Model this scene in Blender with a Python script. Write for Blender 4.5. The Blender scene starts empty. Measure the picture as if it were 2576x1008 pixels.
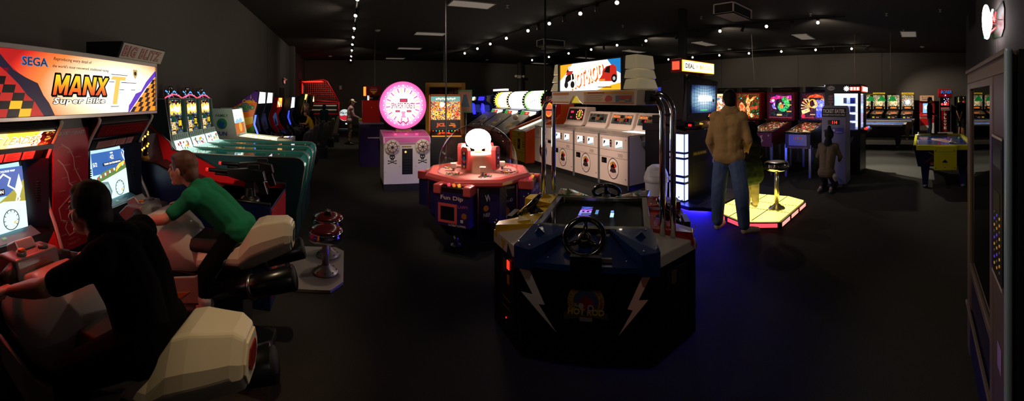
import bpy, bmesh, math, random
from math import sin, cos, pi, radians as R
from mathutils import Vector as V, Matrix, Euler
random.seed(7)
SC = bpy.context.scene
COL = SC.collection

# ------------------------------------------------------------------ materials
def lin(h):
    h = h.lstrip('#')
    o = []
    for i in (0, 2, 4):
        c = int(h[i:i + 2], 16) / 255
        o.append(c / 12.92 if c <= .04045 else ((c + .055) / 1.055) ** 2.4)
    return (*o, 1)
_mc = {}
def _new(key):
    m = bpy.data.materials.new(key); m.use_nodes = True
    return m, m.node_tree.nodes, m.node_tree.links, m.node_tree.nodes['Principled BSDF']
def P(h, rough=.5, metal=0., coat=0., bump=0., bscale=200, spec=.5):
    k = ('P', h, rough, metal, coat, bump, bscale, spec)
    if k in _mc: return _mc[k]
    m, n, l, b = _new('paint_' + h)
    b.inputs['Base Color'].default_value = lin(h)
    b.inputs['Roughness'].default_value = rough
    b.inputs['Metallic'].default_value = metal
    b.inputs['Coat Weight'].default_value = coat
    b.inputs['Specular IOR Level'].default_value = spec
    if bump:
        tc = n.new('ShaderNodeTexCoord'); t = n.new('ShaderNodeTexNoise'); t.inputs['Scale'].default_value = bscale
        t.inputs['Detail'].default_value = 3 if bscale > 50 else .6
        bp = n.new('ShaderNodeBump'); bp.inputs['Strength'].default_value = bump; bp.inputs['Distance'].default_value = .01 if bscale > 50 else .03
        l.new(tc.outputs['Object'], t.inputs['Vector']); l.new(t.outputs['Fac'], bp.inputs['Height']); l.new(bp.outputs['Normal'], b.inputs['Normal'])
    _mc[k] = m
    return m
def E(h, s=1.):
    k = ('E', h, s)
    if k in _mc: return _mc[k]
    m, n, l, b = _new('lit_' + h)
    b.inputs['Base Color'].default_value = (.02, .02, .02, 1)
    b.inputs['Roughness'].default_value = .35
    b.inputs['Emission Color'].default_value = lin(h)
    b.inputs['Emission Strength'].default_value = s
    _mc[k] = m
    return m
def _ramp(n, cols, interp='CONSTANT'):
    r = n.new('ShaderNodeValToRGB'); cr = r.color_ramp; cr.interpolation = interp
    k = len(cols)
    while len(cr.elements) < k: cr.elements.new(.5)
    for i, c in enumerate(cols):
        p, h = c if isinstance(c, tuple) else ((i / k if interp == 'CONSTANT' else i / max(1, k - 1)), c)
        cr.elements[i].position = p
    for i, c in enumerate(cols):
        p, h = c if isinstance(c, tuple) else (0, c)
        cr.elements[i].color = lin(h)
    return r
def ART(cols, scale=20., s=1., lit=True, warp=.5, rough=.3):
    """busy printed artwork: warped cells of flat colours, backlit when lit"""
    k = ('A', tuple(cols), scale, s, lit, warp)
    if k in _mc: return _mc[k]
    m, n, l, b = _new('artwork')
    tc = n.new('ShaderNodeTexCoord'); no = n.new('ShaderNodeTexNoise'); no.inputs['Scale'].default_value = scale * .6; no.inputs['Detail'].default_value = 4
    mx = n.new('ShaderNodeVectorMath'); mx.operation = 'SCALE'; mx.inputs['Scale'].default_value = warp / scale * 6
    ad = n.new('ShaderNodeVectorMath'); ad.operation = 'ADD'
    vo = n.new('ShaderNodeTexVoronoi'); vo.inputs['Scale'].default_value = scale
    sp = n.new('ShaderNodeSeparateColor'); r = _ramp(n, cols)
    l.new(tc.outputs['Object'], no.inputs['Vector']); l.new(no.outputs['Color'], mx.inputs[0]); l.new(mx.outputs[0], ad.inputs[0])
    l.new(tc.outputs['Object'], ad.inputs[1]); l.new(ad.outputs[0], vo.inputs['Vector']); l.new(vo.outputs['Color'], sp.inputs[0])
    l.new(sp.outputs[0], r.inputs[0])
    b.inputs['Roughness'].default_value = rough
    if lit:
        b.inputs['Base Color'].default_value = (.02, .02, .02, 1)
        l.new(r.outputs[0], b.inputs['Emission Color']); b.inputs['Emission Strength'].default_value = s
    else:
        l.new(r.outputs[0], b.inputs['Base Color'])
    _mc[k] = m
    return m
def GRAD(stops, c, rad, s=1., lit=True):
    """burst of colour round the point c: print, and backlight glare put into the colour"""
    k = ('G', tuple(stops), c, rad, s, lit)
    if k in _mc: return _mc[k]
    m, n, l, b = _new('burst_art_glow')
    tc = n.new('ShaderNodeTexCoord'); su = n.new('ShaderNodeVectorMath'); su.operation = 'SUBTRACT'; su.inputs[1].default_value = c
    di = n.new('ShaderNodeVectorMath'); di.operation = 'DIVIDE'; di.inputs[1].default_value = rad
    le = n.new('ShaderNodeVectorMath'); le.operation = 'LENGTH'; r = _ramp(n, stops, 'LINEAR')
    l.new(tc.outputs['Object'], su.inputs[0]); l.new(su.outputs[0], di.inputs[0]); l.new(di.outputs[0], le.inputs[0]); l.new(le.outputs['Value'], r.inputs[0])
    b.inputs['Roughness'].default_value = .25
    if lit:
        b.inputs['Base Color'].default_value = (.02, .02, .02, 1)
        l.new(r.outputs[0], b.inputs['Emission Color']); b.inputs['Emission Strength'].default_value = s
    else: l.new(r.outputs[0], b.inputs['Base Color'])
    _mc[k] = m
    return m
def PANE(tint='ffffff', ior=1.5, rough=0., clear=1.):
    """clear sheet: transparent with a Fresnel reflection"""
    k = ('pane', tint, ior, rough, clear)
    if k in _mc: return _mc[k]
    m, n, l, b = _new('clear_pane'); n.remove(b)
    t = n.new('ShaderNodeBsdfTransparent'); c = lin(tint); t.inputs['Color'].default_value = tuple(x * clear for x in c[:3]) + (1,)
    g = n.new('ShaderNodeBsdfGlossy'); g.inputs['Roughness'].default_value = rough
    f = n.new('ShaderNodeFresnel'); ge = n.new('ShaderNodeNewGeometry'); mr = n.new('ShaderNodeMapRange')   # same reflection from both faces of a thin sheet
    mr.inputs['To Min'].default_value = ior; mr.inputs['To Max'].default_value = 1 / ior; l.new(ge.outputs['Backfacing'], mr.inputs['Value']); l.new(mr.outputs[0], f.inputs['IOR'])
    mx = n.new('ShaderNodeMixShader'); l.new(f.outputs[0], mx.inputs[0]); l.new(t.outputs[0], mx.inputs[1]); l.new(g.outputs[0], mx.inputs[2])
    l.new(mx.outputs[0], n['Material Output'].inputs['Surface'])
    _mc[k] = m
    return m
BLACK = P('0b0b0c', .35); BLACKM = P('0a0a0a', .7); CHROME = P('d8d8d8', .08, 1.); STEEL = P('9a9a98', .3, 1.); ALU = P('b8b4ac', .35, 1.)
WHITEP = P('d9d4cc', .4); DKGREY = P('1c1c1e', .5); RUBBER = P('060606', .55)

# ------------------------------------------------------------------ mesh builder
def unit(v): return V(v).normalized()
class MB:
    def __init__(s): s.v = []; s.f = []; s.fm = []; s.sm = []; s.mats = []
    def mi(s, m):
        if m not in s.mats: s.mats.append(m)
        return s.mats.index(m)
    def add(s, vs, fs, m, smooth=False):
        b = len(s.v); i = s.mi(m)
        s.v += [tuple(v) for v in vs]
        for f in fs: s.f.append(tuple(b + k for k in f)); s.fm.append(i); s.sm.append(smooth)
        return s
    def box(s, a, b, m):
        x0, y0, z0 = (min(a[i], b[i]) for i in range(3)); x1, y1, z1 = (max(a[i], b[i]) for i in range(3))
        return s.add([(x0, y0, z0), (x1, y0, z0), (x1, y1, z0), (x0, y1, z0), (x0, y0, z1), (x1, y0, z1), (x1, y1, z1), (x0, y1, z1)],
                     [(3, 2, 1, 0), (4, 5, 6, 7), (0, 1, 5, 4), (1, 2, 6, 5), (2, 3, 7, 6), (3, 0, 4, 7)], m)
    def prism(s, prof, ax, lo, hi, m, smooth=False):
        n = len(prof)
        def mk(p, t): return {'x': (t, p[0], p[1]), 'y': (p[0], t, p[1]), 'z': (p[0], p[1], t)}[ax]
        vs = [mk(p, lo) for p in prof] + [mk(p, hi) for p in prof]
        fs = [(i, (i + 1) % n, n + (i + 1) % n, n + i) for i in range(n)] + [tuple(range(n))[::-1], tuple(range(n, 2 * n))]
        return s.add(vs, fs, m, smooth)
    def loft(s, rings, m, smooth=True, caps=True, closed=True):
        n = len(rings[0]); vs = [p for r in rings for p in r]; fs = []
        for j in range(len(rings) - 1):
            for i in range(n if closed else n - 1):
                k = (i + 1) % n
                fs.append((j * n + i, j * n + k, (j + 1) * n + k, (j + 1) * n + i))
        if caps and closed: fs += [tuple(range(n))[::-1], tuple(range((len(rings) - 1) * n, len(rings) * n))]
        return s.add(vs, fs, m, smooth)
    def cyl(s, p0, p1, r0, m, r1=None, n=16, smooth=True, caps=True):
        p0, p1 = V(p0), V(p1); r1 = r0 if r1 is None else r1
        d = (p1 - p0).normalized(); a = d.orthogonal().normalized(); b = d.cross(a)
        rg = lambda p, r: [p + (a * cos(t) + b * sin(t)) * r for t in (2 * pi * i / n for i in range(n))]
        return s.loft([rg(p0, r0), rg(p1, r1)], m, smooth, caps)
    def tube(s, pts, r, m, n=10, caps=True, closed=False):
        pts = [V(p) for p in pts]; rings = []; a = None; k = len(pts)
        for i, p in enumerate(pts):
            if closed: d = (pts[(i + 1) % k] - pts[i - 1]).normalized()
            else: d = ((pts[min(i + 1, k - 1)] - p).normalized() + (p - pts[max(i - 1, 0)]).normalized()).normalized()
            if a is None: a = d.orthogonal().normalized()
            a = (a - d * a.dot(d)).normalized(); b = d.cross(a)
            rr = r[i] if isinstance(r, (list, tuple)) else r
            rings.append([p + (a * cos(t) + b * sin(t)) * rr for t in (2 * pi * j / n for j in range(n))])
        if closed: rings.append(rings[0]); caps = False
        return s.loft(rings, m, True, caps)
    def lathe(s, prof, c, m, n=28, axis=(0, 0, 1), smooth=True):
        c = V(c); d = unit(axis); a = d.orthogonal().normalized(); b = d.cross(a)
        return s.loft([[c + d * h + (a * cos(t) + b * sin(t)) * max(r, 1e-4) for t in (2 * pi * i / n for i in range(n))] for r, h in prof], m, smooth, True)
    def ell(s, c, r, m, n=16, rot=None):
        c = V(c); r = (r, r, r) if not isinstance(r, (tuple, list)) else r; rings = []; k = max(6, n // 2)
        for j in range(k + 1):
            ph = -pi / 2 + pi * j / k; ring = []
            for i in range(n):
                t = 2 * pi * i / n; p = V((r[0] * cos(t) * max(cos(ph), 1e-3), r[1] * sin(t) * max(cos(ph), 1e-3), r[2] * sin(ph)))
                ring.append(c + (rot @ p if rot else p))
            rings.append(ring)
        return s.loft(rings, m, True, True)
    def hull(s, pts, m):
        bm = bmesh.new(); [bm.verts.new(p) for p in pts]
        r = bmesh.ops.convex_hull(bm, input=bm.verts); bmesh.ops.delete(bm, geom=list({g for g in r['geom_interior'] + r['geom_unused'] if isinstance(g, bmesh.types.BMVert)}), context='VERTS')
        bmesh.ops.dissolve_limit(bm, angle_limit=.02, verts=bm.verts, edges=bm.edges)
        bm.verts.index_update(); vs = [v.co.copy() for v in bm.verts]; fs = [tuple(v.index for v in f.verts) for f in bm.faces]; bm.free()
        return s.add(vs, fs, m)
    def panel(s, o, xd, yd, w, h, m, t=.004):
        o = V(o); x = unit(xd) * w / 2; y = unit(yd) * h / 2; z = unit(x.cross(y)) * t
        q = [o - x - y, o + x - y, o + x + y, o - x + y]
        return s.add(q + [p + z for p in q], [(3, 2, 1, 0), (4, 5, 6, 7), (0, 1, 5, 4), (1, 2, 6, 5), (2, 3, 7, 6), (3, 0, 4, 7)], m)
    def build(s, name, parent=None, bevel=0., seg=2, loc=None, rot=0., sub=0):
        me = bpy.data.meshes.new(name)
        me.from_pydata(s.v, [], s.f)
        for m in s.mats: me.materials.append(m)
        me.polygons.foreach_set('material_index', s.fm); me.polygons.foreach_set('use_smooth', s.sm)
        bm = bmesh.new(); bm.from_mesh(me); bmesh.ops.recalc_face_normals(bm, faces=bm.faces); bm.to_mesh(me); bm.free()
        o = bpy.data.objects.new(name, me); COL.objects.link(o)
        if parent: o.parent = parent
        if loc is not None: o.location = loc
        if rot: o.rotation_euler = (0, 0, rot)
        if bevel:
            md = o.modifiers.new('edge', 'BEVEL'); md.width = bevel; md.segments = seg; md.limit_method = 'ANGLE'; md.angle_limit = R(35)
        if sub:
            md = o.modifiers.new('round', 'SUBSURF'); md.levels = md.render_levels = sub
        return o

# text outlines become mesh; kept per string so that each is made once
_tc = {}
def text_geo(body, bold=0., shear=0., spacing=1.):
    k = (body, bold, shear, spacing)
    if k in _tc: return _tc[k]
    cu = bpy.data.curves.new('lettering', 'FONT'); cu.body = body; cu.size = 1; cu.extrude = .001; cu.offset = bold; cu.shear = shear
    cu.align_x = 'CENTER'; cu.align_y = 'CENTER'; cu.space_character = spacing; cu.resolution_u = 2
    ob = bpy.data.objects.new('lettering', cu); COL.objects.link(ob); bpy.context.view_layer.update()
    me = bpy.data.meshes.new_from_object(ob.evaluated_get(bpy.context.evaluated_depsgraph_get()))
    vs = [v.co.copy() for v in me.vertices]; fs = [tuple(p.vertices) for p in me.polygons]
    bpy.data.objects.remove(ob); bpy.data.curves.remove(cu); bpy.data.meshes.remove(me)
    xs = [v.x for v in vs] or [0]; ys = [v.y for v in vs] or [0]
    mx, my = (min(xs) + max(xs)) / 2, (min(ys) + max(ys)) / 2
    vs = [V((v.x - mx, v.y - my, 0 if v.z <= 0 else 1)) for v in vs]
    _tc[k] = (vs, fs, max(xs) - min(xs), max(ys) - min(ys))
    return _tc[k]
GL = {'M': [[(0, 0), (0, 1), (.27, 1), (.5, .46), (.73, 1), (1, 1), (1, 0), (.77, 0), (.77, .56), (.57, .08), (.43, .08), (.23, .56), (.23, 0)]], 'A': [[(0, 0), (.34, 1), (.66, 1), (1, 0), (.75, 0), (.5, .74), (.25, 0)], [(.3, .16), (.7, .16), (.64, .36), (.36, .36)]],
      'N': [[(0, 0), (0, 1), (.27, 1), (.74, .38), (.74, 1), (1, 1), (1, 0), (.73, 0), (.26, .62), (.26, 0)]], 'X': [[(0, 0), (.34, .5), (.02, 1), (.32, 1), (.5, .7), (.68, 1), (.98, 1), (.66, .5), (1, 0), (.7, 0), (.5, .3), (.3, 0)]]}
class Draw:
    """flat artwork on a face: u along xd, v along yd from o; layers stand off by lay each"""
    def __init__(s, m, o, xd, yd, lay=.0012):
        s.m = m; s.o = V(o); s.x = unit(xd); s.y = unit(yd); s.z = unit(s.x.cross(s.y)); s.lay = lay
    def p(s, u, v, l): return s.o + s.x * u + s.y * v + s.z * (l * s.lay)
    def poly(s, pts, mat, l=1):
        n = len(pts); q = [s.p(u, v, l - 1) for u, v in pts] + [s.p(u, v, l) for u, v in pts]
        s.m.add(q, [tuple(range(n))[::-1], tuple(range(n, 2 * n))] + [(i, (i + 1) % n, n + (i + 1) % n, n + i) for i in range(n)], mat); return s
    def rect(s, u0, v0, u1, v1, mat, l=1): return s.poly([(u0, v0), (u1, v0), (u1, v1), (u0, v1)], mat, l)
    def disc(s, u, v, r, mat, l=1, n=24, ry=None):
        ry = r if ry is None else ry
        return s.poly([(u + r * cos(2 * pi * i / n), v + ry * sin(2 * pi * i / n)) for i in range(n)], mat, l)
    def ring(s, u, v, r, w, mat, l=1, n=28, ry=None):
        ry = r if ry is None else ry; f = (r - w) / r
        for i in range(n):
            a, b = 2 * pi * i / n, 2 * pi * (i + 1) / n
            s.poly([(u + r * cos(a), v + ry * sin(a)), (u + r * cos(b), v + ry * sin(b)), (u + r * f * cos(b), v + ry * f * sin(b)), (u + r * f * cos(a), v + ry * f * sin(a))], mat, l)
        return s
    def line(s, pts, w, mat, l=1):
        for (a, b), (c, d) in zip(pts, pts[1:]):
            L = math.hypot(c - a, d - b)
            if L < 1e-6: continue
            nx, ny = -(d - b) / L * w / 2, (c - a) / L * w / 2; ex, ey = (c - a) / L * w * .3, (d - b) / L * w * .3
            s.poly([(a + nx - ex, b + ny - ey), (a - nx - ex, b - ny - ey), (c - nx + ex, d - ny + ey), (c + nx + ex, d + ny + ey)], mat, l)
        return s
    def glyphs(s, body, u, v, w, h, mat, l=2, gap=.12, shear=.22, grow=0., rim=None):
        """heavy block letters, optionally on a dark rim"""
        n = len(body); cw = w / (n + gap * (n - 1)); x = u - w / 2
        for ch in body:
            for q in GL[ch]:
                pts = [(x + a * cw + (v - h / 2 + b * h - v) * shear, v - h / 2 + b * h) for a, b in q]
                s.poly(pts, mat, l)
                if rim: s.line(pts + pts[:2], rim[0], rim[1], l - 1)
            x += cw * (1 + gap)
        return s
    def text(s, body, u, v, h, mat, l=2, w=None, bold=0., shear=0., rot=0., spacing=1., rim=None):
        """h: cap height; w: fitted width"""
        vs, fs, tw, th = text_geo(body, bold, shear, spacing); k = h / max(th, 1e-6); kx = k if w is None else w / max(tw, 1e-6)
        c, d = cos(rot), sin(rot)
        for vv, ff, ll, mt in ([(*text_geo(body, bold + rim[0], shear, spacing)[:2], l - 1, rim[1])] if rim else []) + [(vs, fs, l, mat)]:
            q = [s.p(u + p.x * kx * c - p.y * k * d, v + p.x * kx * d + p.y * k * c, ll - 1 + p.z) for p in vv]
            s.m.add(q, ff, mt)
        return s
FRONT = ((1, 0, 0), (0, 0, 1))           # a face that looks along local -y

def thing(name, label, cat, x=0, y=0, z=0, rot=0., group=None):
    o = bpy.data.objects.new(name, None); COL.objects.link(o); o.location = (x, y, z); o.rotation_euler = (0, 0, rot)
    o.empty_display_size = .1
    o['label'] = label; o['category'] = cat
    if group: o['group'] = group
    return o
def tag(o, label, cat, group=None):
    o['label'] = label; o['category'] = cat
    if group: o['group'] = group
    return o
def struct(o): o['kind'] = 'structure'; return o
def kids(o): return [c for c in COL.objects if c.parent == o]
def dup(root, x, y, rot=None, label=None, z=None):
    r = root.copy(); COL.objects.link(r); r.location = (x, y, root.location.z if z is None else z)
    if rot is not None: r.rotation_euler = (0, 0, rot)
    if label: r['label'] = label
    def rec(a, b):
        for ch in list(a.children):
            c = ch.copy(); COL.objects.link(c); c.parent = b; rec(ch, c)
    bpy.context.view_layer.update()
    rec(root, r)
    return r
FX, FNX, FNY, FPY = R(90), R(-90), 0., R(180)     # rotations: a front that faces +X, -X, -Y, +Y

# rounded body from overlapping capsules and balls, fused into one skin
def blob(name, parent, caps, mat, vox=.012, smooth=6, extra=None):
    m = MB()
    for c in caps:
        if c[0] == 'c':
            p0, r0, p1, r1 = V(c[1]), c[2], V(c[3]), c[4]
            m.ell(p0, r0, mat, 12); m.ell(p1, r1, mat, 12)
            if (p1 - p0).length > 1e-4: m.cyl(p0, p1, r0, mat, r1, n=12)
        else: m.ell(c[1], c[2], mat, 16, c[3] if len(c) > 3 else None)
    o = m.build(name, parent)
    md = o.modifiers.new('fuse', 'REMESH'); md.mode = 'VOXEL'; md.voxel_size = vox; md.use_smooth_shade = True
    sm = o.modifiers.new('smooth', 'SMOOTH'); sm.iterations = smooth; sm.factor = .5
    bpy.context.view_layer.update()
    me = bpy.data.meshes.new_from_object(o.evaluated_get(bpy.context.evaluated_depsgraph_get()))
    old = o.data; o.modifiers.clear(); o.data = me; bpy.data.meshes.remove(old)
    for p in me.polygons: p.use_smooth = True
    if not me.materials: me.materials.append(mat)
    return o
# ------------------------------------------------------------------ room (camera at the origin, eye 1.68; +Y runs along the left wall, +X along the near right wall)
EYE, H = 1.68, 4.02
XL, XR, YF, YN = -2.55, 18.6, 22.2, -1.3
cam = bpy.data.cameras.new('camera'); co = bpy.data.objects.new('camera', cam); COL.objects.link(co); SC.camera = co
co.location = (0, 0, EYE); co.rotation_euler = (pi / 2, 0, -(1288 - 872) / 920)
cam.type = 'PANO'; cam.panorama_type = 'CENTRAL_CYLINDRICAL'
cam.central_cylindrical_range_u_min, cam.central_cylindrical_range_u_max = -1288 / 920, 1288 / 920
cam.central_cylindrical_range_v_min, cam.central_cylindrical_range_v_max = -(1008 - 248) / 920, 248 / 920
cam.central_cylindrical_radius = 1; cam.clip_start = .02; cam.clip_end = 200
SC.view_settings.view_transform = 'Standard'; SC.view_settings.look = 'None'; SC.view_settings.gamma = 1
SC.view_settings.exposure = 0.; SC.view_settings.use_curve_mapping = False
W = bpy.data.worlds.new('room_dark'); SC.world = W; W.use_nodes = True
W.node_tree.nodes['Background'].inputs[0].default_value = (.5, .5, .5, 1); W.node_tree.nodes['Background'].inputs[1].default_value = 0.
SC.cycles.use_denoising = True; SC.cycles.max_bounces = 6; SC.cycles.diffuse_bounces = 2; SC.cycles.glossy_bounces = 3; SC.cycles.adaptive_threshold = .02
SC.cycles.transparent_max_bounces = 10; SC.cycles.sample_clamp_indirect = 4; SC.cycles.caustics_reflective = False; SC.cycles.caustics_refractive = False

WALLM = P('4b4742', .85, bump=.25, bscale=60); CEILM = P('2b2622', .9, bump=.4, bscale=30)
def carpet():
    m, n, l, b = _new('carpet'); tc = n.new('ShaderNodeTexCoord'); t = n.new('ShaderNodeTexNoise'); t.inputs['Scale'].default_value = 260; t.inputs['Detail'].default_value = 2
    r = _ramp(n, [(.3, '1b1a18'), (.62, '38352f')], 'LINEAR'); bp = n.new('ShaderNodeBump'); bp.inputs['Strength'].default_value = .5; bp.inputs['Distance'].default_value = .01
    l.new(tc.outputs['Object'], t.inputs['Vector']); l.new(t.outputs['Fac'], r.inputs[0]); l.new(r.outputs[0], b.inputs['Base Color']); l.new(t.outputs['Fac'], bp.inputs['Height']); l.new(bp.outputs[0], b.inputs['Normal'])
    b.inputs['Roughness'].default_value = .95; b.inputs['Specular IOR Level'].default_value = .15
    return m
YB = -4.5
m = MB(); m.prism([(XL, YN), (10.5, YN), (10.5, YB), (XR, YB), (XR, YF), (XL, YF)], 'z', -.1, 0, carpet()); struct(m.build('floor'))
m = MB(); m.prism([(XL, YN), (10.5, YN), (10.5, YB), (XR, YB), (XR, YF), (XL, YF)], 'z', H, H + .1, CEILM)
struct(m.build('ceiling'))
m = MB(); m.box((XL - .15, YN - .15, 0), (XL, YF + .15, H), WALLM)
D = Draw(m, (XL, 0, 0), (0, 1, 0), (0, 0, 1), .004)
for y in (11.6, 15.4, 18.0): D.rect(y - .012, 0, y + .012, H, P('1d1b19', .8), 1)
struct(m.build('wall_left'))
m = MB(); m.box((XL, YF, 0), (XR + .15, YF + .15, H), WALLM); struct(m.build('wall_far'))
m = MB(); m.box((XR, YB, 0), (XR + .15, YF, H), WALLM)
D = Draw(m, (XR, 0, 0), (0, -1, 0), (0, 0, 1), .004)
for y in (11.3, 6.5, 2.0): D.rect(-y - .012, 0, -y + .012, H, P('1d1b19', .8), 1)
struct(m.build('wall_right'))
m = MB(); m.box((XL - .15, YN - .15, 0), (10.5, YN, H), WALLM); m.box((10.35, YB, 0), (10.5, YN - .15, H), WALLM); m.box((10.35, YB - .15, 0), (XR + .15, YB, H), WALLM)
struct(m.build('wall_near'))
for i, (a, b) in enumerate((((XL, YN, 0), (XL + .015, YF, .1)), ((XL, YF - .015, 0), (XR, YF, .1)), ((XR - .015, YB, 0), (XR, YF, .1)))):
    m = MB(); m.box(a, b, P('0c0c0c', .5)); struct(m.build('baseboard_' + ('left', 'far', 'right')[i]))
# pilaster and round columns
m = MB(); m.box((XL, 16.1, 0), (XL + .22, 16.5, H), P('56534e', .8)); struct(m.build('trim_1'))
for i, (x, y, r) in enumerate(((7.6, 5.83, .1), (10.9, 21.3, .15))):
    m = MB(); m.cyl((x, y, 0), (x, y, H), r, P('3d3f38', .6), n=24); m.cyl((x + r * .9, y - r * .9, 0), (x + r * .9, y - r * .9, H), .018, P('3a3a34', .6), n=8)
    struct(m.build('column'))
# power poles and drop cords
for x, y, z0, r, lab in ((1.1, 14.3, 0, .022, 'slim grey power pole behind the red game with the orange lamp'),
                         (3.95, 14.5, 0, .03, 'slim grey power pole rising behind the yellow prize frame'),
                         (10.9, 14.2, 0, .03, 'slim pole rising behind the racing table marquee')):
    m = MB(); m.cyl((x, y, z0), (x, y, H), r, P('8c8a7c', .5), n=10); m.cyl((x, y, 0), (x, y, .03), r * 3, P('8c8a7c', .5), n=12); tag(m.build('power_pole'), lab, 'pole')
m = MB(); m.tube([(1.38, 4.96, H), (1.385, 4.97, 2.), (1.38, 4.96, .9), (1.39, 4.9, .3), (1.45, 4.8, .012), (1.5, 4.7, .012)], .011, P('0c0b0a', .6), 8)
tag(m.build('drop_cord'), 'black power cord dropping from ceiling to the candy dome machine', 'cord')
m = MB(); m.tube([(1.915, 3.17, H), (1.915, 3.175, 2.), (1.91, 3.17, .8), (1.93, 3.15, .1), (1.95, 3.2, .012), (2.0, 3.25, .012)], .010, P('1c1b18', .5), 8)
tag(m.build('drop_cord'), 'black power cord dropping from ceiling beside the racing table', 'cord')
m = MB(); m.tube([(11.9, 5.95, H), (11.95, 5.93, 3.2), (12.05, 5.9, 2.4), (12.1, 5.88, .9)], .012, P('6a675c', .5), 6); tag(m.build('drop_cord'), 'thin cord hanging from ceiling above the row of pinball machines', 'cord')

# ceiling light panels (unlit white diffusers, room light put in as a faint glow)
def glow_added_diffuser():
    m, n, l, b = _new('diffuser'); b.inputs['Base Color'].default_value = lin('e4ddd2'); b.inputs['Roughness'].default_value = .5
    b.inputs['Emission Color'].default_value = lin('d8c8b4'); b.inputs['Emission Strength'].default_value = .14
    return m
DIFF = glow_added_diffuser()
pan = [(3.02, 8.52, 'nearest of the white ceiling panels above the prize wheel aisle'), (2.97, 12.8, 'second white ceiling panel above the prize wheel aisle'), (2.9, 16.7, 'third white ceiling panel above the prize wheel aisle'), (2.8, 21., 'farthest white ceiling panel, above the far end of the aisle'),
       (12.9, 8.68, 'pinkish white ceiling panel right of the deal game lit sign'), (12.8, 12.75, 'dim ceiling panel between racing table marquee and deal sign'), (12.7, 16.6, 'dim ceiling panel just above the racing table marquee'), (12.2, 20.9, 'farthest dim ceiling panel, low above the curved white bowling screens'),
       (13.1, 4.35, 'pale grey ceiling panel between two bright spotlights above the pinball row'), (13.2, .45, 'pale grey ceiling panel above the pool tables near the far corner')]
for x, y, lab in pan:
    t = thing('ceiling_panel', lab, 'ceiling light', x, y, H, 0, 'unlit ceiling panels')
    m = MB(); m.box((-.53, -.26, -.02), (.53, .26, 0), DIFF); m.build('diffuser', t)
    m = MB(); f = P('8f8a80', .5)
    for a, b in (((-.56, -.29), (.56, -.26)), ((-.56, .26), (.56, .29)), ((-.56, -.26), (-.53, .26)), ((.53, -.26), (.56, .26))): m.box((*a, -.025), (*b, 0), f)
    m.build('frame', t)
    if x < 5:
        l = bpy.data.lights.new('panel_glow', 'AREA'); l.shape = 'RECTANGLE'; l.size = 1.; l.size_y = .5; l.energy = 0.0; bpy.data.lights.remove(l)
# hanging air diffusers
for x, y, lab in ((8.15, 4.6, 'grey box air diffuser hanging from ceiling over the deal game'), (7.8, 12.5, 'grey box air diffuser hanging from ceiling beyond the racing table')):
    t = thing('air_diffuser', lab, 'air vent', x, y, H, 0)
    m = MB(); f = P('e0d8ca', .45); g = P('24211e', .8)
    m.box((-.47, -.26, -.25), (.47, .26, 0), g); m.build('core', t)
    m = MB(); m.box((-.5, -.29, -.27), (.5, .29, -.25), P('a8a094', .6)); m.build('bottom_grille', t)
    m = MB()
    for z in (-.27, -.02): 
        for a, b in (((-.5, -.29), (.5, -.26)), ((-.5, .26), (.5, .29)), ((-.5, -.26), (-.47, .26)), ((.47, -.26), (.5, .26))): m.box((*a, z), (*b, z + .03), f)
    for sx in (-1, 1):
        for sy in (-1, 1): m.box((sx * .5, sy * .29, -.25), (sx * .47, sy * .26, 0), f)
    m.build('frame', t)
# smoke detectors and sprinklers
ctr = P('bdb7aa', .5)
for x, y, lab in ((1.05, 12.4, 'round white smoke detector on ceiling near the left spotlight rail'), (-.9, 20.0, 'white smoke detector high in the far left part of ceiling'), (8.2, 20.3, 'white smoke detector beyond the end of the middle spotlight rail'), (16.4, -.05, 'white smoke detector in front of the far right wall'), (8.7, 14.6, 'small white smoke detector right of the far air diffuser'), (14.9, 8.6, 'white smoke detector above the pinball row near the back wall')):
    m = MB(); m.lathe([(.0, 0), (.1, 0), (.1, -.02), (.07, -.05), (0, -.055)], (x, y, H), ctr, 20); tag(m.build('smoke_detector'), lab, 'smoke detector')
for x, y, lab in ((3.9, 8.3, 'sprinkler head right of the nearest white ceiling panel'), (8.0, 8.5, 'sprinkler head between the two middle spotlight rails'), (8.6, 5.9, 'sprinkler head over the round column'), (11.4, 10.9, 'sprinkler head beyond the round column'), (9.6, 3.0, 'sprinkler head left of the brightest spotlight'), (10.0, .95, 'sprinkler head near the right, above the air hockey table'), (12.4, .6, 'sprinkler head in front of the pale right ceiling panel'), (9.6, -.5, 'sprinkler head nearest the corner of the right wall')):
    m = MB(); m.cyl((x, y, H), (x, y, H - .06), .012, ctr, n=8); m.cyl((x, y, H - .06), (x, y, H - .066), .035, ctr, n=10); m.cyl((x, y, H), (x, y, H - .008), .04, ctr, n=12); tag(m.build('sprinkler'), lab, 'sprinkler')

# track lighting: four rails of spotlights
BULB = E('fff1dc', 30.)
tracks = [(.25, -1.0, 21., [(7.86, 1), (9.4, 1), (11.1, 1), (12.7, 1), (14.4, 1), (16.1, 1), (18.4, 1), (20.3, 1)], 'over the left aisle'),
          (5.55, 4.5, 17.2, [(6.09, 1), (6.8, 0), (7.47, 1), (8.2, 0), (8.97, 1), (9.6, 0), (10.26, 1), (11.89, 1), (13.4, 1), (14.85, 1), (16.59, 1)], 'over the white token games'),
          (10., 2.1, 19., [(2.9, 1), (3.7, 0), (4.5, 1), (5.3, 0), (6.13, 1), (7.0, 0), (7.9, 0), (9.36, 1), (10.97, 1), (11.8, 0), (12.66, 1), (14.4, 1), (16.2, 1), (18., 1)], 'behind the deal game'),
          (15.6, 2.2, 14., [(2.3, 0), (3., 1), (3.8, 0), (4.63, 1), (6.27, 1), (7.94, 1), (9.6, 1), (11.25, 1), (12.9, 1)], 'nearest the far right wall')]
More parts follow.
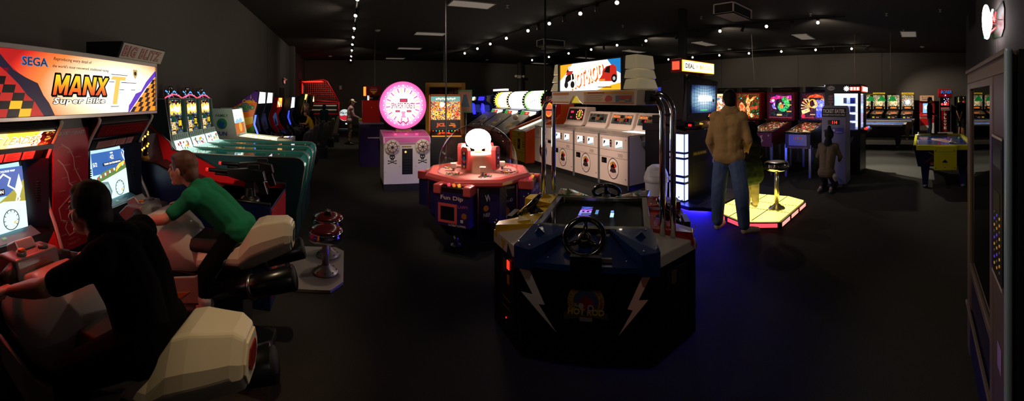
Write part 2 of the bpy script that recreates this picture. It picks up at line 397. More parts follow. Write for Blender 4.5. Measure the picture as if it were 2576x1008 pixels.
ordn = ['nearest', 'second', 'third', 'fourth', 'fifth', 'sixth', 'seventh', 'eighth', 'ninth', 'tenth', 'eleventh', 'twelfth', 'thirteenth', 'fourteenth']
canm = P('151515', .4)
def spot_light(p, d, w, ang, col, blend=.6, r=.04):
    l = bpy.data.lights.new('spot', 'SPOT'); l.energy = w; l.spot_size = R(ang); l.spot_blend = blend; l.color = col; l.shadow_soft_size = r
    o = bpy.data.objects.new('spot_beam', l); COL.objects.link(o); o.location = p; o.rotation_euler = V(d).to_track_quat('-Z', 'Y').to_euler()
    return o
for ti, (tx, y0, y1, heads, where) in enumerate(tracks):
    m = MB(); m.box((tx - .018, y0, H - .07), (tx + .018, y1, H - .035), canm)
    for k in range(int((y1 - y0) / 2) + 1): m.box((tx - .008, y0 + .3 + 2 * k, H - .035), (tx + .008, y0 + .33 + 2 * k, H), canm)
    tag(m.build('track_rail'), 'long black spotlight rail on the ceiling ' + where, 'light rail')
    for i, (y, lit) in enumerate(heads):
        st = 'lit' if lit else 'unlit'
        t = thing('track_spotlight', '%s spotlight head, %s, along the rail %s' % (ordn[i], st, where), 'spotlight', tx, y, H - .07, 0, 'spotlights on the rail ' + where)
        to = V((0, 0, EYE + .3)) - V((tx, y, H)); d = unit((to.x, to.y, to.z * 1.0 - 1.2)) if lit else unit((.5, .6, -.6))
        if ti == 0: d = unit((-.35, -.75, -.75))
        c = V((0, 0, -.1)); m = MB(); m.cyl((0, 0, 0), c, .012, canm, n=8); m.box((-.025, -.05, -.03), (.025, .05, 0), canm); m.build('stem', t)
        m = MB(); m.lathe([(.0, -.09), (.03, -.09), (.045, -.06), (.05, .07), (.058, .085), (.05, .085), (.045, .06), (0, .06)], c, canm, 16, d); m.build('can', t)
        m = MB(); m.lathe([(0, .064), (.043, .064), (.04, .078), (.02, .088), (0, .09)], c, BULB if lit else P('3a3833', .2), 16, d); m.build('lens', t)
# ------------------------------------------------------------------ twin motorcycle game on the left wall: local x = Y - 1.8, local y = -1.6 - X
T = thing('motorcycle_racing_cabinet', 'wide twin motorcycle racing cabinet with big lit red and white sign across its top', 'arcade game', -1.6, 1.8, 0, FX)
DK = P('141416', .35); TRIM = P('c9bfb0', .4)
m = MB(); m.box((-.96, .012, 1.56), (.98, .34, 1.98), DK); m.build('sign_box', T, bevel=.006)
m = MB()
for a, b in (((-.97, 1.955), (.985, 1.985)), ((-.97, 1.552), (.985, 1.578)), ((-.97, 1.578), (-.95, 1.955)), ((.967, 1.578), (.985, 1.955))): m.box((a[0], -.012, a[1]), (b[0], .02, b[1]), ALU)
m.build('sign_frame', T, bevel=.003)
m = MB()
sg = GRAD([(0, 'ffffff'), (.34, 'fffdf0'), (.52, 'ffe2b4'), (.74, 'f0803c'), (.95, 'd0281c'), (1.2, 'a81414')], (.46, 0, 1.74), (1.12, 1, .40), 1.3)  # white centre puts the glare of the tube behind into the colour
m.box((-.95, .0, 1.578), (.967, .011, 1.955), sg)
D = Draw(m, (0, 0, 0), *FRONT, lay=.0008)
pu = E('4a2aa8', .55); pub = E('2a1c4a', .35); rd = E('d2201a', .8); bk = P('0d0a0c', .3); ye = E('ffc21a', 1.0); cr = E('ffe9b8', 1.2); wh = E('ffffff', 1.6); wred = E('b03a30', .8)
D.poly([(-.95, 1.955), (-.62, 1.9), (-.48, 1.79), (-.39, 1.70), (-.33, 1.64), (-.29, 1.578), (-.95, 1.578)], rd, 1)
D.poly([(-.72, 1.955), (-.66, 1.93), (-.56, 1.84), (-.47, 1.80), (-.38, 1.77), (-.335, 1.70), (-.29, 1.655), (-.24, 1.578), (-.33, 1.578), (-.40, 1.66), (-.46, 1.70), (-.52, 1.76), (-.60, 1.82), (-.8, 1.955)], pub, 2)
for r in range(6):                                       # chequers fanning out at the sign's end
    for c in range(7):
        u = -.95 + c * .085 + r * .018; v = 1.578 + r * .045
        if u + .085 > -.36 - r * .045: continue
        D.poly([(u, v), (u + .085, v - 0), (u + .098, v + .045), (u + .013, v + .045)], [bk, ye if c > 3 and r < 2 else rd][(r + c) % 2], 2)
D.poly([(.967, 1.92), (.82, 1.82), (.74, 1.74), (.66, 1.72), (.58, 1.64), (.47, 1.578), (.57, 1.578), (.70, 1.68), (.80, 1.76), (.967, 1.87)], E('6a3ad0', .95), 1)
D.poly([(.58, 1.578), (.72, 1.68), (.82, 1.76), (.967, 1.865), (.967, 1.578)], E('ff9a1c', 1.05), 1)
for r in range(7):
    for c in range(8):
        u = .585 + c * .056 + r * .05; v = 1.578 + r * .038
        if (r + c) % 2 == 0 and u + .05 < .966: D.poly([(u, v), (u + .05, v), (min(.966, u + .09), v + .038), (min(.966, u + .04), v + .038)], bk, 2)
D.glyphs('MANX', .02, 1.765, .53, .125, GRAD([(0, 'e03a12'), (.35, 'f07a14'), (.8, 'ffd21a'), (1., 'ffe02a')], (0, 0, 1.70), (1e3, 1e3, .13), 1.1), 4, .09, .24, 0, (.026, P('120608', .4)))
D.rect(-.2, 1.578, -.2, 1.578, ye, 1)
D.text('Super Bike', .0, 1.661, .05, E('f8f0e0', 1.25), 4, .51, .025, .2, 0, 1.12, (.06, P('120608', .4)))
for dx, dz in ((0, 0), (.125, -.055)):                   # the two white outlined T
    u, v = .335 + dx, 1.80 + dz
    D.poly([(u - .005, v + .055), (u + .20, v + .055), (u + .185, v + .005), (u + .125, v + .005), (u + .085, v - .175), (u - .01, v - .175), (u + .035, v + .005), (u - .03, v + .005)], E('ffffff', 2.), 2 + (dx > 0) * 2)
    D.poly([(u + .01, v + .045), (u + .185, v + .045), (u + .175, v + .018), (u + .108, v + .018), (u + .068, v - .16), (u + .01, v - .16), (u + .05, v + .018), (u - .01, v + .018)], E('fff6dc', 1.8) if dx else E('ffc860', 1.15), 3 + (dx > 0) * 2)
    for a, b in (((u - .005, v + .057), (u + .20, v + .057)), ((u - .03, v + .003), (u + .03, v + .003)), ((u + .125, v + .003), (u + .185, v + .003)), ((u - .01, v - .177), (u + .085, v - .177))): D.line([a, b], .005, P('6a2a24', .4), 5)
D.text('SEGA', -.40, 1.895, .055, E('3a8fd0', .7), 2, .21, .03)
D.text('SEGA', -.40, 1.895, .046, E('0e2a5a', .4), 3, .19, .0)
D.text('Reproducing every detail of', -.07, 1.922, .026, bk, 2, .36, .004, .2); D.text("the world's most renowned, traditional racing", .02, 1.878, .024, bk, 2, .56, .004, .2)
D.poly([(.62, 1.91), (.68, 1.91), (.68, 1.87), (.65, 1.835), (.62, 1.87)], E('e8c070', .8), 2); D.disc(.65, 1.88, .016, P('6a4a20', .4), 3)
m.build('sign_panel', T)
# cabinets
prof = [(.76, 0), (.76, 1.56), (.03, 1.56), (-.0, 1.53), (.01, 1.505), (.08, 1.40), (.145, 1.27), (.158, 1.12), (.11, .97), (.055, .87), (-.02, .70), (-.02, 0)]
def cab(cx, lit, num):
    for s in (-1, 1):
        x = cx + s * .36
        m = MB(); m.prism(prof, 'x', x - .012, x + .012, DK); m.build('side_panel', T)
        m = MB(); m.tube([(x, y, z) for y, z in prof[2:]], .013, TRIM, 8); m.build('edge_trim', T)
    m = MB(); m.box((cx - .345, .25, 0), (cx + .345, .76, 1.54), P('0c0c10', .6)); m.build('body', T)
    m = MB(); hx = (0, -.07, .10)                              # header slopes back
    m.prism([(.03, 1.545), (.012, 1.50), (.085, 1.385), (.22, 1.385), (.22, 1.545)], 'x', cx - .345, cx + .345, DK)
    m.build('header', T, bevel=.004)
    o = V((cx, .045, 1.442)); yd = unit((0, -.073, .115)); m = MB()
    m.panel(o, (1, 0, 0), yd, .64, .105, ART(['ffc84a', 'ffe07a', 'ffeeb0', 'ffb43a'], 3, 2.2) if lit else P('6d0c0c', .35), .006)
    D = Draw(m, o + unit(V((1, 0, 0)).cross(yd)) * .006, (1, 0, 0), yd, .0008)
    if lit:
        D.poly([(.32, .0525), (.22, .0525), (.2, .02), (.23, -.02), (.21, -.0525), (.32, -.0525)], E('8c1410', .7), 1)
        rr = random.Random(4)
        for k in range(90):
            u = .12 + rr.random() * .19; v = -.05 + rr.random() * .1; s_ = .004 + rr.random() * .006
            if rr.random() < (u - .1) * 6: D.rect(u - s_, v - s_ * .7, min(.319, u + s_), v + s_ * .7, P('5a0a08', .4) if rr.random() < .6 else E('ffb03a', 1.), 2)
        D.text('RACE LEADER', -.03, 0, .062, E('fff6dc', 2.2), 2, .50, .012, .25); D.text('RACE LEADER', -.03, 0, .05, E('ffb040', 1.2), 3, .48, -.004, .25)
    else:
        D.rect(-.32, -.0525, .32, -.045, P('1a0404', .4), 1)
        D.text('RACE LEADER', 0, 0, .06, P('b3201a', .35), 2, .5, .012, .25); D.text('RACE LEADER', 0, 0, .05, P('6d0c0c', .35), 3, .48, -.004, .25)
        for k in range(30): D.rect(.2 + .004 * k, -.05 + .1 * ((k * 37) % 29) / 29, .206 + .0035 * k, -.042 + .1 * ((k * 37) % 29) / 29, P('0e0303', .5), 2)
    m.build('leader_sign', T)
    o = V((cx, .128, 1.335)); yd = unit((0, -.066, .125)); m = MB(); m.panel(o, (1, 0, 0), yd, .62, .08, DK, .006)
    D = Draw(m, o + unit(V((1, 0, 0)).cross(yd)) * .006, (1, 0, 0), yd, .0008)
    pk = P('c98a80', .5)
    for u0, u1 in ((-.24, .0), (.01, .13), (.145, .24)):
        D.rect(u0, -.03, u1, .03, pk, 1)
        for q in range(4): D.rect(u0 + .02, .018 - q * .013, u1 - .03 - .02 * (q % 2), .021 - q * .013, P('6a3030', .5), 2)
    m.build('instruction_cards', T)
    if lit:
        m = MB(); m.box((cx - .32, .028, 1.372), (cx + .32, .05, 1.40), DK); m.build('added_strip_blind', T); m = MB(); m.box((cx - .30, .055, 1.374), (cx + .30, .09, 1.384), E('ff2818', 60.)); m.build('added_red_strip', T)  # red strip and the lip hiding it, added for red light on the rider
    # monitor surround, curved inwards, and the screen
    m = MB(); m.box((cx - .345, .235, .80), (cx + .345, .26, 1.36), P('0a0f1c', .3)); 
    for s in (-1, 1): m.prism([(s * .345, .05), (s * .345, .25), (s * .235, .25), (s * .25, .20)], 'z', .84, 1.31, P('0b1830', .3)) if False else m.add([(cx + s * .345, .10, .86), (cx + s * .345, .10, 1.3), (cx + s * .235, .225, 1.3), (cx + s * .235, .225, .86)], [(0, 1, 2, 3)], P('0c1626', .35))
    for s in (-1, 1):
        for q in range(9): m.box((cx + s * .30 - .02, .14, 1.02 + q * .016), (cx + s * .30 + .02, .155, 1.026 + q * .016), P('050505', .8))
    m.build('monitor_surround', T)
    rows = []
    for j in range(9):
        row = []
        for i in range(11):
            u, v = -1 + i / 5, -1 + j / 4; row.append(V((cx - .02 + u * .225, .205 - .02 * (2 - u * u - v * v) + .03 * v, 1.075 + v * .2)))
        rows.append(row)
    m = MB(); m.loft(rows, E('bfe6ee', 1.2), True, False, False)
    D = Draw(m, (cx - .02, .162, 1.075), (1, 0, 0), unit((0, .15, 1)), .002)
    B = E('2d6fc4', .9); G = E('6f9a4a', .8); RDS = E('d6f2f4', 1.3); Wt = E('ffffff', 1.6); Yl = E('ffe03a', 1.2)
    D.rect(-.215, .02, .215, .185, B, 1)
    if lit:
        D.poly([(-.215, .0), (0, -.02), (.1, .03), (.215, .1), (.215, -.05), (-.215, -.05)], E('b9b23a', .9), 2); D.poly([(-.215, -.185), (.215, -.185), (.215, -.03), (.05, -.01), (-.215, -.07)], RDS, 3)
        D.line([(.02, .12), (.06, .15), (.11, .12), (.09, .08), (.14, .05), (.17, -.01), (.13, -.05), (.16, .03), (.19, .06)], .009, Wt, 4); D.poly([(.14, .05), (.18, .14), (.2, .06), (.17, .0)], E('d8f0ff', 1.3), 3)
        D.rect(-.2, .03, .06, .065, P('080818', .4), 4); D.text('TIME EXTENSION', -.07, .048, .02, Wt, 5, .24, .01); D.text('COURSE MAP', .09, .165, .012, Wt, 5, .12)
    else:
        D.poly([(-.215, -.02), (-.1, .03), (.02, .05), (.1, .03), (.215, .06), (.215, -.04), (-.215, -.06)], G, 2)
        D.poly([(-.215, -.185), (.215, -.185), (.215, .02), (.1, .0), (-.215, -.05)], RDS, 3)
        for k in range(14): D.rect(-.2 + k * .03, -.02 + k * .0055, -.186 + k * .03, .0 + k * .0055, E('e04a5a', 1.) if k % 2 else Wt, 4)
        D.poly([(-.19, -.11), (-.13, -.04), (-.05, -.05), (-.01, -.13), (-.04, -.185), (-.19, -.185)], E('7fa3a3', .9), 4); D.poly([(-.17, -.12), (-.12, -.06), (-.06, -.07), (-.03, -.14), (-.06, -.18), (-.17, -.18)], E('a9c6c4', 1.), 5)
        D.poly([(.07, .01), (.12, .04), (.2, .06), (.2, .085), (.12, .07), (.07, .04)], Yl, 4)
        D.text('42', .03, .135, .035, Wt, 5); D.text('TIME', .03, .168, .012, Wt, 5); D.rect(-.09, .075, .15, .1, P('080818', .4), 4); D.text('TIME EXTENSION', .03, .088, .014, Wt, 5, .22, .01)
        D.text('5/2', -.19, .10, .03, Wt, 5); D.line([(.17, .16), (.18, .12), (.2, .09), (.19, .13), (.205, .16), (.18, .175)], .005, Wt, 5)
    D.ring(.09, -.12, .06, .005, E('4a5a5a', .7), 6); D.text('42', .12, -.14, .02, E('e8c020', 1.), 6)
    for k in range(9): a = R(-40 + k * 32); D.line([(.09 + .045 * cos(a), -.12 + .045 * sin(a)), (.09 + .058 * cos(a), -.12 + .058 * sin(a))], .004, E('4a5a5a', .7), 6)
    m.build('screen', T)
    # lower console with red flashes, dash strip
    m = MB(); m.prism([(.24, .86), (.055, .85), (-.02, .70), (-.02, .0), (.24, 0)], 'x', cx - .345, cx + .345, P('101018', .3)); 
    yd = unit((0, .075, .15)); D = Draw(m, V((cx, .0175, .775)), (1, 0, 0), yd, .002)
    D.poly([(.345, .08), (.16, -.06), (.345, -.08)], P('c01414', .3), 1); D.poly([(-.345, .08), (-.16, -.06), (-.345, -.08)], P('c01414', .3), 1); D.text('MANX TT', .05, .03, .02, P('d8d8d8', .4), 2, .14)
    m.build('console', T)
    m = MB(); m.panel((cx, .12, .862), (1, 0, 0), (0, .9, .25), .5, .1, P('5a8088', .3), .004); D = Draw(m, (cx, .11, .868), (1, 0, 0), (0, .9, .25), .001); D.text('00', 0, 0, .02, E('8fe08a', .7), 1); m.build('dash_strip', T)
cab(-.54, True, 1); cab(.56, False, 2)
m = MB(); m.box((-.17, .10, .0), (.19, .2, 1.56), P('141416', .4)); m.build('centre_post', T)
m = MB(); m.box((-.165, .094, .66), (.185, .1, 1.48), P('b81630', .35))
D = Draw(m, (.01, .094, 1.08), *FRONT, lay=.0008); ln = P('e8b8a8', .5)
D.text('LAXEY COAST', 0, .37, .022, P('f0dccc', .5), 1, .27, .02)
D.line([(-.1, .3), (-.02, .26), (.02, .2), (.03, .13), (.07, .07), (.12, .0), (.1, -.03), (.04, -.01), (-.02, .03), (-.04, .1), (-.08, .16), (-.13, .2)], .008, ln, 1)
D.line([(-.1, -.2), (-.12, -.12), (-.07, -.09), (0, -.05), (.04, -.1), (.02, -.16), (.1, -.2), (.07, -.3), (-.02, -.32), (-.06, -.26), (-.04, -.22), (-.1, -.2)], .008, ln, 1)
for k in range(16): u = -.13 + .19 * ((k * 7) % 16) / 16; v = .28 - k * .042; D.rect(u, v, u + .06, v + .007, P('c86a68', .5), 1)
D.text('MANX TT', .03, -.38, .02, P('d88a80', .5), 1, .12)
m.build('course_map_poster', T)
m = MB(); m.box((-.9, -.02, 0), (.92, .7, .06), DK); m.build('floor_base', T)
# ------------------------------------------------------------------ the two motorcycles: local y points to the screen
GREY = P('8d8f90', .35, .3); TAILM = P('d8cdb4', .28, 0, .4); FAIR = P('cfc6bb', .3, 0, .4); LEATH = P('0b0b0b', .55)
def hexring(y, z0, z1, w, wt, wb, x=0., roll=0.):
    pts = [(-wb, z0), (wb, z0), (w, z0 + (z1 - z0) * .38), (w * .96, z0 + (z1 - z0) * .62), (wt, z1), (-wt, z1), (-w * .96, z0 + (z1 - z0) * .62), (-w, z0 + (z1 - z0) * .38)]
    zc = (z0 + z1) / 2; c, s = cos(roll), sin(roll)
    return [V((x + u * c + (v - zc) * s, y, zc - u * s + (v - zc) * c)) for u, v in pts]
def bike(x, y, rot, lab, light, lean):
    t = thing('motorcycle_ride', lab, 'ride-on motorcycle', x, y, 0, rot)
    m = MB(); m.loft([hexring(-.64, .74, .91, .085, .05, .045), hexring(-.60, .72, .93, .105, .062, .05), hexring(-.46, .65, .91, .145, .09, .055), hexring(-.40, .62, .885, .155, .10, .06), hexring(-.33, .60, .77, .16, .12, .07), hexring(-.2, .60, .75, .165, .13, .08), hexring(-.05, .56, .71, .165, .13, .09)], TAILM, False); o = m.build('tail_cowl', t, bevel=.012, seg=3)
    m = MB(); m.loft([hexring(-.648, .755, .895, .076, .045, .04), hexring(-.638, .755, .895, .076, .045, .04)], P('d9cfae', .35), False)
    m.build('tail_frame', t, bevel=.004)
    m = MB(); m.loft([hexring(-.653, .79, .865, .045, .03, .022), hexring(-.645, .79, .865, .045, .03, .022)], light, False); m.build('tail_light', t)
    m = MB(); m.loft([hexring(-.36, .66, .79, .12, .10, .08), hexring(-.26, .66, .79, .15, .12, .08), hexring(-.0, .66, .775, .14, .11, .08), hexring(.06, .68, .79, .12, .09, .08)], LEATH, True); m.build('seat', t, bevel=.01)
    m = MB(); m.loft([hexring(-.06, .56, .70, .13, .10, .09), hexring(.02, .54, .82, .16, .10, .10), hexring(.14, .52, .90, .185, .12, .11), hexring(.28, .50, .90, .19, .12, .12), hexring(.40, .52, .84, .17, .10, .10), hexring(.5, .58, .78, .13, .08, .08)], FAIR, True); m.build('tank_fairing', t, bevel=.012, seg=3)
    for s in (-1, 1):
        m = MB(); P0 = [(-.26, .70), (-.05, .56), (.2, .50), (.46, .56), (.42, .44), (.16, .34), (-.1, .40)]
        m.prism(P0, 'x', s * .155, s * .175, P('a89f96', .35)) ; m.build('side_fairing', t, bevel=.006)
        m = MB(); m.prism([(-.02, .46), (.2, .40), (.25, .36), (.05, .40)], 'x', s * .176, s * .18, P('c08a2a', .4)); m.prism([(-.02, .40), (.12, .34), (.17, .30), (.03, .34)], 'x', s * .160, s * .164, P('c08a2a', .4)); m.build('yellow_flash', t)
    m = MB(); m.box((-.12, -.35, .18), (.12, .45, .55), P('0a0a0c', .6)); m.box((-.2, -.5, .03), (.2, .5, .1), P('0a0a0c', .6)); m.box((-.08, -.2, .1), (.08, .25, .2), P('0a0a0c', .6)); m.build('chassis', t, bevel=.01)
    for s in (-1, 1):
        m = MB(); m.cyl((s * .19, -.2, .50), (s * .21, -.68, .66), .055, P('0a0a0b', .25), .072, 18); m.cyl((s * .2, -.42, .57), (s * .201, -.44, .577), .07, STEEL, .07, 18); m.cyl((s * .21, -.675, .66), (s * .21, -.683, .662), .055, P('020202', .8), n=18); m.build('exhaust', t)
        m = MB(); m.cyl((s * .15, -.12, .34), (s * .30, -.14, .34), .016, STEEL, n=10); m.box((s * .16, -.2, .325), (s * .3, -.08, .355), P('0d0d0d', .7)); m.build('foot_peg', t)
    # handlebar console
    m = MB(); m.prism([(.34, .84), (.50, .80), (.57, .85), (.50, .92), (.37, .93)], 'x', -.135, .135, GREY); m.build('handlebar_console', t, bevel=.012, seg=3)
    m = MB(); m.prism([(.44, .93), (.53, .88), (.55, .93), (.48, .97)], 'x', -.06, .06, P('b8babb', .3, .4)); m.build('windscreen_block', t, bevel=.008)
    m = MB(); m.cyl((-.07, .41, .92), (-.07, .41, .945), .026, P('909090', .4, .3)); m.cyl((-.07, .41, .945), (-.07, .41, .956), .018, P('e07818', .35)); m.build('start_button', t)
    m = MB(); m.cyl((.07, .41, .92), (.07, .41, .94), .026, P('505052', .4)); m.build('view_button', t)
    for s in (-1, 1):
        m = MB(); m.cyl((s * .12, .40, .88), (s * .21, .37, .85), .035, DKGREY); m.cyl((s * .2, .375, .855), (s * .335, .33, .80), .019, RUBBER); m.build('handle_grip', t)
        m = MB(); m.tube([(s * .2, .42, .86), (s * .26, .42, .845), (s * .33, .39, .82)], .007, STEEL, 8); m.build('brake_lever', t)
    return t
bike(-.96, 1.18, FX, 'cream-tailed ride-on motorcycle with red tail light, ridden by the black-shirted boy', P('7a1410', .25), 0)
bike(-.98, 2.28, FX, 'cream-tailed ride-on motorcycle with black tail hole, ridden by the green-shirted boy', P('060606', .5), 0)
# ------------------------------------------------------------------ two-gun shooting game: local x = Y - 3.2, local y = -.6 - X
T = thing('gun_game_cabinet', 'blue and red two-gun shooting cabinet with curved sides behind the green-shirted boy', 'arcade game', -.6, 3.2, 0, FX)
NAVY = P('10204e', .3); REDP = P('c4141a', .4); DPUR = P('2c1838', .4)
prof = [(0, 0), (0, .84), (.3, .85), (.47, .87), (.65, .93), (.82, 1.01), (1.0, 1.085), (1.24, 1.116), (1.27, 1.2), (1.42, 1.31), (1.56, 1.42), (1.66, 1.7), (1.66, 2.0), (1.85, 2.0), (1.85, 0)]
for s in (-1, 1):
    m = MB(); m.prism(prof, 'x', s * .36 - .012, s * .36 + .012, NAVY); m.prism(prof[1:-2] + [(1.8, 1.9), (1.8, .4), (.2, .4)], 'x', s * .346 - .001, s * .346 + .001, REDP); m.build('side_panel', T)
    m = MB(); m.tube([(s * .36, y, z) for y, z in prof[1:12]], .014, P('0a0a0c', .3), 8); m.build('edge_trim', T)
m = MB(); m.box((-.335, .0, 0), (.335, .62, .80), NAVY); m.box((-.335, .004, .795), (.335, .62, .80), DPUR); m.build('pedestal', T, bevel=.006)
m = MB(); m.box((-.33, -.006, .08), (.33, .0, .78), P('a81218', .35)); D = Draw(m, (0, -.006, .45), *FRONT)
D.rect(-.1, -.3, .1, .12, P('0b0b0c', .4), 1)
for k in (-.05, .05): D.rect(k - .03, -.06, k + .03, .04, P('777777', .3), 2); D.rect(k - .012, -.02, k + .012, .02, E('ff4020', 1.2), 3)
D.disc(-.22, .2, .05, P('e0b020', .4), 1); D.poly([(-.3, -.1), (-.2, .1), (-.16, -.2)], P('e0b020', .4), 1)
m.build('coin_door', T)
m = MB(); m.prism([(.62, .80), (1.26, 1.0), (1.3, 1.02), (1.3, .6), (.62, .6)], 'x', -.335, .335, P('1a0a0e', .4)); m.build('deck', T)
m = MB(); m.prism([(1.3, .9), (1.42, 1.3), (1.60, 1.42), (1.68, 1.7), (1.68, 2.02), (1.85, 2.02), (1.85, 0), (1.3, 0)], 'x', -.335, .335, P('0c0c10', .4)); m.build('monitor_housing', T)
for gx in (-.17, .17):
    m = MB(); m.lathe([(0, 0), (.09, 0), (.08, .03), (.05, .05), (.04, .12), (.0, .12)], (gx, .22, .80), BLACK, 18); m.box((gx - .03, .18, .90), (gx + .03, .26, .985), BLACK)
    m.build('gun_mount', T, bevel=.004)
    m = MB(); m.prism([(.08, .985), (.10, 1.06), (.22, 1.085), (.42, 1.065), (.42, 1.01), (.24, .965)], 'x', gx - .032, gx + .032, BLACK); m.prism([(.10, .99), (.17, .985), (.12, .85), (.06, .87)], 'x', gx - .02, gx + .02, BLACK)
    m.cyl((gx, .4, 1.045), (gx, .60, 1.05), .018, BLACK); m.cyl((gx, .4, 1.015), (gx, .54, 1.018), .012, BLACK); m.box((gx - .012, .14, 1.08), (gx + .012, .24, 1.115), BLACK)
    m.build('gun', T, bevel=.004)
    m = MB(); m.cyl((gx, .60, 1.05), (gx, .625, 1.05), .016, E('ff2a1a', .8)); m.build('muzzle', T)
# amber lamp tower standing on the deck corner
m = MB(); m.cyl((-.3, 1.18, 1.118), (-.3, 1.18, 1.15), .045, P('c08a1a', .4), .03); m.cyl((-.3, 1.18, 1.15), (-.3, 1.18, 1.58), .022, P('2a1c0c', .4)); m.cyl((-.3, 1.18, 1.58), (-.3, 1.18, 1.6), .03, P('c08a1a', .4)); m.build('lamp_tower', T)
m = MB()
for k in range(22): a = k * 1.1; m.ell((-.3 + .028 * cos(a), 1.18 + .028 * sin(a), 1.17 + k * .018), .010, E('ffb84a', 2.5), 8)
m.build('amber_lamps', T)
# tilted header box
m = MB(); m.prism([(1.42, 2.06), (1.35, 2.215), (1.80, 2.25), (1.80, 1.98)], 'x', -.42, .42, P('121013', .4)); m.build('header_box', T)
yd = unit((0, -.07, .155)); m = MB(); m.panel((0, 1.383, 2.137), (1, 0, 0), yd, .8, .15, P('c4b8a6', .5), .004)
D = Draw(m, V((0, 1.383, 2.137)) + unit(V((1, 0, 0)).cross(yd)) * .004, (1, 0, 0), yd)
D.text('BIG BLITZ', -.02, 0, .10, P('c88884', .5), 2, .70, .02, .1, 0, 1.12, (.035, P('3a1018', .5)))
m.build('header_sign', T)

# ------------------------------------------------------------------ red stools on their tread plate
def treadplate():
    m, n, l, b = _new('tread_plate'); tc = n.new('ShaderNodeTexCoord'); ch = n.new('ShaderNodeTexChecker'); ch.inputs['Scale'].default_value = 36
    mp = n.new('ShaderNodeMapping'); mp.inputs['Rotation'].default_value = (0, 0, R(45)); bp = n.new('ShaderNodeBump'); bp.inputs['Strength'].default_value = .6; bp.inputs['Distance'].default_value = .004
    l.new(tc.outputs['Object'], mp.inputs[0]); l.new(mp.outputs[0], ch.inputs['Vector']); l.new(ch.outputs['Fac'], bp.inputs['Height']); l.new(bp.outputs[0], b.inputs['Normal'])
    b.inputs['Base Color'].default_value = lin('a59a92'); b.inputs['Metallic'].default_value = .35; b.inputs['Roughness'].default_value = .5
    return m
m = MB(); m.prism([(-.57, 3.15), (-.14, 3.15), (-.03, 3.30), (-.03, 3.97), (-.12, 4.07), (-.57, 4.07)], 'z', 0, .03, treadplate())
tag(m.build('stool_platform', bevel=.004), 'diamond-patterned metal floor plate under the two red stools', 'platform')
def stool(x, y, z, lab, seat, h=.405, r=.165, grp=None, metal=P('a9a69e', .32, .75)):
    t = thing('bar_stool', lab, 'stool', x, y, z, 0, grp)
    m = MB(); m.lathe([(0, 0), (.125, 0), (.125, .008), (.115, .018), (.06, .05), (.035, .075), (0, .08)], (0, 0, 0), metal, 32); 
    for k in range(8): a = k * pi / 4; m.cyl((.1 * cos(a), .1 * sin(a), .01), (.1 * cos(a), .1 * sin(a), .03), .008, P('2a2a2a', .4), n=8)
    m.build('base_flange', t)
    m = MB(); m.cyl((0, 0, .06), (0, 0, h - .1), .034, metal, n=24); m.build('column', t)
    m = MB(); m.lathe([(0, h - .12), (r * .72, h - .11), (r * .95, h - .09), (r * 1.02, h - .06), (r * 1.02, h - .04), (r * .99, h - .032), (r * 1.0, h - .02), (r * .98, h - .005), (0, h - .005)], (0, 0, 0), CHROME, 40); m.build('seat_ring', t)
    m = MB(); m.lathe([(r * .97, h - .006), (r * .96, h + .006), (r * .8, h + .016), (r * .4, h + .018), (0, h + .016)], (0, 0, 0), seat, 36); m.build('seat_cushion', t)
    return t
RS = P('5a0a12', .18, 0, .6)
stool(-.2, 3.48, .03, 'red-topped chrome stool in front, nearer of the two on the metal plate', RS, grp='red stools')
stool(-.2, 3.86, .03, 'red-topped chrome stool with a dark bag on its seat, behind the nearer stool', RS, grp='red stools')
m = MB(); m.prism([(-.24, 0), (-.16, 0), (-.17, .035), (-.21, .05), (-.235, .03)], 'y', 3.84, 3.92, P('3a3a3c', .3)); m.tube([(-.22, 3.86, .03), (-.2, 3.80, .06), (-.18, 3.86, .03)], .006, STEEL, 8)
tag(m.build('key_bag', loc=(0, 0, .453)), 'small dark pouch with a metal ring lying on the rear red stool', 'bag')

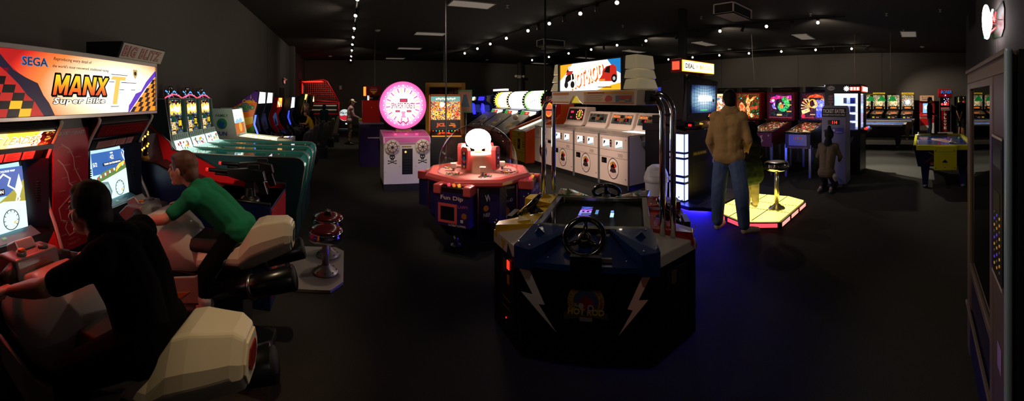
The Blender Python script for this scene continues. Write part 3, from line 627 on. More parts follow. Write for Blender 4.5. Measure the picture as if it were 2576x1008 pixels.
# ------------------------------------------------------------------ three coin lane games with glass topped lanes
TEAL = P('256e66', .3); GREYP = P('5a564f', .5)
SC_ART = ['12141c', '20485a', 'c8ccd0', '101418', '2a5aa0', '8a929a', '0e2c28', 'c89a2a']
for i, (dig, lab) in enumerate((('08', 'coin lane game showing 08, nearest of the three with teal glass-topped lanes'), ('32', 'coin lane game showing 32, middle of the three with teal lanes'), ('10', 'coin lane game showing 10, farthest of the three with teal lanes'))):
    T = thing('coin_lane_game', lab, 'arcade game', -.5, 4.58 + .55 * i, 0, FX, 'teal coin lane games')
    sp = [(.16, 0), (.05, .55), (0, .86), (.015, .93), (.06, .965), (.12, .975), (1.66, .975), (1.74, 1.05), (1.84, 1.67), (2.03, 1.67), (2.03, 0)]
    for s in (-1, 1):
        m = MB(); m.prism(sp, 'x', s * .262 - .01, s * .262 + .01, P('2c4c50', .35) if (i == 0 and s < 0) else TEAL); m.build('side_panel', T)
        m = MB(); m.tube([(s * .262, y, z) for y, z in sp[1:10]], .011, P('d8d4cc', .2, .6), 6); m.build('edge_trim', T)
    m = MB(); m.box((-.25, .1, .0), (.25, 1.6, .80), P('14302e', .4)); m.build('lane_body', T)
    m = MB(); m.prism([(.04, .80), (.04, .83), (1.3, .88), (1.70, 1.0), (1.70, .80)], 'x', -.25, .25, E('bfeee0', .95)); D = Draw(m, (0, .04, .8305), (1, 0, 0), (0, 1, .04), .002)
    m.build('playfield', T)
    m = MB(); m.box((-.252, .06, .955), (.252, 1.66, .962), PANE('e6fff6')); m.build('glass_top', T)
    # sloping instruction board under the score glass
    yd = unit((0, .05, .13)); m = MB(); m.panel((0, 1.685, 1.045), (1, 0, 0), yd, .5, .15, E('d8f4e8', 1.5), .006); D = Draw(m, V((0, 1.685, 1.045)) + unit(V((1, 0, 0)).cross(yd)) * .006, (1, 0, 0), yd)
    cols = [E('d04040', .9), E('3a8ad0', .9), E('e8d040', .9), E('3a9a5a', .9), E('ffffff', 1.4)]
    rr = random.Random(i)
    for k in range(26): D.disc(-.2 + .4 * rr.random(), -.06 + .1 * rr.random(), .012 + .012 * rr.random(), cols[k % 5], 1 + k % 3, 10)
    m.build('lower_artwork', T)
    yd = unit((0, .03, .12)); m = MB(); m.panel((0, 1.735, 1.155), (1, 0, 0), yd, .5, .09, P('c8d8d0', .5), .006); D = Draw(m, V((0, 1.735, 1.155)) + unit(V((1, 0, 0)).cross(yd)) * .006, (1, 0, 0), yd)
    for q in range(5):
        for k in range(7): D.rect(-.23 + k * .066, -.035 + q * .015, -.23 + k * .066 + .05 * (.6 + .4 * rr.random()), -.028 + q * .015, P('15302c', .5), 1)
    m.build('instruction_board', T)
    # score glass
    yd = unit((0, .04, .46)); o = V((0, 1.80, 1.425)); nz = unit(V((1, 0, 0)).cross(yd)); m = MB(); m.panel(o, (1, 0, 0), yd, .51, .50, P('2b6660', .35), .01)
    D = Draw(m, o + nz * .01, (1, 0, 0), yd, .0015)
    D.rect(-.21, -.23, .16, .235, ART(SC_ART, 30, .8), 1)
    D.rect(.16, -.23, .21, .235, P('0f3d38', .3), 1)
    fl = E('fff2b8', 3.); fo = E('ffb84a', 1.8)
    D.poly([(-.2, .05), (-.2, .16), (-.15, .19), (-.12, .15), (-.06, .2), (0, .16), (.05, .21), (.1, .17), (.14, .19), (.14, .06), (.06, .02), (.02, .06), (-.04, .04), (-.1, .07), (-.15, .02)], fo, 2)
    D.poly([(-.19, .08), (-.18, .14), (-.12, .11), (-.05, .16), (.02, .13), (.1, .16), (.12, .1), (.05, .06), (-.05, .08), (-.12, .09)], fl, 3)
    D.rect(-.13, .195, .06, .225, P('14060a', .3), 3); D.text('713', -.03, .21, .02, E('ff3a2a', 1.2), 4)
    D.poly([(-.16, .03), (-.08, .0), (-.03, -.05), (-.12, -.09), (-.18, -.05)], P('1d7a5a', .4), 2)
    for r in range(6):
        for c in range(3): D.disc(-.17 + c * .042, -.08 - r * .027 if r < 4 else -.10 - r * .026, .013, E('ffd890', 2.) if (r + c) % 3 else E('ff9a4a', 1.5), 3, 12)
    D.rect(.0, -.15, .14, -.03, P('0c0c10', .3), 3); D.text(dig, .07, -.09, .085, E('ffc81e', 1.6), 4, .10, .02)
    D.poly([(-.02, -.23), (.0, -.2), (.04, -.21), (.07, -.19), (.12, -.2), (.14, -.23)], P('c8d0da', .5), 3)
    m.build('score_glass', T)
    m = MB()
    for s in (-1, 1): m.panel(o + V((s * .252, 0, 0)) + nz * .01, (1, 0, 0), yd, .014, .52, P('a8b0b0', .3, .6), .02)
    m.panel(o + yd * .255 + nz * .01, (1, 0, 0), yd, .51, .014, P('a8b0b0', .3, .6), .02); m.build('score_frame', T)
    m = MB(); m.prism([(1.76, .8), (1.86, 1.66), (2.02, 1.66), (2.02, .8)], 'x', -.25, .25, GREYP); m.build('tower', T)
    # chrome pot and strings of coloured lamps on top
    m = MB(); m.lathe([(0, 0), (.07, 0), (.075, .03), (.06, .05), (.065, .16), (.055, .19), (0, .2)], (0, 1.92, 1.665), CHROME, 24); m.build('chrome_pot', T)
    m = MB()
    for k in range(18): u = -.25 + k * .03; m.ell((u, 1.84, 1.69 + .05 * sin(pi * (u + .26) / .52)), .010, E('ff4a5e', 2.2), 8)
    m.build('red_lamp_string', T)
    m = MB()
    for k in range(12): u = -.2 + k * .036; m.ell((u, 1.86, 1.755 + .03 * cos(k * .9)), .010, E('4a9aff', 2.2), 8)
    m.build('blue_lamp_string', T)

# ------------------------------------------------------------------ white family game with glowing playfield: local x = Y - 6.65
T = thing('lit_table_game', 'white pinball-like table game with glowing yellow playfield beyond the coin lane games', 'arcade game', -1.0, 6.65, 0, FX)
m = MB(); m.prism([(0, .35), (0, .92), (.9, 1.0), (.95, 1.0), (1.05, 1.5), (1.5, 1.5), (1.5, 0), (1.1, 0), (.9, .4)], 'x', -.34, -.32, P('d5dccf', .4)); D = Draw(m, (-.34, 1.24, 1.2), (0, -1, 0), (0, 0, 1))
D.text('FAMILY', 0, .17, .05, P('2a7a3a', .5), 1, .24, .02); D.disc(-.0, .02, .10, P('2f8f5a', .5), 1); D.poly([(-.04, .08), (.06, .04), (.03, -.03), (.07, -.06), (-.03, -.05), (-.06, .0)], P('2a5ab0', .5), 2); D.text('FUN', .0, -.16, .075, P('203a90', .5), 1, .2, .03)
m.prism([(0, .35), (0, .92), (.9, 1.0), (.95, 1.0), (1.05, 1.5), (1.5, 1.5), (1.5, 0), (1.1, 0), (.9, .4)], 'x', .32, .34, P('d5dccf', .4)); m.build('cabinet_sides', T)
m = MB(); m.prism([(.02, .4), (.02, .88), (.98, .97), (.98, .4)], 'x', -.32, .32, P('7d8a80', .5)); m.box((-.32, 1.1, 0), (.32, 1.48, 1.48), P('8a9488', .5)); m.build('cabinet', T)
m = MB(); m.panel((0, .5, .935), (1, 0, 0), (0, .96, .09), .6, .92, E('fff3bd', 1.7), .01); D = Draw(m, (0, .5, .947), (1, 0, 0), (0, .96, .09))
for k in range(10): D.disc(-.2 + .4 * ((k * 7) % 10) / 10, -.35 + k * .075, .03, E('e8a03a', 1.), 1, 12)
m.build('playfield', T)
yd = unit((0, .09, .45)); m = MB(); m.panel((0, 1.03, 1.25), (1, 0, 0), yd, .62, .46, E('fffbe6', 2.2), .01); D = Draw(m, V((0, 1.03, 1.25)) + unit(V((1, 0, 0)).cross(yd)) * .01, (1, 0, 0), yd)
D.rect(-.31, -.23, .31, -.02, E('d8741e', .9), 1); D.disc(.05, -.11, .09, E('ffb030', 1.1), 2); D.poly([(-.25, .0), (-.1, .06), (0, .03), (.15, .07), (.25, .02), (.2, -.03), (-.2, -.03)], E('9acbe0', 1.2), 2); m.build('back_glass', T)
m = MB(); m.box((-.22, -.03, .80), (.22, .24, .97), P('b8b0a8', .35)); m.box((-.2, -.0, .97), (.2, .2, .975), P('9a9a98', .15, .8)); D = Draw(m, (0, .1, .976), (1, 0, 0), (0, 1, 0)); D.rect(-.06, -.04, .08, .05, E('fff6e0', 2.5), 1); m.build('control_box', T, bevel=.006)
for sx in (-.28, .28):
    m = MB(); m.box((sx - .03, .05, 0), (sx + .03, .12, .42), P('6a6a68', .4)); m.build('leg', T)

# ------------------------------------------------------------------ sit-down driving games along the left wall (front of each faces +X)
def driver(x, y, lab, w=.72, h=1.84, body=P('0b0b0d', .3), side=None, mq=E('ffffff', 2.), screen=None, trim=None, seat=P('16161a', .5), grp='sit-down driving games', art=None, mqtall=.24, lean=0., glow=None):
    t = thing('driving_game', lab, 'arcade game', x, y, 0, FX, grp)
    p = [(1.0, 0), (.98, .55), (.86, .72), (.90, .80), (1.06, 1.0), (1.12, 1.22), (1.02, h - .3), (.98, h - .02), (1.06, h), (1.35, h - .18), (1.72, h - .50), (1.74, 0)]
    for s in (-1, 1):
        m = MB(); m.prism(p, 'x', s * (w / 2) - .014, s * (w / 2) + .014, side or body)
        if art and s < 0: art(Draw(m, (-w / 2 - .014, 0, 0), (0, -1, 0), (0, 0, 1), .002))
        m.build('side_panel', t)
        if trim:
            m = MB(); m.tube([(s * w / 2, a, b) for a, b in p[1:9]], .018, trim, 8); m.build('edge_trim', t)
    m = MB(); m.prism([(1.1, 0), (1.05, .6), (1.12, 1.05), (1.2, 1.2), (1.12, h - .3), (1.08, h - .02), (1.35, h - .2), (1.70, h - .52), (1.72, 0)], 'x', -w / 2 + .02, w / 2 - .02, body); m.build('cabinet', t)
    m = MB(); m.panel((0, 1.02, h - .02 - mqtall / 2), (1, 0, 0), (0, -.05 - lean, 1), w * .9, mqtall, mq, .012); m.build('marquee', t)
    if glow:
        m = MB(); m.prism([(1.02, .95), (1.10, 1.16), (1.07, 1.35), (1.03, 1.35), (1.06, 1.16), (.99, .97)], 'x', -w / 2 - .018, -w / 2 - .012, E(glow, 1.3)); m.build('side_glow', t)  # glowing strip put in for the blue gleam on the side
    m = MB(); m.panel((0, 1.15, 1.16), (1, 0, 0), (0, .18, 1), w * .8, .40, screen or E('1a2a5a', .3), .012)
    D = Draw(m, (0, 1.135, 1.16), (1, 0, 0), (0, .18, 1), .002); D.poly([(-.2, -.18), (.2, -.18), (.05, .0), (-.03, .0)], P('2a2a30', .5), 1); m.build('screen', t)
    m = MB(); m.prism([(.98, .86), (.78, .78), (.76, .66), (.98, .55)], 'x', -w / 2 + .05, w / 2 - .05, P('121214', .4)); m.build('dashboard', t, bevel=.01)
    m = MB(); n = 20; c = V((0, .74, .84)); a = V((1, 0, 0)); b = unit((0, .45, .9)); m.tube([c + (a * cos(2 * pi * k / n) + b * sin(2 * pi * k / n)) * .14 for k in range(n)], .015, RUBBER, 8, closed=True)
    for k in (90, 210, 330): m.cyl(c, c + (a * cos(R(k)) + b * sin(R(k))) * .135, .012, DKGREY, n=8)
    m.cyl(c, c + V((0, .14, -.07)), .03, DKGREY, n=12); m.build('steering_wheel', t)
    m = MB(); m.prism([(.62, .30), (.60, .42), (.22, .40), (.08, .98), (-.02, 1.0), (-.04, .9), (.06, .3)], 'x', -.24, .24, seat); m.build('seat', t, bevel=.03, seg=3)
    m = MB(); m.box((-.26, .0, 0), (.26, .66, .30), P('0e0e10', .5)); m.box((-w / 2 + .05, .6, 0), (w / 2 - .05, 1.1, .08), P('0e0e10', .5)); m.build('seat_base', t, bevel=.01)
    return t
def world_art(D):
    w = -1.0; X = lambda px: -px      # u runs towards the player (local y mirrored)
    pu, orr, yl, gr, bl, br = P('5a2a9a', .3), P('ff7a1a', .3), P('ffd04a', .3), P('4a9a3c', .3), P('3f9fc0', .3), P('9a4a18', .3)
    D.poly([(-1.73, .02), (-1.73, 1.33), (-1.35, 1.65), (-1.06, 1.83), (-.99, 1.82), (-1.03, 1.54), (-1.13, 1.22), (-1.07, 1.0), (-1.0, .85), (-1.0, .02)], orr, 1)
    D.poly([(-1.5, 1.52), (-1.35, 1.65), (-1.06, 1.83), (-.99, 1.82), (-1.02, 1.6), (-1.2, 1.66)], pu, 2)
    D.poly([(-1.73, 1.0), (-1.73, 1.2), (-1.5, 1.25), (-1.1, 1.32), (-1.1, 1.18)], yl, 2)
    D.poly([(-1.7, .9), (-1.5, 1.1), (-1.3, 1.0), (-1.1, 1.15), (-1.05, .9), (-1.3, .7)], gr, 3); D.poly([(-1.55, .8), (-1.35, .95), (-1.12, .92), (-1.1, .75)], bl, 4)
    D.poly([(-1.72, 1.1), (-1.62, 1.22), (-1.5, 1.12), (-1.55, .95), (-1.72, .95)], br, 4); D.poly([(-1.72, .7), (-1.5, .72), (-1.2, .62), (-1.02, .68), (-1.02, .45), (-1.72, .45)], yl, 3)
    D.disc(-1.27, 1.50, .12, P('2a6a9a', .4), 3, ry=.09); D.ring(-1.27, 1.50, .17, .02, P('c9c9a0', .4), 4, ry=.06)
    D.text('WORLD', -1.27, 1.50, .085, P('6fbe6a', .4), 6, .38, .02, 0, 0, 1.1, (.05, P('0c2a1c', .4)))
    D.text("Cruis'n", -1.2, 1.63, .08, P('ffd23a', .4), 5, .26, .02, .3); D.poly([(-1.16, 1.68), (-1.15, 1.77), (-1.14, 1.68)], P('e8d8a0', .4), 5)
    rr = random.Random(3)
    for k in range(14): u = -1.75 + .7 * rr.random(); D.poly([(u, .5 + .2 * rr.random()), (u + .08, .55 + .3 * rr.random()), (u + .05, .48)], [P('b01a1a', .4), br, gr, P('101010', .4)][k % 4], 5)
driver(-.78, 7.58, 'driving game with orange and purple landscape on its side, lit white marquee on top', h=1.84, art=world_art, glow='6a8aff', mq=E('fff4ea', 2.2), trim=P('1c2036', .25))
driver(-.78, 8.36, 'driving game with pale lit marquee directly behind the orange landscape one', h=1.84, mq=E('ffe6f0', 1.8), trim=P('1c2036', .25))
driver(-.76, 9.55, 'red-sided driving game with small orange lit marquee', h=1.72, side=REDP, mq=ART(['ff8a2a', 'ffd23a', 'e03a1a', 'ffe9b0'], 9, 1.6), screen=E('305a8a', .4))
driver(-.55, 10.5, 'driving game with big rounded white lit marquee and blue glowing side', w=.8, h=1.74, mq=ART(['ffffff', 'e8fff0', 'fff6d0', 'd0f0ff', 'ffb0c0'], 6, 2.6), mqtall=.30, glow='3a50ff', trim=P('1a2250', .3), screen=E('1a2a6a', .4))
driver(-.72, 11.6, 'driving game with thin yellow and red lit marquee next to the big white one', h=1.68, mq=ART(['ffcf5a', 'ff8040', 'fff0c0'], 8, 1.5))
driver(-.45, 12.9, 'yellow-trimmed riding game with slanted yellow marquee beside the grey-haired man', w=.8, h=1.86, body=P('0e0e10', .4), mq=E('ffe27a', 2.2), trim=P('d8b820', .4), seat=P('4a443a', .5), lean=.35, mqtall=.2, screen=ART(['3a2a20', '804020', '20304a', 'a06030'], 6, .35))
driver(-.30, 14.3, 'riding game with two small slit lamps on top near the red basketball cage', w=.8, h=1.82, mq=ART(['101010', 'ffeac0', '101010', '101010'], 5, 2.), seat=P('4a443a', .5), trim=P('b86a1a', .4))

# ------------------------------------------------------------------ basketball cage, far riser, drum lamp
T = thing('basketball_game', 'large red wire basketball cage game with white-striped base in the far corner', 'arcade game', -.42, 20.1, 0, FX)
RF = P('c01016', .35); RL = E('ff2418', 3.5)
cage = [(.0, 1.50), (.62, 2.60), (.85, 2.70), (2.1, 2.62), (2.1, 1.62)]
for s in (-.5, .5):
    m = MB(); m.tube([(s, y, z) for y, z in cage], .028, RF, 8); m.tube([(s, 0, 1.5), (s, 2.1, 1.62)], .03, RF, 8); m.cyl((s, 0, 0), (s, 0, 1.5), .03, RF); m.build('side_frame', T)
    m = MB(); MS = P('d84038', .4)
    for k in range(1, 18):
        y = k * 2.1 / 18; top = 1.5 + (y / .62) * 1.1 if y < .62 else (2.6 + (y - .62) * .43 if y < .85 else 2.7 - (y - .85) * .064)
        m.cyl((s, y, 1.5 + .057 * y), (s, y, top), .005, MS, n=5)
    for k in range(1, 10):
        z = 1.55 + k * .115; y0 = max(0, (z - 1.5) / 1.1 * .62); m.cyl((s, y0, z), (s, 2.1, z), .005, MS, n=5)
    m.build('wire_mesh', T)
m = MB(); m.box((-.5, .0, .05), (.5, 2.1, 1.45), P('0d0b0b', .5)); 
D = Draw(m, (-.5, 0, 0), (0, -1, 0), (0, 0, 1), .004)
for z in (1.05, 1.28): D.rect(-1.9, z, -.12, z + .06, P('e0d8c8', .5), 1)
D.rect(-2.1, .84, 0, .90, RF, 1); D.rect(-2.1, 1.40, 0, 1.46, RF, 1); D.rect(-.6, .15, -.5, .6, P('202020', .4), 1); D.text('>>', -.5, .45, .06, P('c8a01a', .5), 2); D.text('>>', -.5, .2, .06, P('c8a01a', .5), 2); m.build('base', T)
m = MB(); m.box((-.5, 2.0, 1.5), (.5, 2.1, 2.7), P('5a1210', .5)); m.build('backboard_wall', T)
m = MB(); m.box((-.32, 1.98, 1.95), (.32, 2.0, 2.45), P('c8c0b8', .4)); m.build('backboard', T)
m = MB(); m.tube([(.2 * cos(a), 1.75 + .2 * sin(a), 1.95) for a in (2 * pi * k / 20 for k in range(20))], .012, P('e05010', .4), 6, closed=True); m.build('hoop', T)
for s in (-1, 1):
    m = MB(); m.box((s * .46, .9, 2.6), (s * .40, 2.0, 2.64), RL); m.build('red_lamp', T)
m = MB(); m.box((-.47, 1.97, 1.9), (-.40, 1.985, 2.5), RL); m.build('red_lamp', T)
m = MB(); m.box((-1.4, 18.9, 0), (.25, 19.5, .10), P('4a6a78', .5)); m.box((-1.4, 18.9, .10), (.25, 18.93, .105), P('9ab8c4', .4)); tag(m.build('floor_riser'), 'low pale blue floor riser in front of the red basketball cage', 'platform')
T = thing('drum_lamp', 'round white and red lit drum sign low by the far wall', 'sign', -.12, 21.4, 0, 0)
m = MB(); m.cyl((0, 0, .72), (0, .12, .72), .36, DKGREY, n=32); m.box((-.2, .0, 0), (.2, .14, .4), DKGREY); m.build('drum', T)
m = MB(); m.cyl((0, -.02, .72), (0, 0, .72), .34, E('e6f6f4', .8), n=32); D = Draw(m, (0, -.021, .72), *FRONT, lay=.004); D.poly([(-.33, .02), (-.2, -.04), (0, .0), (.2, -.06), (.33, -.02), (.24, -.24), (0, -.33), (-.24, -.24)], E('e02a3a', .8), 1); D.text('He', -.14, .14, .18, P('1a3a5a', .4), 2, .24, .02); D.line([(.02, .08), (.1, .16), (.16, .08), (.24, .14)], .03, P('1a3a5a', .4), 2); m.build('drum_face', T)
m = MB(); m.box((.0, -.30, .0), (.3, -.04, .3), P('1a1a1a', .5)); D = Draw(m, (.15, -.30, .15), *FRONT); D.rect(-.1, .05, .1, .12, E('dff4ff', 1.2), 1); m.build('ticket_box', T)
# ------------------------------------------------------------------ left side of the middle island
T = thing('video_cabinet', 'dark upright video cabinet with green control box, played by the white-capped person', 'arcade game', .74, 13.5, 0, FNX)
m = MB(); p = [(.0, 0), (.0, .8), (-.12, .86), (-.12, .95), (.12, 1.02), (.3, 1.5), (.1, 1.62), (.08, 1.85), (.75, 1.85), (.75, 0)]
m.prism(p, 'x', -.36, .36, P('0c0b0c', .45)); m.build('cabinet', T)
m = MB(); m.prism([(-.02, .70), (-.3, .74), (-.3, .92), (-.1, .96)], 'x', -.3, .3, P('7a8a1a', .4)); D = Draw(m, (0, -.30, .83), *FRONT); D.disc(-.1, 0, .05, P('2a4a10', .4), 1); D.rect(.05, -.05, .2, .05, P('3a4a12', .4), 1); m.build('control_box', T, bevel=.008)
m = MB(); m.panel((0, .205, 1.28), (1, 0, 0), (0, .35, 1), .6, .40, P('101820', .1), .008); m.build('screen', T)
m = MB(); m.panel((.0, .085, 1.74), (1, 0, 0), (0, -.1, 1), .66, .2, E('ffeef4', .5), .01); m.build('marquee', T)
m = MB(); m.box((-.362, .05, 1.62), (-.375, .11, 1.92), E('ffe8f0', 2.2)); m.build('side_lamp', T)
T = thing('redemption_tower', 'red ticket tower with orange lamp on a purple base beside the pink prize wheel', 'arcade game', .62, 9.0, 0, 0)
m = MB(); m.box((-.3, 0, 0), (.3, .7, 1.05), P('2a1638', .4)); m.prism([(-.3, 1.05), (.3, 1.05), (.3, 1.08), (-.3, 1.08)], 'y', -.02, .7, P('8a7a90', .4)); D = Draw(m, (0, -.0, .6), *FRONT); D.rect(-.1, .1, .2, .13, P('c8b8a0', .4), 1); m.build('base', T)
m = MB(); m.box((-.22, .1, 1.08), (.22, .6, 1.64), P('c41a12', .3)); D = Draw(m, (0, .1, 1.36), *FRONT); D.rect(-.2, -.26, .2, .26, P('d8281a', .3), 1); D.disc(0, .1, .012, P('f0c060', .4), 2); m.build('tower', T, bevel=.01)
m = MB(); m.cyl((0, .35, 1.64), (0, .35, 1.76), .04, CHROME); m.build('neck', T)
m = MB(); m.box((-.14, .2, 1.76), (.25, .5, 2.0), P('6a1010', .4)); D = Draw(m, (.06, .2, 1.88), *FRONT); D.poly([(-.1, .0), (.1, .0), (0, -.09)], P('d89a2a', .4), 1); D.text('Ticket', 0, .075, .035, P('c86a5a', .4), 1, .15); D.rect(-.1, .02, .1, .045, P('c86a5a', .4), 1); m.build('sign', T)
m = MB(); m.box((-.19, .2, 1.75), (-.13, .34, 1.98), E('ff8a2a', 1.8)); m.build('orange_lamp', T)
# ------------------------------------------------------------------ prize wheel
T = thing('prize_wheel_game', 'white pirate cabinet with skulls under a big glowing pink prize wheel', 'arcade game', 1.10, 6.58, 0, FNY)
WC = P('d8cfc6', .35); PINK = P('e85aa0', .3)
m = MB(); m.box((-.43, .0, .0), (.43, .72, .13), P('15120f', .5)); m.build('plinth', T)
m = MB(); m.box((-.43, .0, .13), (.43, .72, .84), WC); D = Draw(m, (0, .0, .5), *FRONT, lay=.002)
D.rect(-.095, -.20, .10, .27, BLACK, 1)
D.poly([(-.085, -.18), (.09, -.18), (.09, .25), (-.085, .25)], P('16161a', .3), 2)
for k in range(6): D.rect(-.06, -.16 + k * .05, .065, -.155 + k * .05, P('3a3a3c', .4), 3)
D.disc(-.03, .21, .02, E('ffb060', 1.5), 3); D.rect(-.1, .295, .08, .315, P('d8a81a', .5), 1)
for k in range(6): D.poly([(-.1 + .03 * k, .295), (-.085 + .03 * k, .295), (-.075 + .03 * k, .315), (-.09 + .03 * k, .315)], P('141414', .4), 2)
ink = P('0c0b0b', .5)
for sx in (-.275, .285):                                   # skull and crossbones
    D.disc(sx, .125, .05, ink, 1); D.rect(sx - .026, .05, sx + .026, .10, ink, 1)
    for e in (-.02, .02): D.disc(sx + e, .12, .012, WC, 2, 12)
    D.disc(sx, .098, .006, WC, 2, 8)
    for e in (-.014, 0, .014): D.rect(sx + e - .003, .055, sx + e + .003, .075, WC, 2)
    for s in (-1, 1):
        D.line([(sx - s * .07, .0), (sx + s * .07, .055)], .014, ink, 1); 
        for e in (-1, 1): D.disc(sx + s * e * .07, .03 + e * .024 - .002, .012, ink, 1, 10)
for u, v in ((.16, -.06), (-.14, -.05), (-.4, -.15)): D.disc(u, v, .006, ink, 1, 8)
m.build('front_panel', T, bevel=.004)
for sx in (-.275, .285):                                   # ship's wheel discs
    m = MB(); m.cyl((sx, -.03, .80), (sx, .0, .80), .14, P('e0d6cc', .35), n=32)
    br = P('6a2a24', .4); D = Draw(m, (sx, -.0305, .80), *FRONT, lay=.002); D.ring(0, 0, .095, .014, br, 1); D.disc(0, 0, .026, P('1c1210', .4), 3)
    for k in range(8): a = k * pi / 4 + .2; D.line([(0, 0), (.125 * cos(a), .125 * sin(a))], .010, br, 2)
    m.build('ship_wheel_disc', T)
m = MB(); m.prism([(.0, .84), (-.02, .88), (.02, .985), (.5, 1.06), (.72, 1.06), (.72, .84)], 'x', -.44, .44, P('e0a0c8', .3)); m.build('control_top', T, bevel=.01)
m = MB(); m.panel((0, -.006, .93), (1, 0, 0), (0, .04, .11), .82, .09, P('d86ab0', .15, 0, .5), .004); m.build('clear_front_strip', T)
m = MB(); D = Draw(m, (0, .26, 1.024), (1, 0, 0), (0, .48, .075), .003); D.rect(-.42, -.22, .42, .20, P('e86ab4', .3), 1)
for k in range(5): D.disc(-.28 + .14 * k, .08, .05, P('8a1a44', .4), 2, 18, .03); D.disc(-.28 + .14 * k, .08, .03, P('d878b0', .4), 3, 14, .018)
D.line([(-.4, .02), (.4, .02)], .012, P('b03a80', .4), 2); m.build('button_panel', T)
for k in range(3):
    m = MB(); m.cyl((-.2 + .2 * k, .12, 1.005), (-.2 + .2 * k, .115, 1.03), .03, E('ff5a9a', .9)); m.build('play_button', T)
m = MB(); m.box((-.14, .45, 1.06), (.14, .62, 1.2), P('40303a', .4)); m.prism([(-.16, 1.04), (.16, 1.04), (.1, 1.3), (-.1, 1.3)], 'y', .42, .5, P('8a6a30', .4)); m.build('wheel_stand', T)
# wheel faces the player
wc = V((-.02, .36, 1.555)); Rw = .455
m = MB(); m.cyl(wc + V((0, .02, 0)), wc + V((0, .16, 0)), Rw + .015, P('4a1030', .35), n=56); m.build('wheel_housing', T)
m = MB(); m.cyl(wc, wc + V((0, .02, 0)), Rw, GRAD([(0, 'ffffff'), (.58, 'fff4fa'), (.74, 'ffb4d8'), (.88, 'ec68a8'), (1.05, 'd84c92')], tuple(wc), (Rw, 1, Rw), 1.7), n=56)  # white centre is lamp glow put into the face's colour
D = Draw(m, wc, *FRONT, lay=.002); hot = E('ff5ab0', 1.1); yel = E('ffcfa0', 1.3); mag = E('c81a6a', .6)
for k in range(28):
    a = k * 2 * pi / 28; D.disc(.375 * cos(a), .375 * sin(a), .026, E('ff8ac8', 1.4) if k % 2 else E('f868b8', 1.1), 1, 14); D.disc(.375 * cos(a), .375 * sin(a), .014, E('ffd8ee', 2.) if k not in (7, 8) else E('ffffff', 6.), 2, 12)
    b = a + pi / 28; D.poly([(.33 * cos(b - .03), .33 * sin(b - .03)), (.33 * cos(b + .03), .33 * sin(b + .03)), (.25 * cos(b + .045), .25 * sin(b + .045)), (.25 * cos(b - .045), .25 * sin(b - .045))], yel if k % 2 else hot, 1)
D.rect(-.065, .055, .085, .125, mag, 2); D.text('050', .01, .09, .045, E('ff2a50', 1.6), 3)
D.text('SPIN FOR TICKETS', .0, -.01, .11, E('c02a5e', .6), 2, .46, .02)
D.rect(-.15, -.135, -.06, -.095, mag, 2); D.text('0000', -.105, -.115, .022, E('ff4a6a', 1.4), 3); D.rect(.07, -.135, .16, -.095, mag, 2); D.text('0000', .115, -.115, .022, E('ff4a6a', 1.4), 3)
D.poly([(-.04, -.12), (.05, -.12), (.03, -.19), (.06, -.24), (-.05, -.24), (-.02, -.19)], E('ff9ad0', 1.), 2); D.line([(-.1, -.31), (-.05, -.35), (.0, -.31), (.05, -.35), (.1, -.31)], .02, E('d83a8a', .7), 2)
for k in range(5): a = R(40 + k * 25); D.poly([(.2 * cos(a), .2 * sin(a)), (.24 * cos(a - .1), .24 * sin(a - .1)), (.3 * cos(a), .3 * sin(a)), (.24 * cos(a + .1), .24 * sin(a + .1))], E('ffe0f0', 1.8), 2)
m.build('wheel_face', T)

# ------------------------------------------------------------------ JCL ticket game behind the dome machine
T = thing('flower_ticket_game', 'tall ticket game with backlit orange flower artwork and red lettering behind the candy dome', 'arcade game', 2.12, 7.55, 0, R(-12))
OR = P('c8701a', .4)
m = MB(); m.box((-.36, .0, 0), (.36, .85, .84), P('0e0c0c', .4)); m.box((-.36, .45, .84), (.36, .85, 1.78), P('120e0e', .4)); m.build('cabinet', T, bevel=.006)
m = MB(); yd = (0, .45, .12); m.panel((0, .23, .90), (1, 0, 0), yd, .66, .42, P('2a1408', .3), .01); D = Draw(m, V((0, .22, .91)), (1, 0, 0), yd, .003)
D.text('JCL', -.02, .02, .13, E('ff4a1e', 1.2), 2, .34, .05)
for k in range(9): D.disc(-.28 + .07 * k, .17, .014, E(['ff4040', '40c0ff', '50ff70', 'ffe050'][k % 4], 2.), 2, 10)
D.rect(-.32, -.2, .32, -.13, E('ffb040', .7), 1); m.build('playfield', T)
for s in (-1, 1):
    m = MB(); m.box((s * .36, .38, .84), (s * .335, .46, 1.78), OR); m.build('side_frame', T)
m = MB(); m.box((-.36, .38, 1.74), (.36, .46, 1.78), OR); m.build('top_frame', T)
m = MB(); m.box((-.37, .37, .95), (-.362, .40, 1.76), E('ff5040', .9)); m.build('red_side_lamp', T)
m = MB(); m.box((-.33, .42, 1.20), (.33, .45, 1.73), ART(['2a1004', 'ff8a1e', 'ffb42a', 'd84a12', '1a5a4a', 'ffd860', 'e86a1a', '7a1a1a', 'ffe9a0', '3a1408', '3a6ab0', 'd83a3a'], 55, 1.25))
D = Draw(m, (0, .42, 1.465), *FRONT, lay=.002); D.rect(-.33, .16, .33, .265, E('7ac0b8', .8), 1); [D.disc(-.2 + .045 * k, .205 + .012 * (k % 2), .022, E('fff0d0', 1.3), 2, 8) for k in range(10)]
rr = random.Random(8)
for k in range(12):
    u, v = -.27 + .54 * rr.random(), -.2 + .3 * rr.random(); r0 = .03 + .02 * rr.random(); c = E(['ff8a1a', 'ffae2a', 'e84a2a', 'ffd050'][k % 4], 1.2)
    for q in range(6): D.disc(u + r0 * .7 * cos(q * pi / 3), v + r0 * .7 * sin(q * pi / 3), r0 * .5, c, 2, 8)
    D.disc(u, v, r0 * .35, E('7a2a0a', .5), 3, 8)
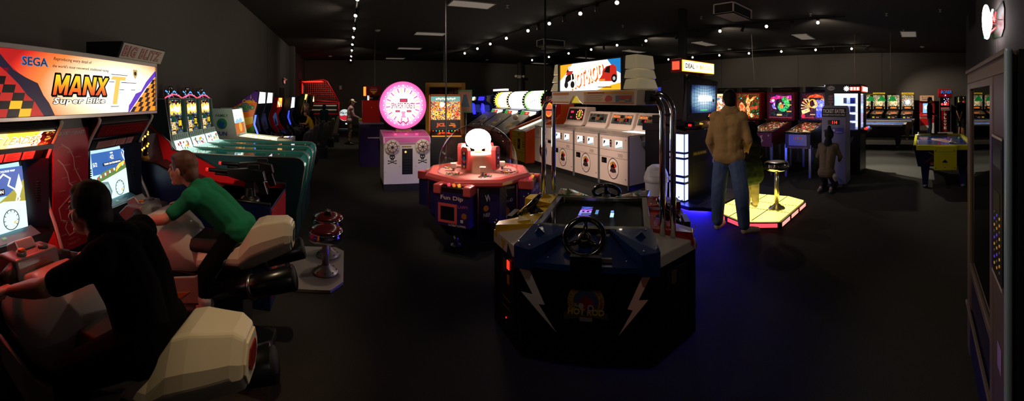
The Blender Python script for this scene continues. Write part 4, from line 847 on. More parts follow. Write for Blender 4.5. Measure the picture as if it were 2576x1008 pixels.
D.disc(-.08, .08, .055, E('fffbe0', 4.), 3); D.disc(.0, .02, .02, E('fffbe0', 4.), 3); m.build('back_glass', T)
m = MB(); m.box((-.33, .42, .98), (.33, .45, 1.19), P('0d0a09', .35)); D = Draw(m, (0, .42, 1.085), *FRONT, lay=.002); D.text('JCL', -.10, -.005, .10, E('ff5a1e', 1.4), 1, .22, .05); D.text('JCL', -.10, -.005, .09, E('3a0a02', .3), 2, .20, -.005)
D.text('Ticket', .16, .03, .035, E('ff9a2a', 1.2), 1, .1, .01); D.rect(.08, -.02, .23, .0, E('ff7a2a', 1.1), 1); D.rect(.17, -.05, .23, -.035, E('ff7a2a', 1.1), 1); m.build('name_panel', T)
# big yellow framed prize case behind it
T = thing('prize_case', 'tall yellow-framed prize case with dark glass rising behind the flower ticket game', 'prize cabinet', 2.55, 9.2, 0, R(-12))
YF_ = P('e0a22a', .4); m = MB(); m.box((-.52, .0, 0), (.52, .8, .75), P('7a541a', .5)); m.build('base', T, bevel=.01)
for s in (-1, 1):
    m = MB(); m.box((s * .52, 0, .75), (s * .42, .1, 2.08), YF_); m.box((s * .52, .7, .75), (s * .42, .8, 2.08), YF_); m.build('frame_post', T)
m = MB(); m.box((-.52, 0, 1.98), (.52, .8, 2.10), YF_); m.build('frame_top', T, bevel=.01)
m = MB(); m.box((-.42, .02, .75), (.42, .03, 1.98), PANE()); m.build('glass', T)
m = MB(); m.box((-.42, .74, .75), (.42, .78, 1.98), P('1a120a', .5)); m.build('back_panel', T)
for k, c in enumerate(('2a2a2a', '7a1a14', '1c1c20', '8a1020')):
    u = -.28 + .18 * k; m = MB(); m.ell((u, .4, 1.75), (.075, .07, .09), P(c, .7)); m.ell((u, .38, 1.87), .06, P(c, .7)); m.ell((u - .05, .4, 1.92), .02, P(c, .7)); m.ell((u + .05, .4, 1.92), .02, P(c, .7)); m.box((u - .08, .3, 1.62), (u + .08, .5, 1.67), P('3a2a14', .5))
    m.build('plush_prize', T)
m = MB(); m.box((-.42, .1, 1.60), (.42, .7, 1.62), P('3a2a14', .5)); m.build('shelf', T)
T = thing('framed_sign_board', 'green-framed pinkish sign board with a blue dress shape beside the yellow prize case', 'sign', 2.9, 8.62, 0, R(-18))
m = MB(); m.box((-.19, 0, 1.33), (.17, .03, 1.90), P('58b04e', .4)); D = Draw(m, (-.01, 0, 1.615), *FRONT, lay=.003); D.rect(-.155, -.25, .155, .25, P('e0a088', .5), 1); D.poly([(-.04, .16), (.04, .17), (.06, .08), (.12, -.14), (-.10, -.14), (-.05, .06)], P('1f5a78', .4), 2)
D.rect(-.15, .235, .15, .24, P('8a3a2a', .4), 2); m.build('board', T, bevel=.006)
m = MB(); m.cyl((0, .04, 0), (0, .04, 1.5), .025, STEEL); m.lathe([(0, 0), (.22, 0), (.2, .03), (.03, .05), (0, .05)], (0, .04, 0), DKGREY); m.build('post', T)
T = thing('video_cabinet', 'dark game cabinet with a small white lit topper behind the green-framed board', 'arcade game', 3.5, 11.9, 0, FNX)
m = MB(); m.box((-.4, 0, 0), (.4, .34, 1.85), P('141a2a', .4)); m.box((-.42, -.04, 1.86), (.42, .34, 2.15), P('0c1030', .4)); D = Draw(m, (0, -.04, 2.0), *FRONT); D.text('- - -', .1, .06, .02, P('9ab0c0', .4), 1, .2); m.build('cabinet', T, bevel=.02)
m = MB(); m.box((-.3, -.10, 1.66), (.1, .0, 1.82), E('fff6f0', 2.)); m.build('topper', T); m = MB(); m.box((.1, -.08, 1.62), (.4, .0, 1.84), P('8a8478', .5)); m.build('side_plate', T)
# blue car driving games
for x, y, lab, mq in ((5.4, 15.2, 'dark blue driving game with a small star-lit marquee left of the curved white bowling screens', ART(['ffffff', 'ffe9a0', '2a8aff', 'fff6c0'], 5, 2.)), (5.4, 14.1, 'blue rounded driving game with bright violet side light next to the first bowling lane game', E('3a30ff', 1.4))):
    t = thing('driving_game', lab, 'arcade game', x, y, 0, FNX, 'blue driving games')
    b = P('10285a', .3)
    m = MB(); m.prism([(.1, 0), (.0, .5), (.1, .9), (.35, 1.1), (.3, 1.4), (.05, 1.6), (.1, 1.78), (.5, 1.86), (1.2, 1.5), (1.3, 0)], 'x', -.42, .42, b); m.build('cabinet', t, bevel=.04, seg=3)
    m = MB(); m.panel((0, .04, 1.68), (1, 0, 0), (0, .05, .16), .6, .16, mq, .02); m.build('marquee', t)
    m = MB(); m.panel((0, .30, 1.25), (1, 0, 0), (0, -.05, .3), .6, .34, E('2a3a8a', .6), .01); m.build('screen', t)
    m = MB(); m.prism([(.06, 1.02), (.02, 1.3), (.0, 1.45), (-.06, 1.5), (-.1, 1.25), (-.02, 1.0)], 'x', .25, .435, E('4038ff', 1.1)); m.build('side_glow', t, bevel=.015)
    m = MB(); m.prism([(-.2, .25), (-.22, .42), (-.6, .42), (-.72, 1.0), (-.8, 1.0), (-.75, .25)], 'x', -.24, .24, P('10101a', .5)); m.box((-.25, -.8, 0), (.25, .1, .25), P('0c0c10', .5)); m.build('seat', t, bevel=.02)
    m = MB(); c = V((0, -.02, .86)); m.tube([c + V((.13 * cos(2 * pi * k / 18), -.06 * sin(2 * pi * k / 18), .12 * sin(2 * pi * k / 18))) for k in range(18)], .014, RUBBER, 8, closed=True); m.cyl(c, c + V((0, .14, .04)), .03, DKGREY); m.build('steering_wheel', t)
# ------------------------------------------------------------------ three bowling lane games with curved white screens (fronts face -X)
for i, (y, lab, mq) in enumerate(((12.85, 'bowling lane game with yellowish curved screen, farthest of the three bowling lanes', GRAD([(0, 'ffffff'), (.5, 'fffbd8'), (1.1, 'ffc43a')], (.1, 0, 1.62), (.5, 9, .6), 2.)), (11.6, 'bowling lane game with plain white curved screen, middle of the three lanes', E('ffffff', 2.6)), (10.35, 'bowling lane game with green-edged white curved screen and a shiny ball, nearest of the three', GRAD([(0, 'ffffff'), (.75, 'ffffff'), (1.05, 'b8f0a0'), (1.2, '7ac060')], (.0, 0, 1.62), (.5, 9, .5), 2.4)))):
    T = thing('bowling_lane_game', lab, 'arcade game', 4.55, y, 0, FNX, 'bowling lane games')
    for s in (-1, 1):
        m = MB(); arc = [(1.55 - .36 * cos(a), 1.60 + .36 * sin(a)) for a in (R(-58 + 14.8 * k) for k in range(11))]
        m.prism([(.0, 0), (.0, .62), (.75, 1.12), (1.2, 1.26)] + arc + [(1.75, 1.96), (1.75, 0)], 'x', s * .585 - .03, s * .585 + .03, BLACK)
        if i == 2 and s > 0: D = Draw(m, (.615, 1.5, 1.62), (0, 1, 0), (0, 0, 1), .003); D.poly([(-.10, -.12), (.16, -.12), (.16, .12), (-.10, .12), (-.17, .06), (-.19, 0), (-.17, -.06)], E('f4fff0', 2.), 1)
        m.build('side_panel', T)
        for a, b in arc[:9]:
            m = MB(); m.ell((s * .59, a - .006, b), .014, E('fff2c8', 2.), 6); m.build('edge_lamp', T)
    rows = [[V((u, 1.55 - .345 * cos(a), 1.60 + .345 * sin(a))) for u in (-.555, -.2, .2, .555)] for a in (R(-56 + 17 * k) for k in range(9))]
    m = MB(); m.loft(rows, mq, True, False, False); D = Draw(m, (0, 1.20, 1.60), *FRONT, lay=.004)
    if i == 0: 
        for k in range(4): D.text('*', -.25 + .17 * k, .0, .05, E('ffa03a', 1.), 1)
    if i == 2:
        for k in range(3): D.line([(-.1 + .12 * k, -.06 + .03 * k), (-.06 + .12 * k, -.01 + .03 * k)], .02, P('6a6a80', .4), 1)
    m.build('curved_screen', T)
    m = MB(); m.prism([(1.16, 1.22), (1.10, 1.30), (1.4, 1.36), (1.5, 1.2)], 'x', -.56, .56, P('2a3a6a', .4)); m.build('lower_rail', T)
    m = MB(); yd = (0, .05, .1); m.panel((.05, 1.03, 1.20), (1, 0, 0), yd, .95, .16, E('fff2e0', 1.3), .02); D = Draw(m, (.05, 1.0, 1.21), (1, 0, 0), yd, .003); D.rect(-.46, -.07, -.2, .07, E('4ab04a', .8), 1); D.rect(-.2, -.06, .12, .05, E('e0402a', .9), 2); D.text('000', -.04, 0, .05, E('ffb0a0', 1.2), 3); m.build('score_panel', T)
    m = MB(); yd = unit((0, .78, .52)); m.panel((0, .42, .90), (1, 0, 0), yd, 1.10, .95, P('b8b0a2', .28, .7), .012); D = Draw(m, V((0, .42, .90)) + unit(V((1, 0, 0)).cross(yd)) * .012, (1, 0, 0), yd, .003)
    D.disc(.16, -.08, .17, P('d8cdb8', .3), 1, ry=.26); D.disc(.16, -.08, .14, P(('303a5a', '7a7468', '8a8070')[i], .3), 2, ry=.22); D.rect(.02, -.14, .30, -.04, P(('c87a3a', 'd8a01a', 'd8a01a')[i], .4), 3); D.disc(.2, .05, .05, P(('5a4a6a', 'b86a3a', 'c8b060')[i], .4), 3)
    for k in range(3): D.disc(-.5, -.38 + .3 * k, .012, P('e0dccc', .3), 1, 8)
    m.build('ramp', T)
    if i == 2:
        m = MB(); m.ell((.22, .50, 1.10), .085, P('fff0d0', .1, 0, .8), 20); m.build('ball', T)
    m = MB(); m.box((-.55, .02, 0), (.55, 1.7, .60), P('0c0b0b', .5)); m.prism([(1.2, .6), (1.25, 1.2), (1.7, 1.25), (1.7, .6)], 'x', -.55, .55, P('0a0a0a', .6)); m.build('lane_body', T)
m = MB(); m.box((7.2, 15.6, 2.05), (7.4, 17.0, 2.15), E('ffe8f0', 1.6)); m.box((7.22, 15.62, 0), (7.4, 16.98, 2.05), P('0c0c0e', .5)); tag(m.build('tall_cabinet'), 'tall black cabinet with thin pinkish lit bar on top behind the bowling screens', 'arcade game')
# ------------------------------------------------------------------ yellow and red coin pusher, then the row of white cabinets: local x = yc - Y, local y = X - 4.6
T = thing('coin_pusher', 'yellow cabinet with orange lit sloping top between bowling lanes and the white round-window cabinet', 'arcade game', 4.5, 8.85, 0, FNX)
YP = P('c8a41e', .4); OP = P('d8501a', .35)
m = MB(); m.box((-.42, .0, 0), (.42, .9, .80), YP); D = Draw(m, (0, 0, .4), *FRONT, lay=.003); lnk = P('5a420a', .5)
D.line([(-.42, .24), (.42, .24)], .008, lnk, 1); D.line([(-.42, -.16), (.42, -.16)], .008, lnk, 1); D.rect(-.06, -.08, .08, .2, P('14120c', .4), 1); D.rect(-.02, .02, .03, .12, P('7a7a70', .4), 2)
for u in (-.3, .22):
    for k in range(3): D.rect(u, .12 - .06 * k, u + .12, .14 - .06 * k, lnk, 1)
D.line([(-.05, .32), (.05, .34), (.02, .28)], .02, lnk, 1); m.build('front_cabinet', T)
for s in (-1, 1):
    m = MB(); m.prism([(-.04, .0), (-.04, .82), (.95, 1.15), (1.05, 1.25), (1.05, 1.6), (1.2, 1.75), (1.5, 1.75), (1.5, 0)], 'x', s * .45 - .03, s * .45 + .03, OP); m.build('side_panel', T)
m = MB(); m.prism([(.0, .80), (.9, 1.10), (.9, .8)], 'x', -.42, .42, P('3a2a1a', .4)); yd = unit((0, .9, .30)); m.panel((-.1, .45, .965), (1, 0, 0), yd, .16, .75, E('fff0c0', 2.4), .01); m.panel((.2, .1, .85), (1, 0, 0), yd, .3, .2, P('b8b8b0', .2, .7), .01); m.build('sloping_top', T)
m = MB(); m.prism([(.95, 1.1), (1.0, 1.6), (1.2, 1.72), (1.45, 1.72), (1.45, .8), (.95, .8)], 'x', -.42, .42, P('c81a14', .35)); D = Draw(m, (0, .97, 1.36), (1, 0, 0), (0, .05, .5), .004); D.disc(0, 0, .2, E('ff6a4a', .9), 1); D.ring(0, 0, .2, .04, E('ffb02a', 1.), 2); m.build('back_box', T)
# washing machine style white cabinet with round window
LP = P('e4cabc', .38); LINE = P('5a4640', .5); SILV = P('8f9090', .3, .6)
def cabinet_body(T, w, z1=.98, win=True):
    m = MB(); m.box((-w / 2 + .02, .0, .10), (w / 2 - .02, .95, z1), LP); D = Draw(m, (0, 0, 0), *FRONT, lay=.002); h = w / 2 - .02
    D.rect(-h, .70, h, .706, LINE, 1); D.rect(-h, .565, h, .571, LINE, 1); 
    for k in range(3): D.rect(.13, .60 + .022 * k, .26, .607 + .022 * k, LINE, 1)
    return m, D
def mascot_free_badge(D, u, v):
    # oval badge: a generic heap of colour with curls beneath it
    D.disc(u, v, .155, P('efe2d8', .4), 1, 28, .20); D.ring(u, v, .155, .012, P('2a1a18', .4), 2, 28, .20)
    D.disc(u, v + .075, .07, P('b87a3a', .4), 3, 18, .06); D.disc(u - .01, v + .02, .065, P('5a3024', .4), 3, 16, .07); D.disc(u + .06, v + .06, .035, P('c8302a', .4), 4, 12); D.disc(u - .06, v + .08, .03, P('e0a040', .4), 4, 12)
    D.poly([(u - .08, v - .02), (u + .07, v - .0), (u + .09, v - .06), (u, v - .08), (u - .09, v - .06)], P('3a2626', .4), 4)
    for k in range(5): a = u - .09 + .045 * k; D.line([(a, v - .07), (a + .025, v - .10), (a, v - .13), (a + .02, v - .16)], .008, P('a8282a', .5), 3)
T = thing('round_window_cabinet', 'white cabinet with round dark window and wheel score head, left end of the row', 'arcade game', 4.6, 7.72, 0, FNX)
m = MB(); m.box((-.41, .0, .10), (.41, .95, .98), LP); D = Draw(m, (0, 0, 0), *FRONT, lay=.002)
D.rect(-.41, .70, .41, .708, LINE, 1); D.ring(.0, .40, .18, .03, P('6a6a80', .3, .5), 2, ry=.19); D.disc(0, .40, .155, P('1a1012', .15), 1)
for k, c in enumerate(('a82a1a', '2a6a2a', 'b88a2a', '6a1a1a', '2a3a6a', 'c85a1a')): a = k * 1.05; D.poly([(.02 * cos(a), .4 + .02 * sin(a)), (.13 * cos(a - .3), .4 + .13 * sin(a - .3)), (.13 * cos(a + .3), .4 + .13 * sin(a + .3))], P(c, .3), 3)
for k in range(4): D.rect(-.30, .80 + .025 * k, -.18, .808 + .025 * k, LINE, 1)
D.disc(-.06, .84, .025, P('1a1414', .4), 1, ry=.04); D.poly([(-.16, .66), (-.12, .66), (-.14, .62)], P('b88a2a', .5), 1); D.rect(.22, .62, .36, .69, P('141010', .4), 1); m.build('front_cabinet', T, bevel=.004)
m = MB(); m.box((-.41, .0, .98), (.41, .95, 1.0), P('8a8478', .4)); D = Draw(m, (0, .3, 1.0), (1, 0, 0), (0, 1, 0), .003); D.rect(-.38, -.25, .38, .3, ART(['2a3a3a', 'a8a090', '5a6a60', 'c8b8a0', '1a2a2a'], 16, 1., False), 1); m.build('counter_top', T)
m = MB(); m.box((-.44, 0, 0), (.44, .95, .10), BLACKM); m.build('plinth', T)
def head(T, w, art, h=.30, z=1.0, y=.95, tilt=.10):
    m = MB(); m.prism([(y - .10, z - .02), (y - .02, z + .06), (y + tilt, z + .08 + h), (y + tilt + .30, z + .08 + h), (y + .42, z - .02)], 'x', -w / 2, w / 2, LP); m.build('score_head', T, bevel=.02, seg=3)
    yd = unit((0, tilt + .02, h)); o = V((0, y + tilt / 2 - .008, z + .07 + h / 2)); n = unit(V((1, 0, 0)).cross(yd)); m = MB(); m.panel(o, (1, 0, 0), yd, w - .10, h - .06, P('5a544c', .35), .006)
    art(Draw(m, o + n * .006, (1, 0, 0), yd, .002), (w - .10) / 2, (h - .06) / 2); m.build('score_display', T)
def wheel_art(D, a, b):
    D.rect(-a, -b, a, b, P('2a2420', .35), 1); D.rect(-a + .03, .02, -.02, .11, E('3a0a14', .3), 2); D.text('000', -a / 2, .065, .06, E('ff3a6a', 1.6), 3); D.text('0 1', -a / 2, -.08, .05, E('ff3a6a', 1.6), 3)
    D.disc(.17, .0, .14, E('d8402a', .9), 2, 28, .135); D.disc(.17, 0, .10, E('3a6a2a', .6), 3); D.rect(.14, -.06, .2, .09, E('e8c02a', .9), 4)
    for k in range(10): q = k * pi / 5; D.disc(.17 + .12 * cos(q), .12 * sin(q), .014, E('ffe0a0', 2.), 4, 8)
head(T, .78, wheel_art, .36, 1.02, .95)
def token_art(lit):
    def f(D, a, b):
        D.rect(-a, -b, a, b, ART(['8a8274', '5a5448', 'a89a80', '4a4a44', '7a8a7a'], 14, .25), 1)
        t = E('ff7a2a', 1.4) if lit else P('5a4a3a', .4)
        D.text('SMOKIN', -.2, .065, .06, t, 2, .24, .02); D.text('TOKEN', .19, .065, .06, t, 2, .22, .02)
        D.disc(.0, .02, .055, P('b85a2a', .4), 2, 16, .07); D.disc(0, .06, .06, P('2a1a14', .4), 3, 16, .035); D.disc(0, -.03, .06, P('8a6a3a', .4), 3, 14, .03)
        for u in (-.16, .16): D.rect(u - .07, -.05, u + .07, .02, P('1a0c0c', .3), 2)
        if lit: D.text('0', -.12, -.015, .05, E('ff2a3a', 1.8), 3); D.text('1', .15, -.015, .05, E('ff2a3a', 1.8), 3)
    return f
for i, (y, lit, lab) in enumerate(((6.85, False, 'white coin cabinet with dark unlit score head, leftmost of the three double-window cabinets'), (6.0, True, 'white coin cabinet with lit score head, middle of the three double-window cabinets'), (5.15, True, 'white coin cabinet with violet-lit glowing side, right end of the row nearest the trash can'))):
    T = thing('coin_cabinet', lab, 'arcade game', 4.6, y, 0, FNX, 'white double-window coin cabinets')
    m, D = cabinet_body(T, .84)
    for u in (-.3, .06):
        D.rect(u - .008, .747, u + .198 - .0, .905, P('efe6dc', .3), 1); D.rect(u, .755, u + .19, .898, E('f2fffb', 1.5), 2); D.poly([(u, .755), (u + .19, .755), (u + .19, .80)], E('b8c8c8', .8), 3); D.poly([(u + .02, .80), (u + .06, .83), (u + .08, .87), (u + .03, .88)], P('1a1a1a', .4), 4)
    D.rect(-.10, .765, -.045, .90, P('3a1a1a', .4), 2); D.poly([(-.09, .87), (-.07, .84), (-.055, .88)], P('d8b0a0', .4), 3); D.ring(-.073, .80, .018, .006, P('d8b0a0', .4), 3, 10)
    for u in (-.34, .34): D.disc(u, .92, .012, P('8a5a2a', .4), 1, 8)
    D.rect(-.34, .44, -.19, .545, P('141012', .3), 1); D.rect(-.31, .47, -.28, .50, P('4a4448', .4), 2)
    mascot_free_badge(D, .0, .36); D.disc(.34, .2, .012, P('3a2a26', .4), 1, 8)
    m.build('front_cabinet', T, bevel=.003)
    m = MB(); m.box((-.42, 0, 0), (.42, .95, .10), BLACKM); m.build('plinth', T)
    for s in (-1, 1):
        m = MB(); m.box((s * .42, -.006, .02), (s * .395, .012, 1.0), SILV); m.build('corner_strip', T)
    m = MB(); m.prism([(-.01, .98), (.02, 1.005), (.5, 1.005), (.55, .98)], 'x', -.41, .41, P('b8a8a0', .25, .4)); m.build('top_edge', T)
    m = MB(); m.box((-.40, .3, .985), (.40, 1.0, .995), E('f4fffb', 1.1) if i == 2 else P('c8beb4', .4)); m.build('lane_top', T)
    if i < 2: side = [(.02, .1), (.02, .98), (.55, 1.0), (.85, 1.0), (.85, .1)]
    else: side = None
    for s in (-1, 1):
        m = MB()
        if s > 0 and i == 2:     # the open end shows the lit lane inside through its cut-out
            pr = P('c8c0d8', .4)
            m.prism([(.0, .1), (.0, .985), (.28, .985), (.34, .84), (.70, .24), (1.35, .24), (1.35, .1)], 'x', .40, .42, pr); m.prism([(.32, .86), (.34, .78), (1.35, .86), (1.35, .96)], 'x', .395, .425, P('8f90a0', .4))
            D = Draw(m, (.425, .9, .868), (0, 1, 0), (0, .08, 1), .003); D.text('SMOKIN', .05, .0, .06, P('3a3458', .4), 1, .40, .015, .15); D.disc(-.35, -.01, .06, P('3a3a6a', .4), 1, 14, .04)
        else: m.prism([(.03, .1), (.03, .97), (.9, .97), (.9, .1)], 'x', s * .405, s * .415, P('b8a89e', .4))
        m.build('side_panel', T)
    if i == 2:
        m = MB(); m.box((.36, .36, .25), (.37, 1.35, .97), E('f2ffff', 2.4)); D = Draw(m, (.37, .85, .6), (0, 1, 0), (0, 0, 1), .003); D.poly([(-.38, .1), (-.3, .25), (-.25, .0), (-.3, -.25)], E('a0d8f0', 1.2), 1); D.line([(.1, .2), (.12, -.2)], .02, E('c8b890', 1.), 1); D.poly([(-.1, .28), (.2, .26), (.25, .1), (-.05, .12)], E('e8f0c8', 1.3), 1); m.build('lit_interior', T)
    head(T, .76, token_art(lit), .28, 1.0, .98)
# white bin with domed swing lid
T = thing('trash_can', 'white plastic trash can with domed swing lid in front of the violet-lit cabinet side', 'trash can', 3.98, 3.52, 0, R(-50))
WB = P('d0ccd4', .4)
m = MB(); m.lathe([(0, 0), (.135, 0), (.14, .01), (.165, .50), (.165, .505), (0, .505)], (0, 0, 0), WB, 28); m.build('bin', T)
m = MB(); m.lathe([(.178, .48), (.18, .55), (.172, .56), (.165, .60), (.13, .68), (.07, .72), (0, .73)], (0, 0, 0), WB, 28); m.build('domed_lid', T)
m = MB(); m.panel((0, -.158, .63), (1, 0, 0), (0, .09, .1), .18, .12, P('e0dce2', .35), .006); m.build('swing_flap', T, bevel=.01)
# ------------------------------------------------------------------ octagonal candy machine with a clear dome
T = thing('candy_dome_machine', 'octagonal purple candy machine with a clear dome and bright white lamp inside', 'arcade game', 1.56, 4.15, 0, R(-20.6))
octo = lambda r, z, off=22.5: [V((r * cos(R(off + 45 * k)), r * sin(R(off + 45 * k)), z)) for k in range(8)]
CORAL = P('e85a58', .3, 0, .3); PUR = P('2a1c5a', .4); PUD = P('1c1440', .4)
m = MB(); m.loft([octo(.40, .10), octo(.43, .14), octo(.60, .36), octo(.60, .74)], PUR, False); 
m.build('body', T)
for k in range(4):
    a = R(45 + 90 * k)
    m = MB(); m.cyl((.36 * cos(a), .36 * sin(a), .0), (.36 * cos(a), .36 * sin(a), .13), .03, STEEL); m.cyl((.36 * cos(a), .36 * sin(a), 0), (.36 * cos(a), .36 * sin(a), .015), .06, STEEL); m.build('foot', T)
m = MB(); m.loft([octo(.62, .735), octo(.66, .76), octo(.66, .80), octo(.62, .825), octo(.54, .825), octo(.50, .80), octo(.49, .78)], CORAL, False, False); m.build('deck_rim', T, bevel=.006)
m = MB(); m.cyl((0, 0, .755), (0, 0, .773), .52, P('1f8a62', .5), n=40); m.cyl((0, 0, .755), (0, 0, .775), .45, P('f4dccb', .5), n=40); m.build('turntable', T)
m = MB(); m.lathe([(.10, .775), (.205, .775), (.205, .80), (.18, .82), (.175, .98), (.18, .985), (.18, 1.02), (.0, 1.03)], (0, 0, 0), P('e8c8b0', .4), 32); m.build('centre_tower', T)
m = MB(); m.ell((0, 0, 1.19), (.155, .155, .125), E('fff2e4', 62.), 24); m.build('lamp_globe', T)
m = MB(); m.lathe([(.05, 1.02), (.04, 1.09), (.06, 1.12), (0, 1.12)], (0, 0, 0), P('d8b8a0', .4), 16); m.build('lamp_neck', T)
for k in range(4):
    a = R(-125 + 90 * k); c = V((.25 * cos(a), .25 * sin(a), 0)); tx = V((-sin(a), cos(a), 0))
    m = MB(); q = [c + tx * u + V((0, 0, z)) for u, z in ((-.045, .86), (.045, .86), (.05, 1.08), (.035, 1.12), (-.035, 1.12), (-.05, 1.08))]; o = V((cos(a), sin(a), 0)) * .03
    m.add([p - o for p in q] + [p + o for p in q], [tuple(range(6))[::-1], tuple(range(6, 12))] + [(i, (i + 1) % 6, 6 + (i + 1) % 6, 6 + i) for i in range(6)], CORAL)
    D = Draw(m, c + o + V((0, 0, .98)), tx, (0, 0, 1), .002); D.poly([(-.03, -.10), (.03, -.10), (.03, .09), (-.03, .09)], PUR, 1)
    for j, cc in enumerate(('e8c030', 'd84a30', '30a0a0', 'e8c030')): D.disc(0, -.08 + .05 * j, .016, P(cc, .4), 2, 8)
    m.build('claw_panel', T, bevel=.006)
    m = MB(); b = R(-170 + 90 * k); m.box((.30 * cos(b) - .035, .30 * sin(b) - .035, .85), (.30 * cos(b) + .035, .30 * sin(b) + .035, .91), P('f0d8c8', .4)); m.cyl((.30 * cos(b), .30 * sin(b), .775), (.30 * cos(b), .30 * sin(b), .86), .015, STEEL); m.build('pusher', T, bevel=.006)
rr = random.Random(5)
for k in range(6):
    a = R(60 * k - 80); cx, cy = .37 * cos(a), .37 * sin(a); m = MB(); m.lathe([(0, .775), (.10, .775), (.105, .80), (.095, .81), (0, .80)], (cx, cy, 0), P('f0907a', .4), 18); m.build('candy_tray', T)
    m = MB()
    for j in range(34): q = rr.random() * 6.28; r0 = .085 * math.sqrt(rr.random()); m.ell((cx + r0 * cos(q), cy + r0 * sin(q), .812 + .012 * rr.random()), (.013, .009, .008), P(['c83a3a', 'e8d8c8', '3a5a9a', '3a8a4a', 'e0b040', '8a3a7a'][j % 6], .35), 6)
    o = m.build('candies', T); o['kind'] = 'stuff'
m = MB(); m.lathe([(.475, .80), (.477, .90)] + [(.477 * cos(R(q)), .90 + .48 * sin(R(q))) for q in range(8, 89, 8)] + [(.0, 1.38)], (0, 0, 0), PANE('fff6f0', 1.4), 48); m.build('clear_dome', T)
m = MB(); m.lathe([(.47, .79), (.49, .79), (.49, .815), (.47, .815)], (0, 0, 0), P('f0a09a', .3), 48); m.build('dome_ring', T)
# four player stations on alternate sides, artwork panels between
names = ['Fun Dip', 'Fun Dip', 'Nerds', 'Laffy Taffy']
for k in range(8):
    a = R(-90 - 22.5 + 45 * k - 0); nrm = V((cos(a), sin(a), 0)); tx = V((-sin(a), cos(a), 0))
    o = nrm * (.60 * cos(R(22.5)))
    if k % 2 == 0:
        P2 = lambda u, v, z: o + tx * u + nrm * v + V((0, 0, z)); 
        def bx(m, u0, u1, v0, v1, z0, z1, mt): m.add([P2(u, v, z) for z in (z0, z1) for u, v in ((u0, v0), (u1, v0), (u1, v1), (u0, v1))], [(3, 2, 1, 0), (4, 5, 6, 7), (0, 1, 5, 4), (1, 2, 6, 5), (2, 3, 7, 6), (3, 0, 4, 7)], mt)
        m = MB(); bx(m, -.20, .20, -.05, .16, .36, .70, PUR); D = Draw(m, P2(0, .16, .53), tx, (0, 0, 1), .002)
        D.text(names[k // 2], 0, .115, .055, P('f0c8c0', .4), 1, .26, .02); D.rect(-.16, -.14, .06, .06, CORAL, 1); D.rect(-.13, -.11, .03, .03, P('0c0810', .3), 2)
        D.text('LAFFY', .13, .04, .03, P('c85a9a', .4), 1); D.text('GOBSTOPPER', .06, -.158, .02, P('d8b8c8', .4), 1, .2); D.disc(.14, -.05, .03, P('a8602a', .4), 1); D.rect(.1, -.12, .13, -.09, P('d0c8c8', .4), 1)
        m.build('player_station', T, bevel=.006)
        m = MB(); bx(m, -.215, -.13, -.02, .175, .68, .78, CORAL); bx(m, .13, .215, -.02, .175, .68, .78, CORAL); bx(m, -.13, .13, -.02, .15, .69, .76, P('1a1010', .3)); bx(m, -.2, .2, -.04, .10, .76, .785, CORAL); m.build('control_panel', T, bevel=.015, seg=3)
        for u, c in ((-.06, 'ff4a70'), (.0, 'ff8a3a'), (.06, 'ffb03a')):
            m = MB(); m.cyl(P2(u, .10, .755), P2(u, .115, .785), .016, E(c, .8)); m.build('button', T)
    else:
        m = MB(); yd = (0, 0, 1); D = Draw(m, o + V((0, 0, .56)), tx, yd, .003); D.rect(-.21, -.18, .21, .17, P('1a123a', .4), 1)
        D.text('WONKA', -.02, .08, .075, P('d8d0e0', .45), 2, .26, .02, .1, .12); D.text('SWEETLAND', .07, .0, .035, P('a8a0b8', .45), 2, .22, .01, .15, .18); D.text('NERDS', -.1, -.11, .04, P('a89ab0', .45), 2, .14, .02)
        D.disc(.09, -.1, .05, P('9a5a3a', .4), 2); D.disc(.12, -.15, .03, P('c8b8c0', .4), 2); D.disc(-.14, -.04, .03, P('b86a2a', .4), 2); D.rect(.06, .14, .2, .165, P('b8a8b0', .4), 2)
        m.build('art_panel', T)
        m = MB(); zz = nrm * .03; sl = V((0, 0, 1)); 
        m.add([nrm * (.40 * .92) + tx * -.12 + V((0, 0, .13)) + zz, nrm * (.40 * .92) + tx * .12 + V((0, 0, .13)) + zz, o + tx * .22 + V((0, 0, .36)) + nrm * .004, o - tx * .22 + V((0, 0, .36)) + nrm * .004], [(0, 1, 2, 3)], PUD); m.build('lower_panel', T)
    m = MB(); i = k; e = R(-90 - 22.5 + 45 * k + 22.5); c = V((cos(e), sin(e), 0)); m.tube([c * .605 + V((0, 0, .74)), c * .605 + V((0, 0, .36)), c * .44 + V((0, 0, .14))], .010, P('5a1a34', .4), 6); m.build('corner_strip', T)
# ------------------------------------------------------------------ four-player table racing game: local -y faces the camera
T = thing('table_racing_game', 'square table racing game with steering wheels, lightning bolts and a lit marquee on chrome tubes', 'arcade game', 1.90, 2.32, 0, R(-45))
BK2 = P('08080a', .3); oc = lambda a, b: [(-a, -b), (a, -b), (b, -a), (b, a), (a, b), (-a, b), (-b, a), (-b, -a)]
m = MB(); m.prism(oc(.415, .735), 'z', .02, .62, BK2); m.build('body', T, bevel=.006)
m = MB(); D = Draw(m, (0, -.735, 0), *FRONT, lay=.001)
D.poly([(-.449, .611), (-.379, .621), (-.262, .376), (-.302, .373), (-.188, .212), (-.419, .438), (-.342, .432)], P('b0b4b8', .5), 1)
D.poly([(.364, .619), (.41, .607), (.327, .441), (.386, .442), (.203, .222), (.291, .379), (.258, .386)], P('e0b4ac', .5), 1)  # pinker than its grey twin: warm sign light put into the colour
au = P('7a6a24', .5); mr = P('6a1a14', .5); bl = P('2a3a5a', .5)
D.poly([(.115 * cos(R(q)), .42 + .115 * sin(R(q))) for q in range(-30, 211, 12)], au, 1); D.disc(0, .42, .08, bl, 2, 24)
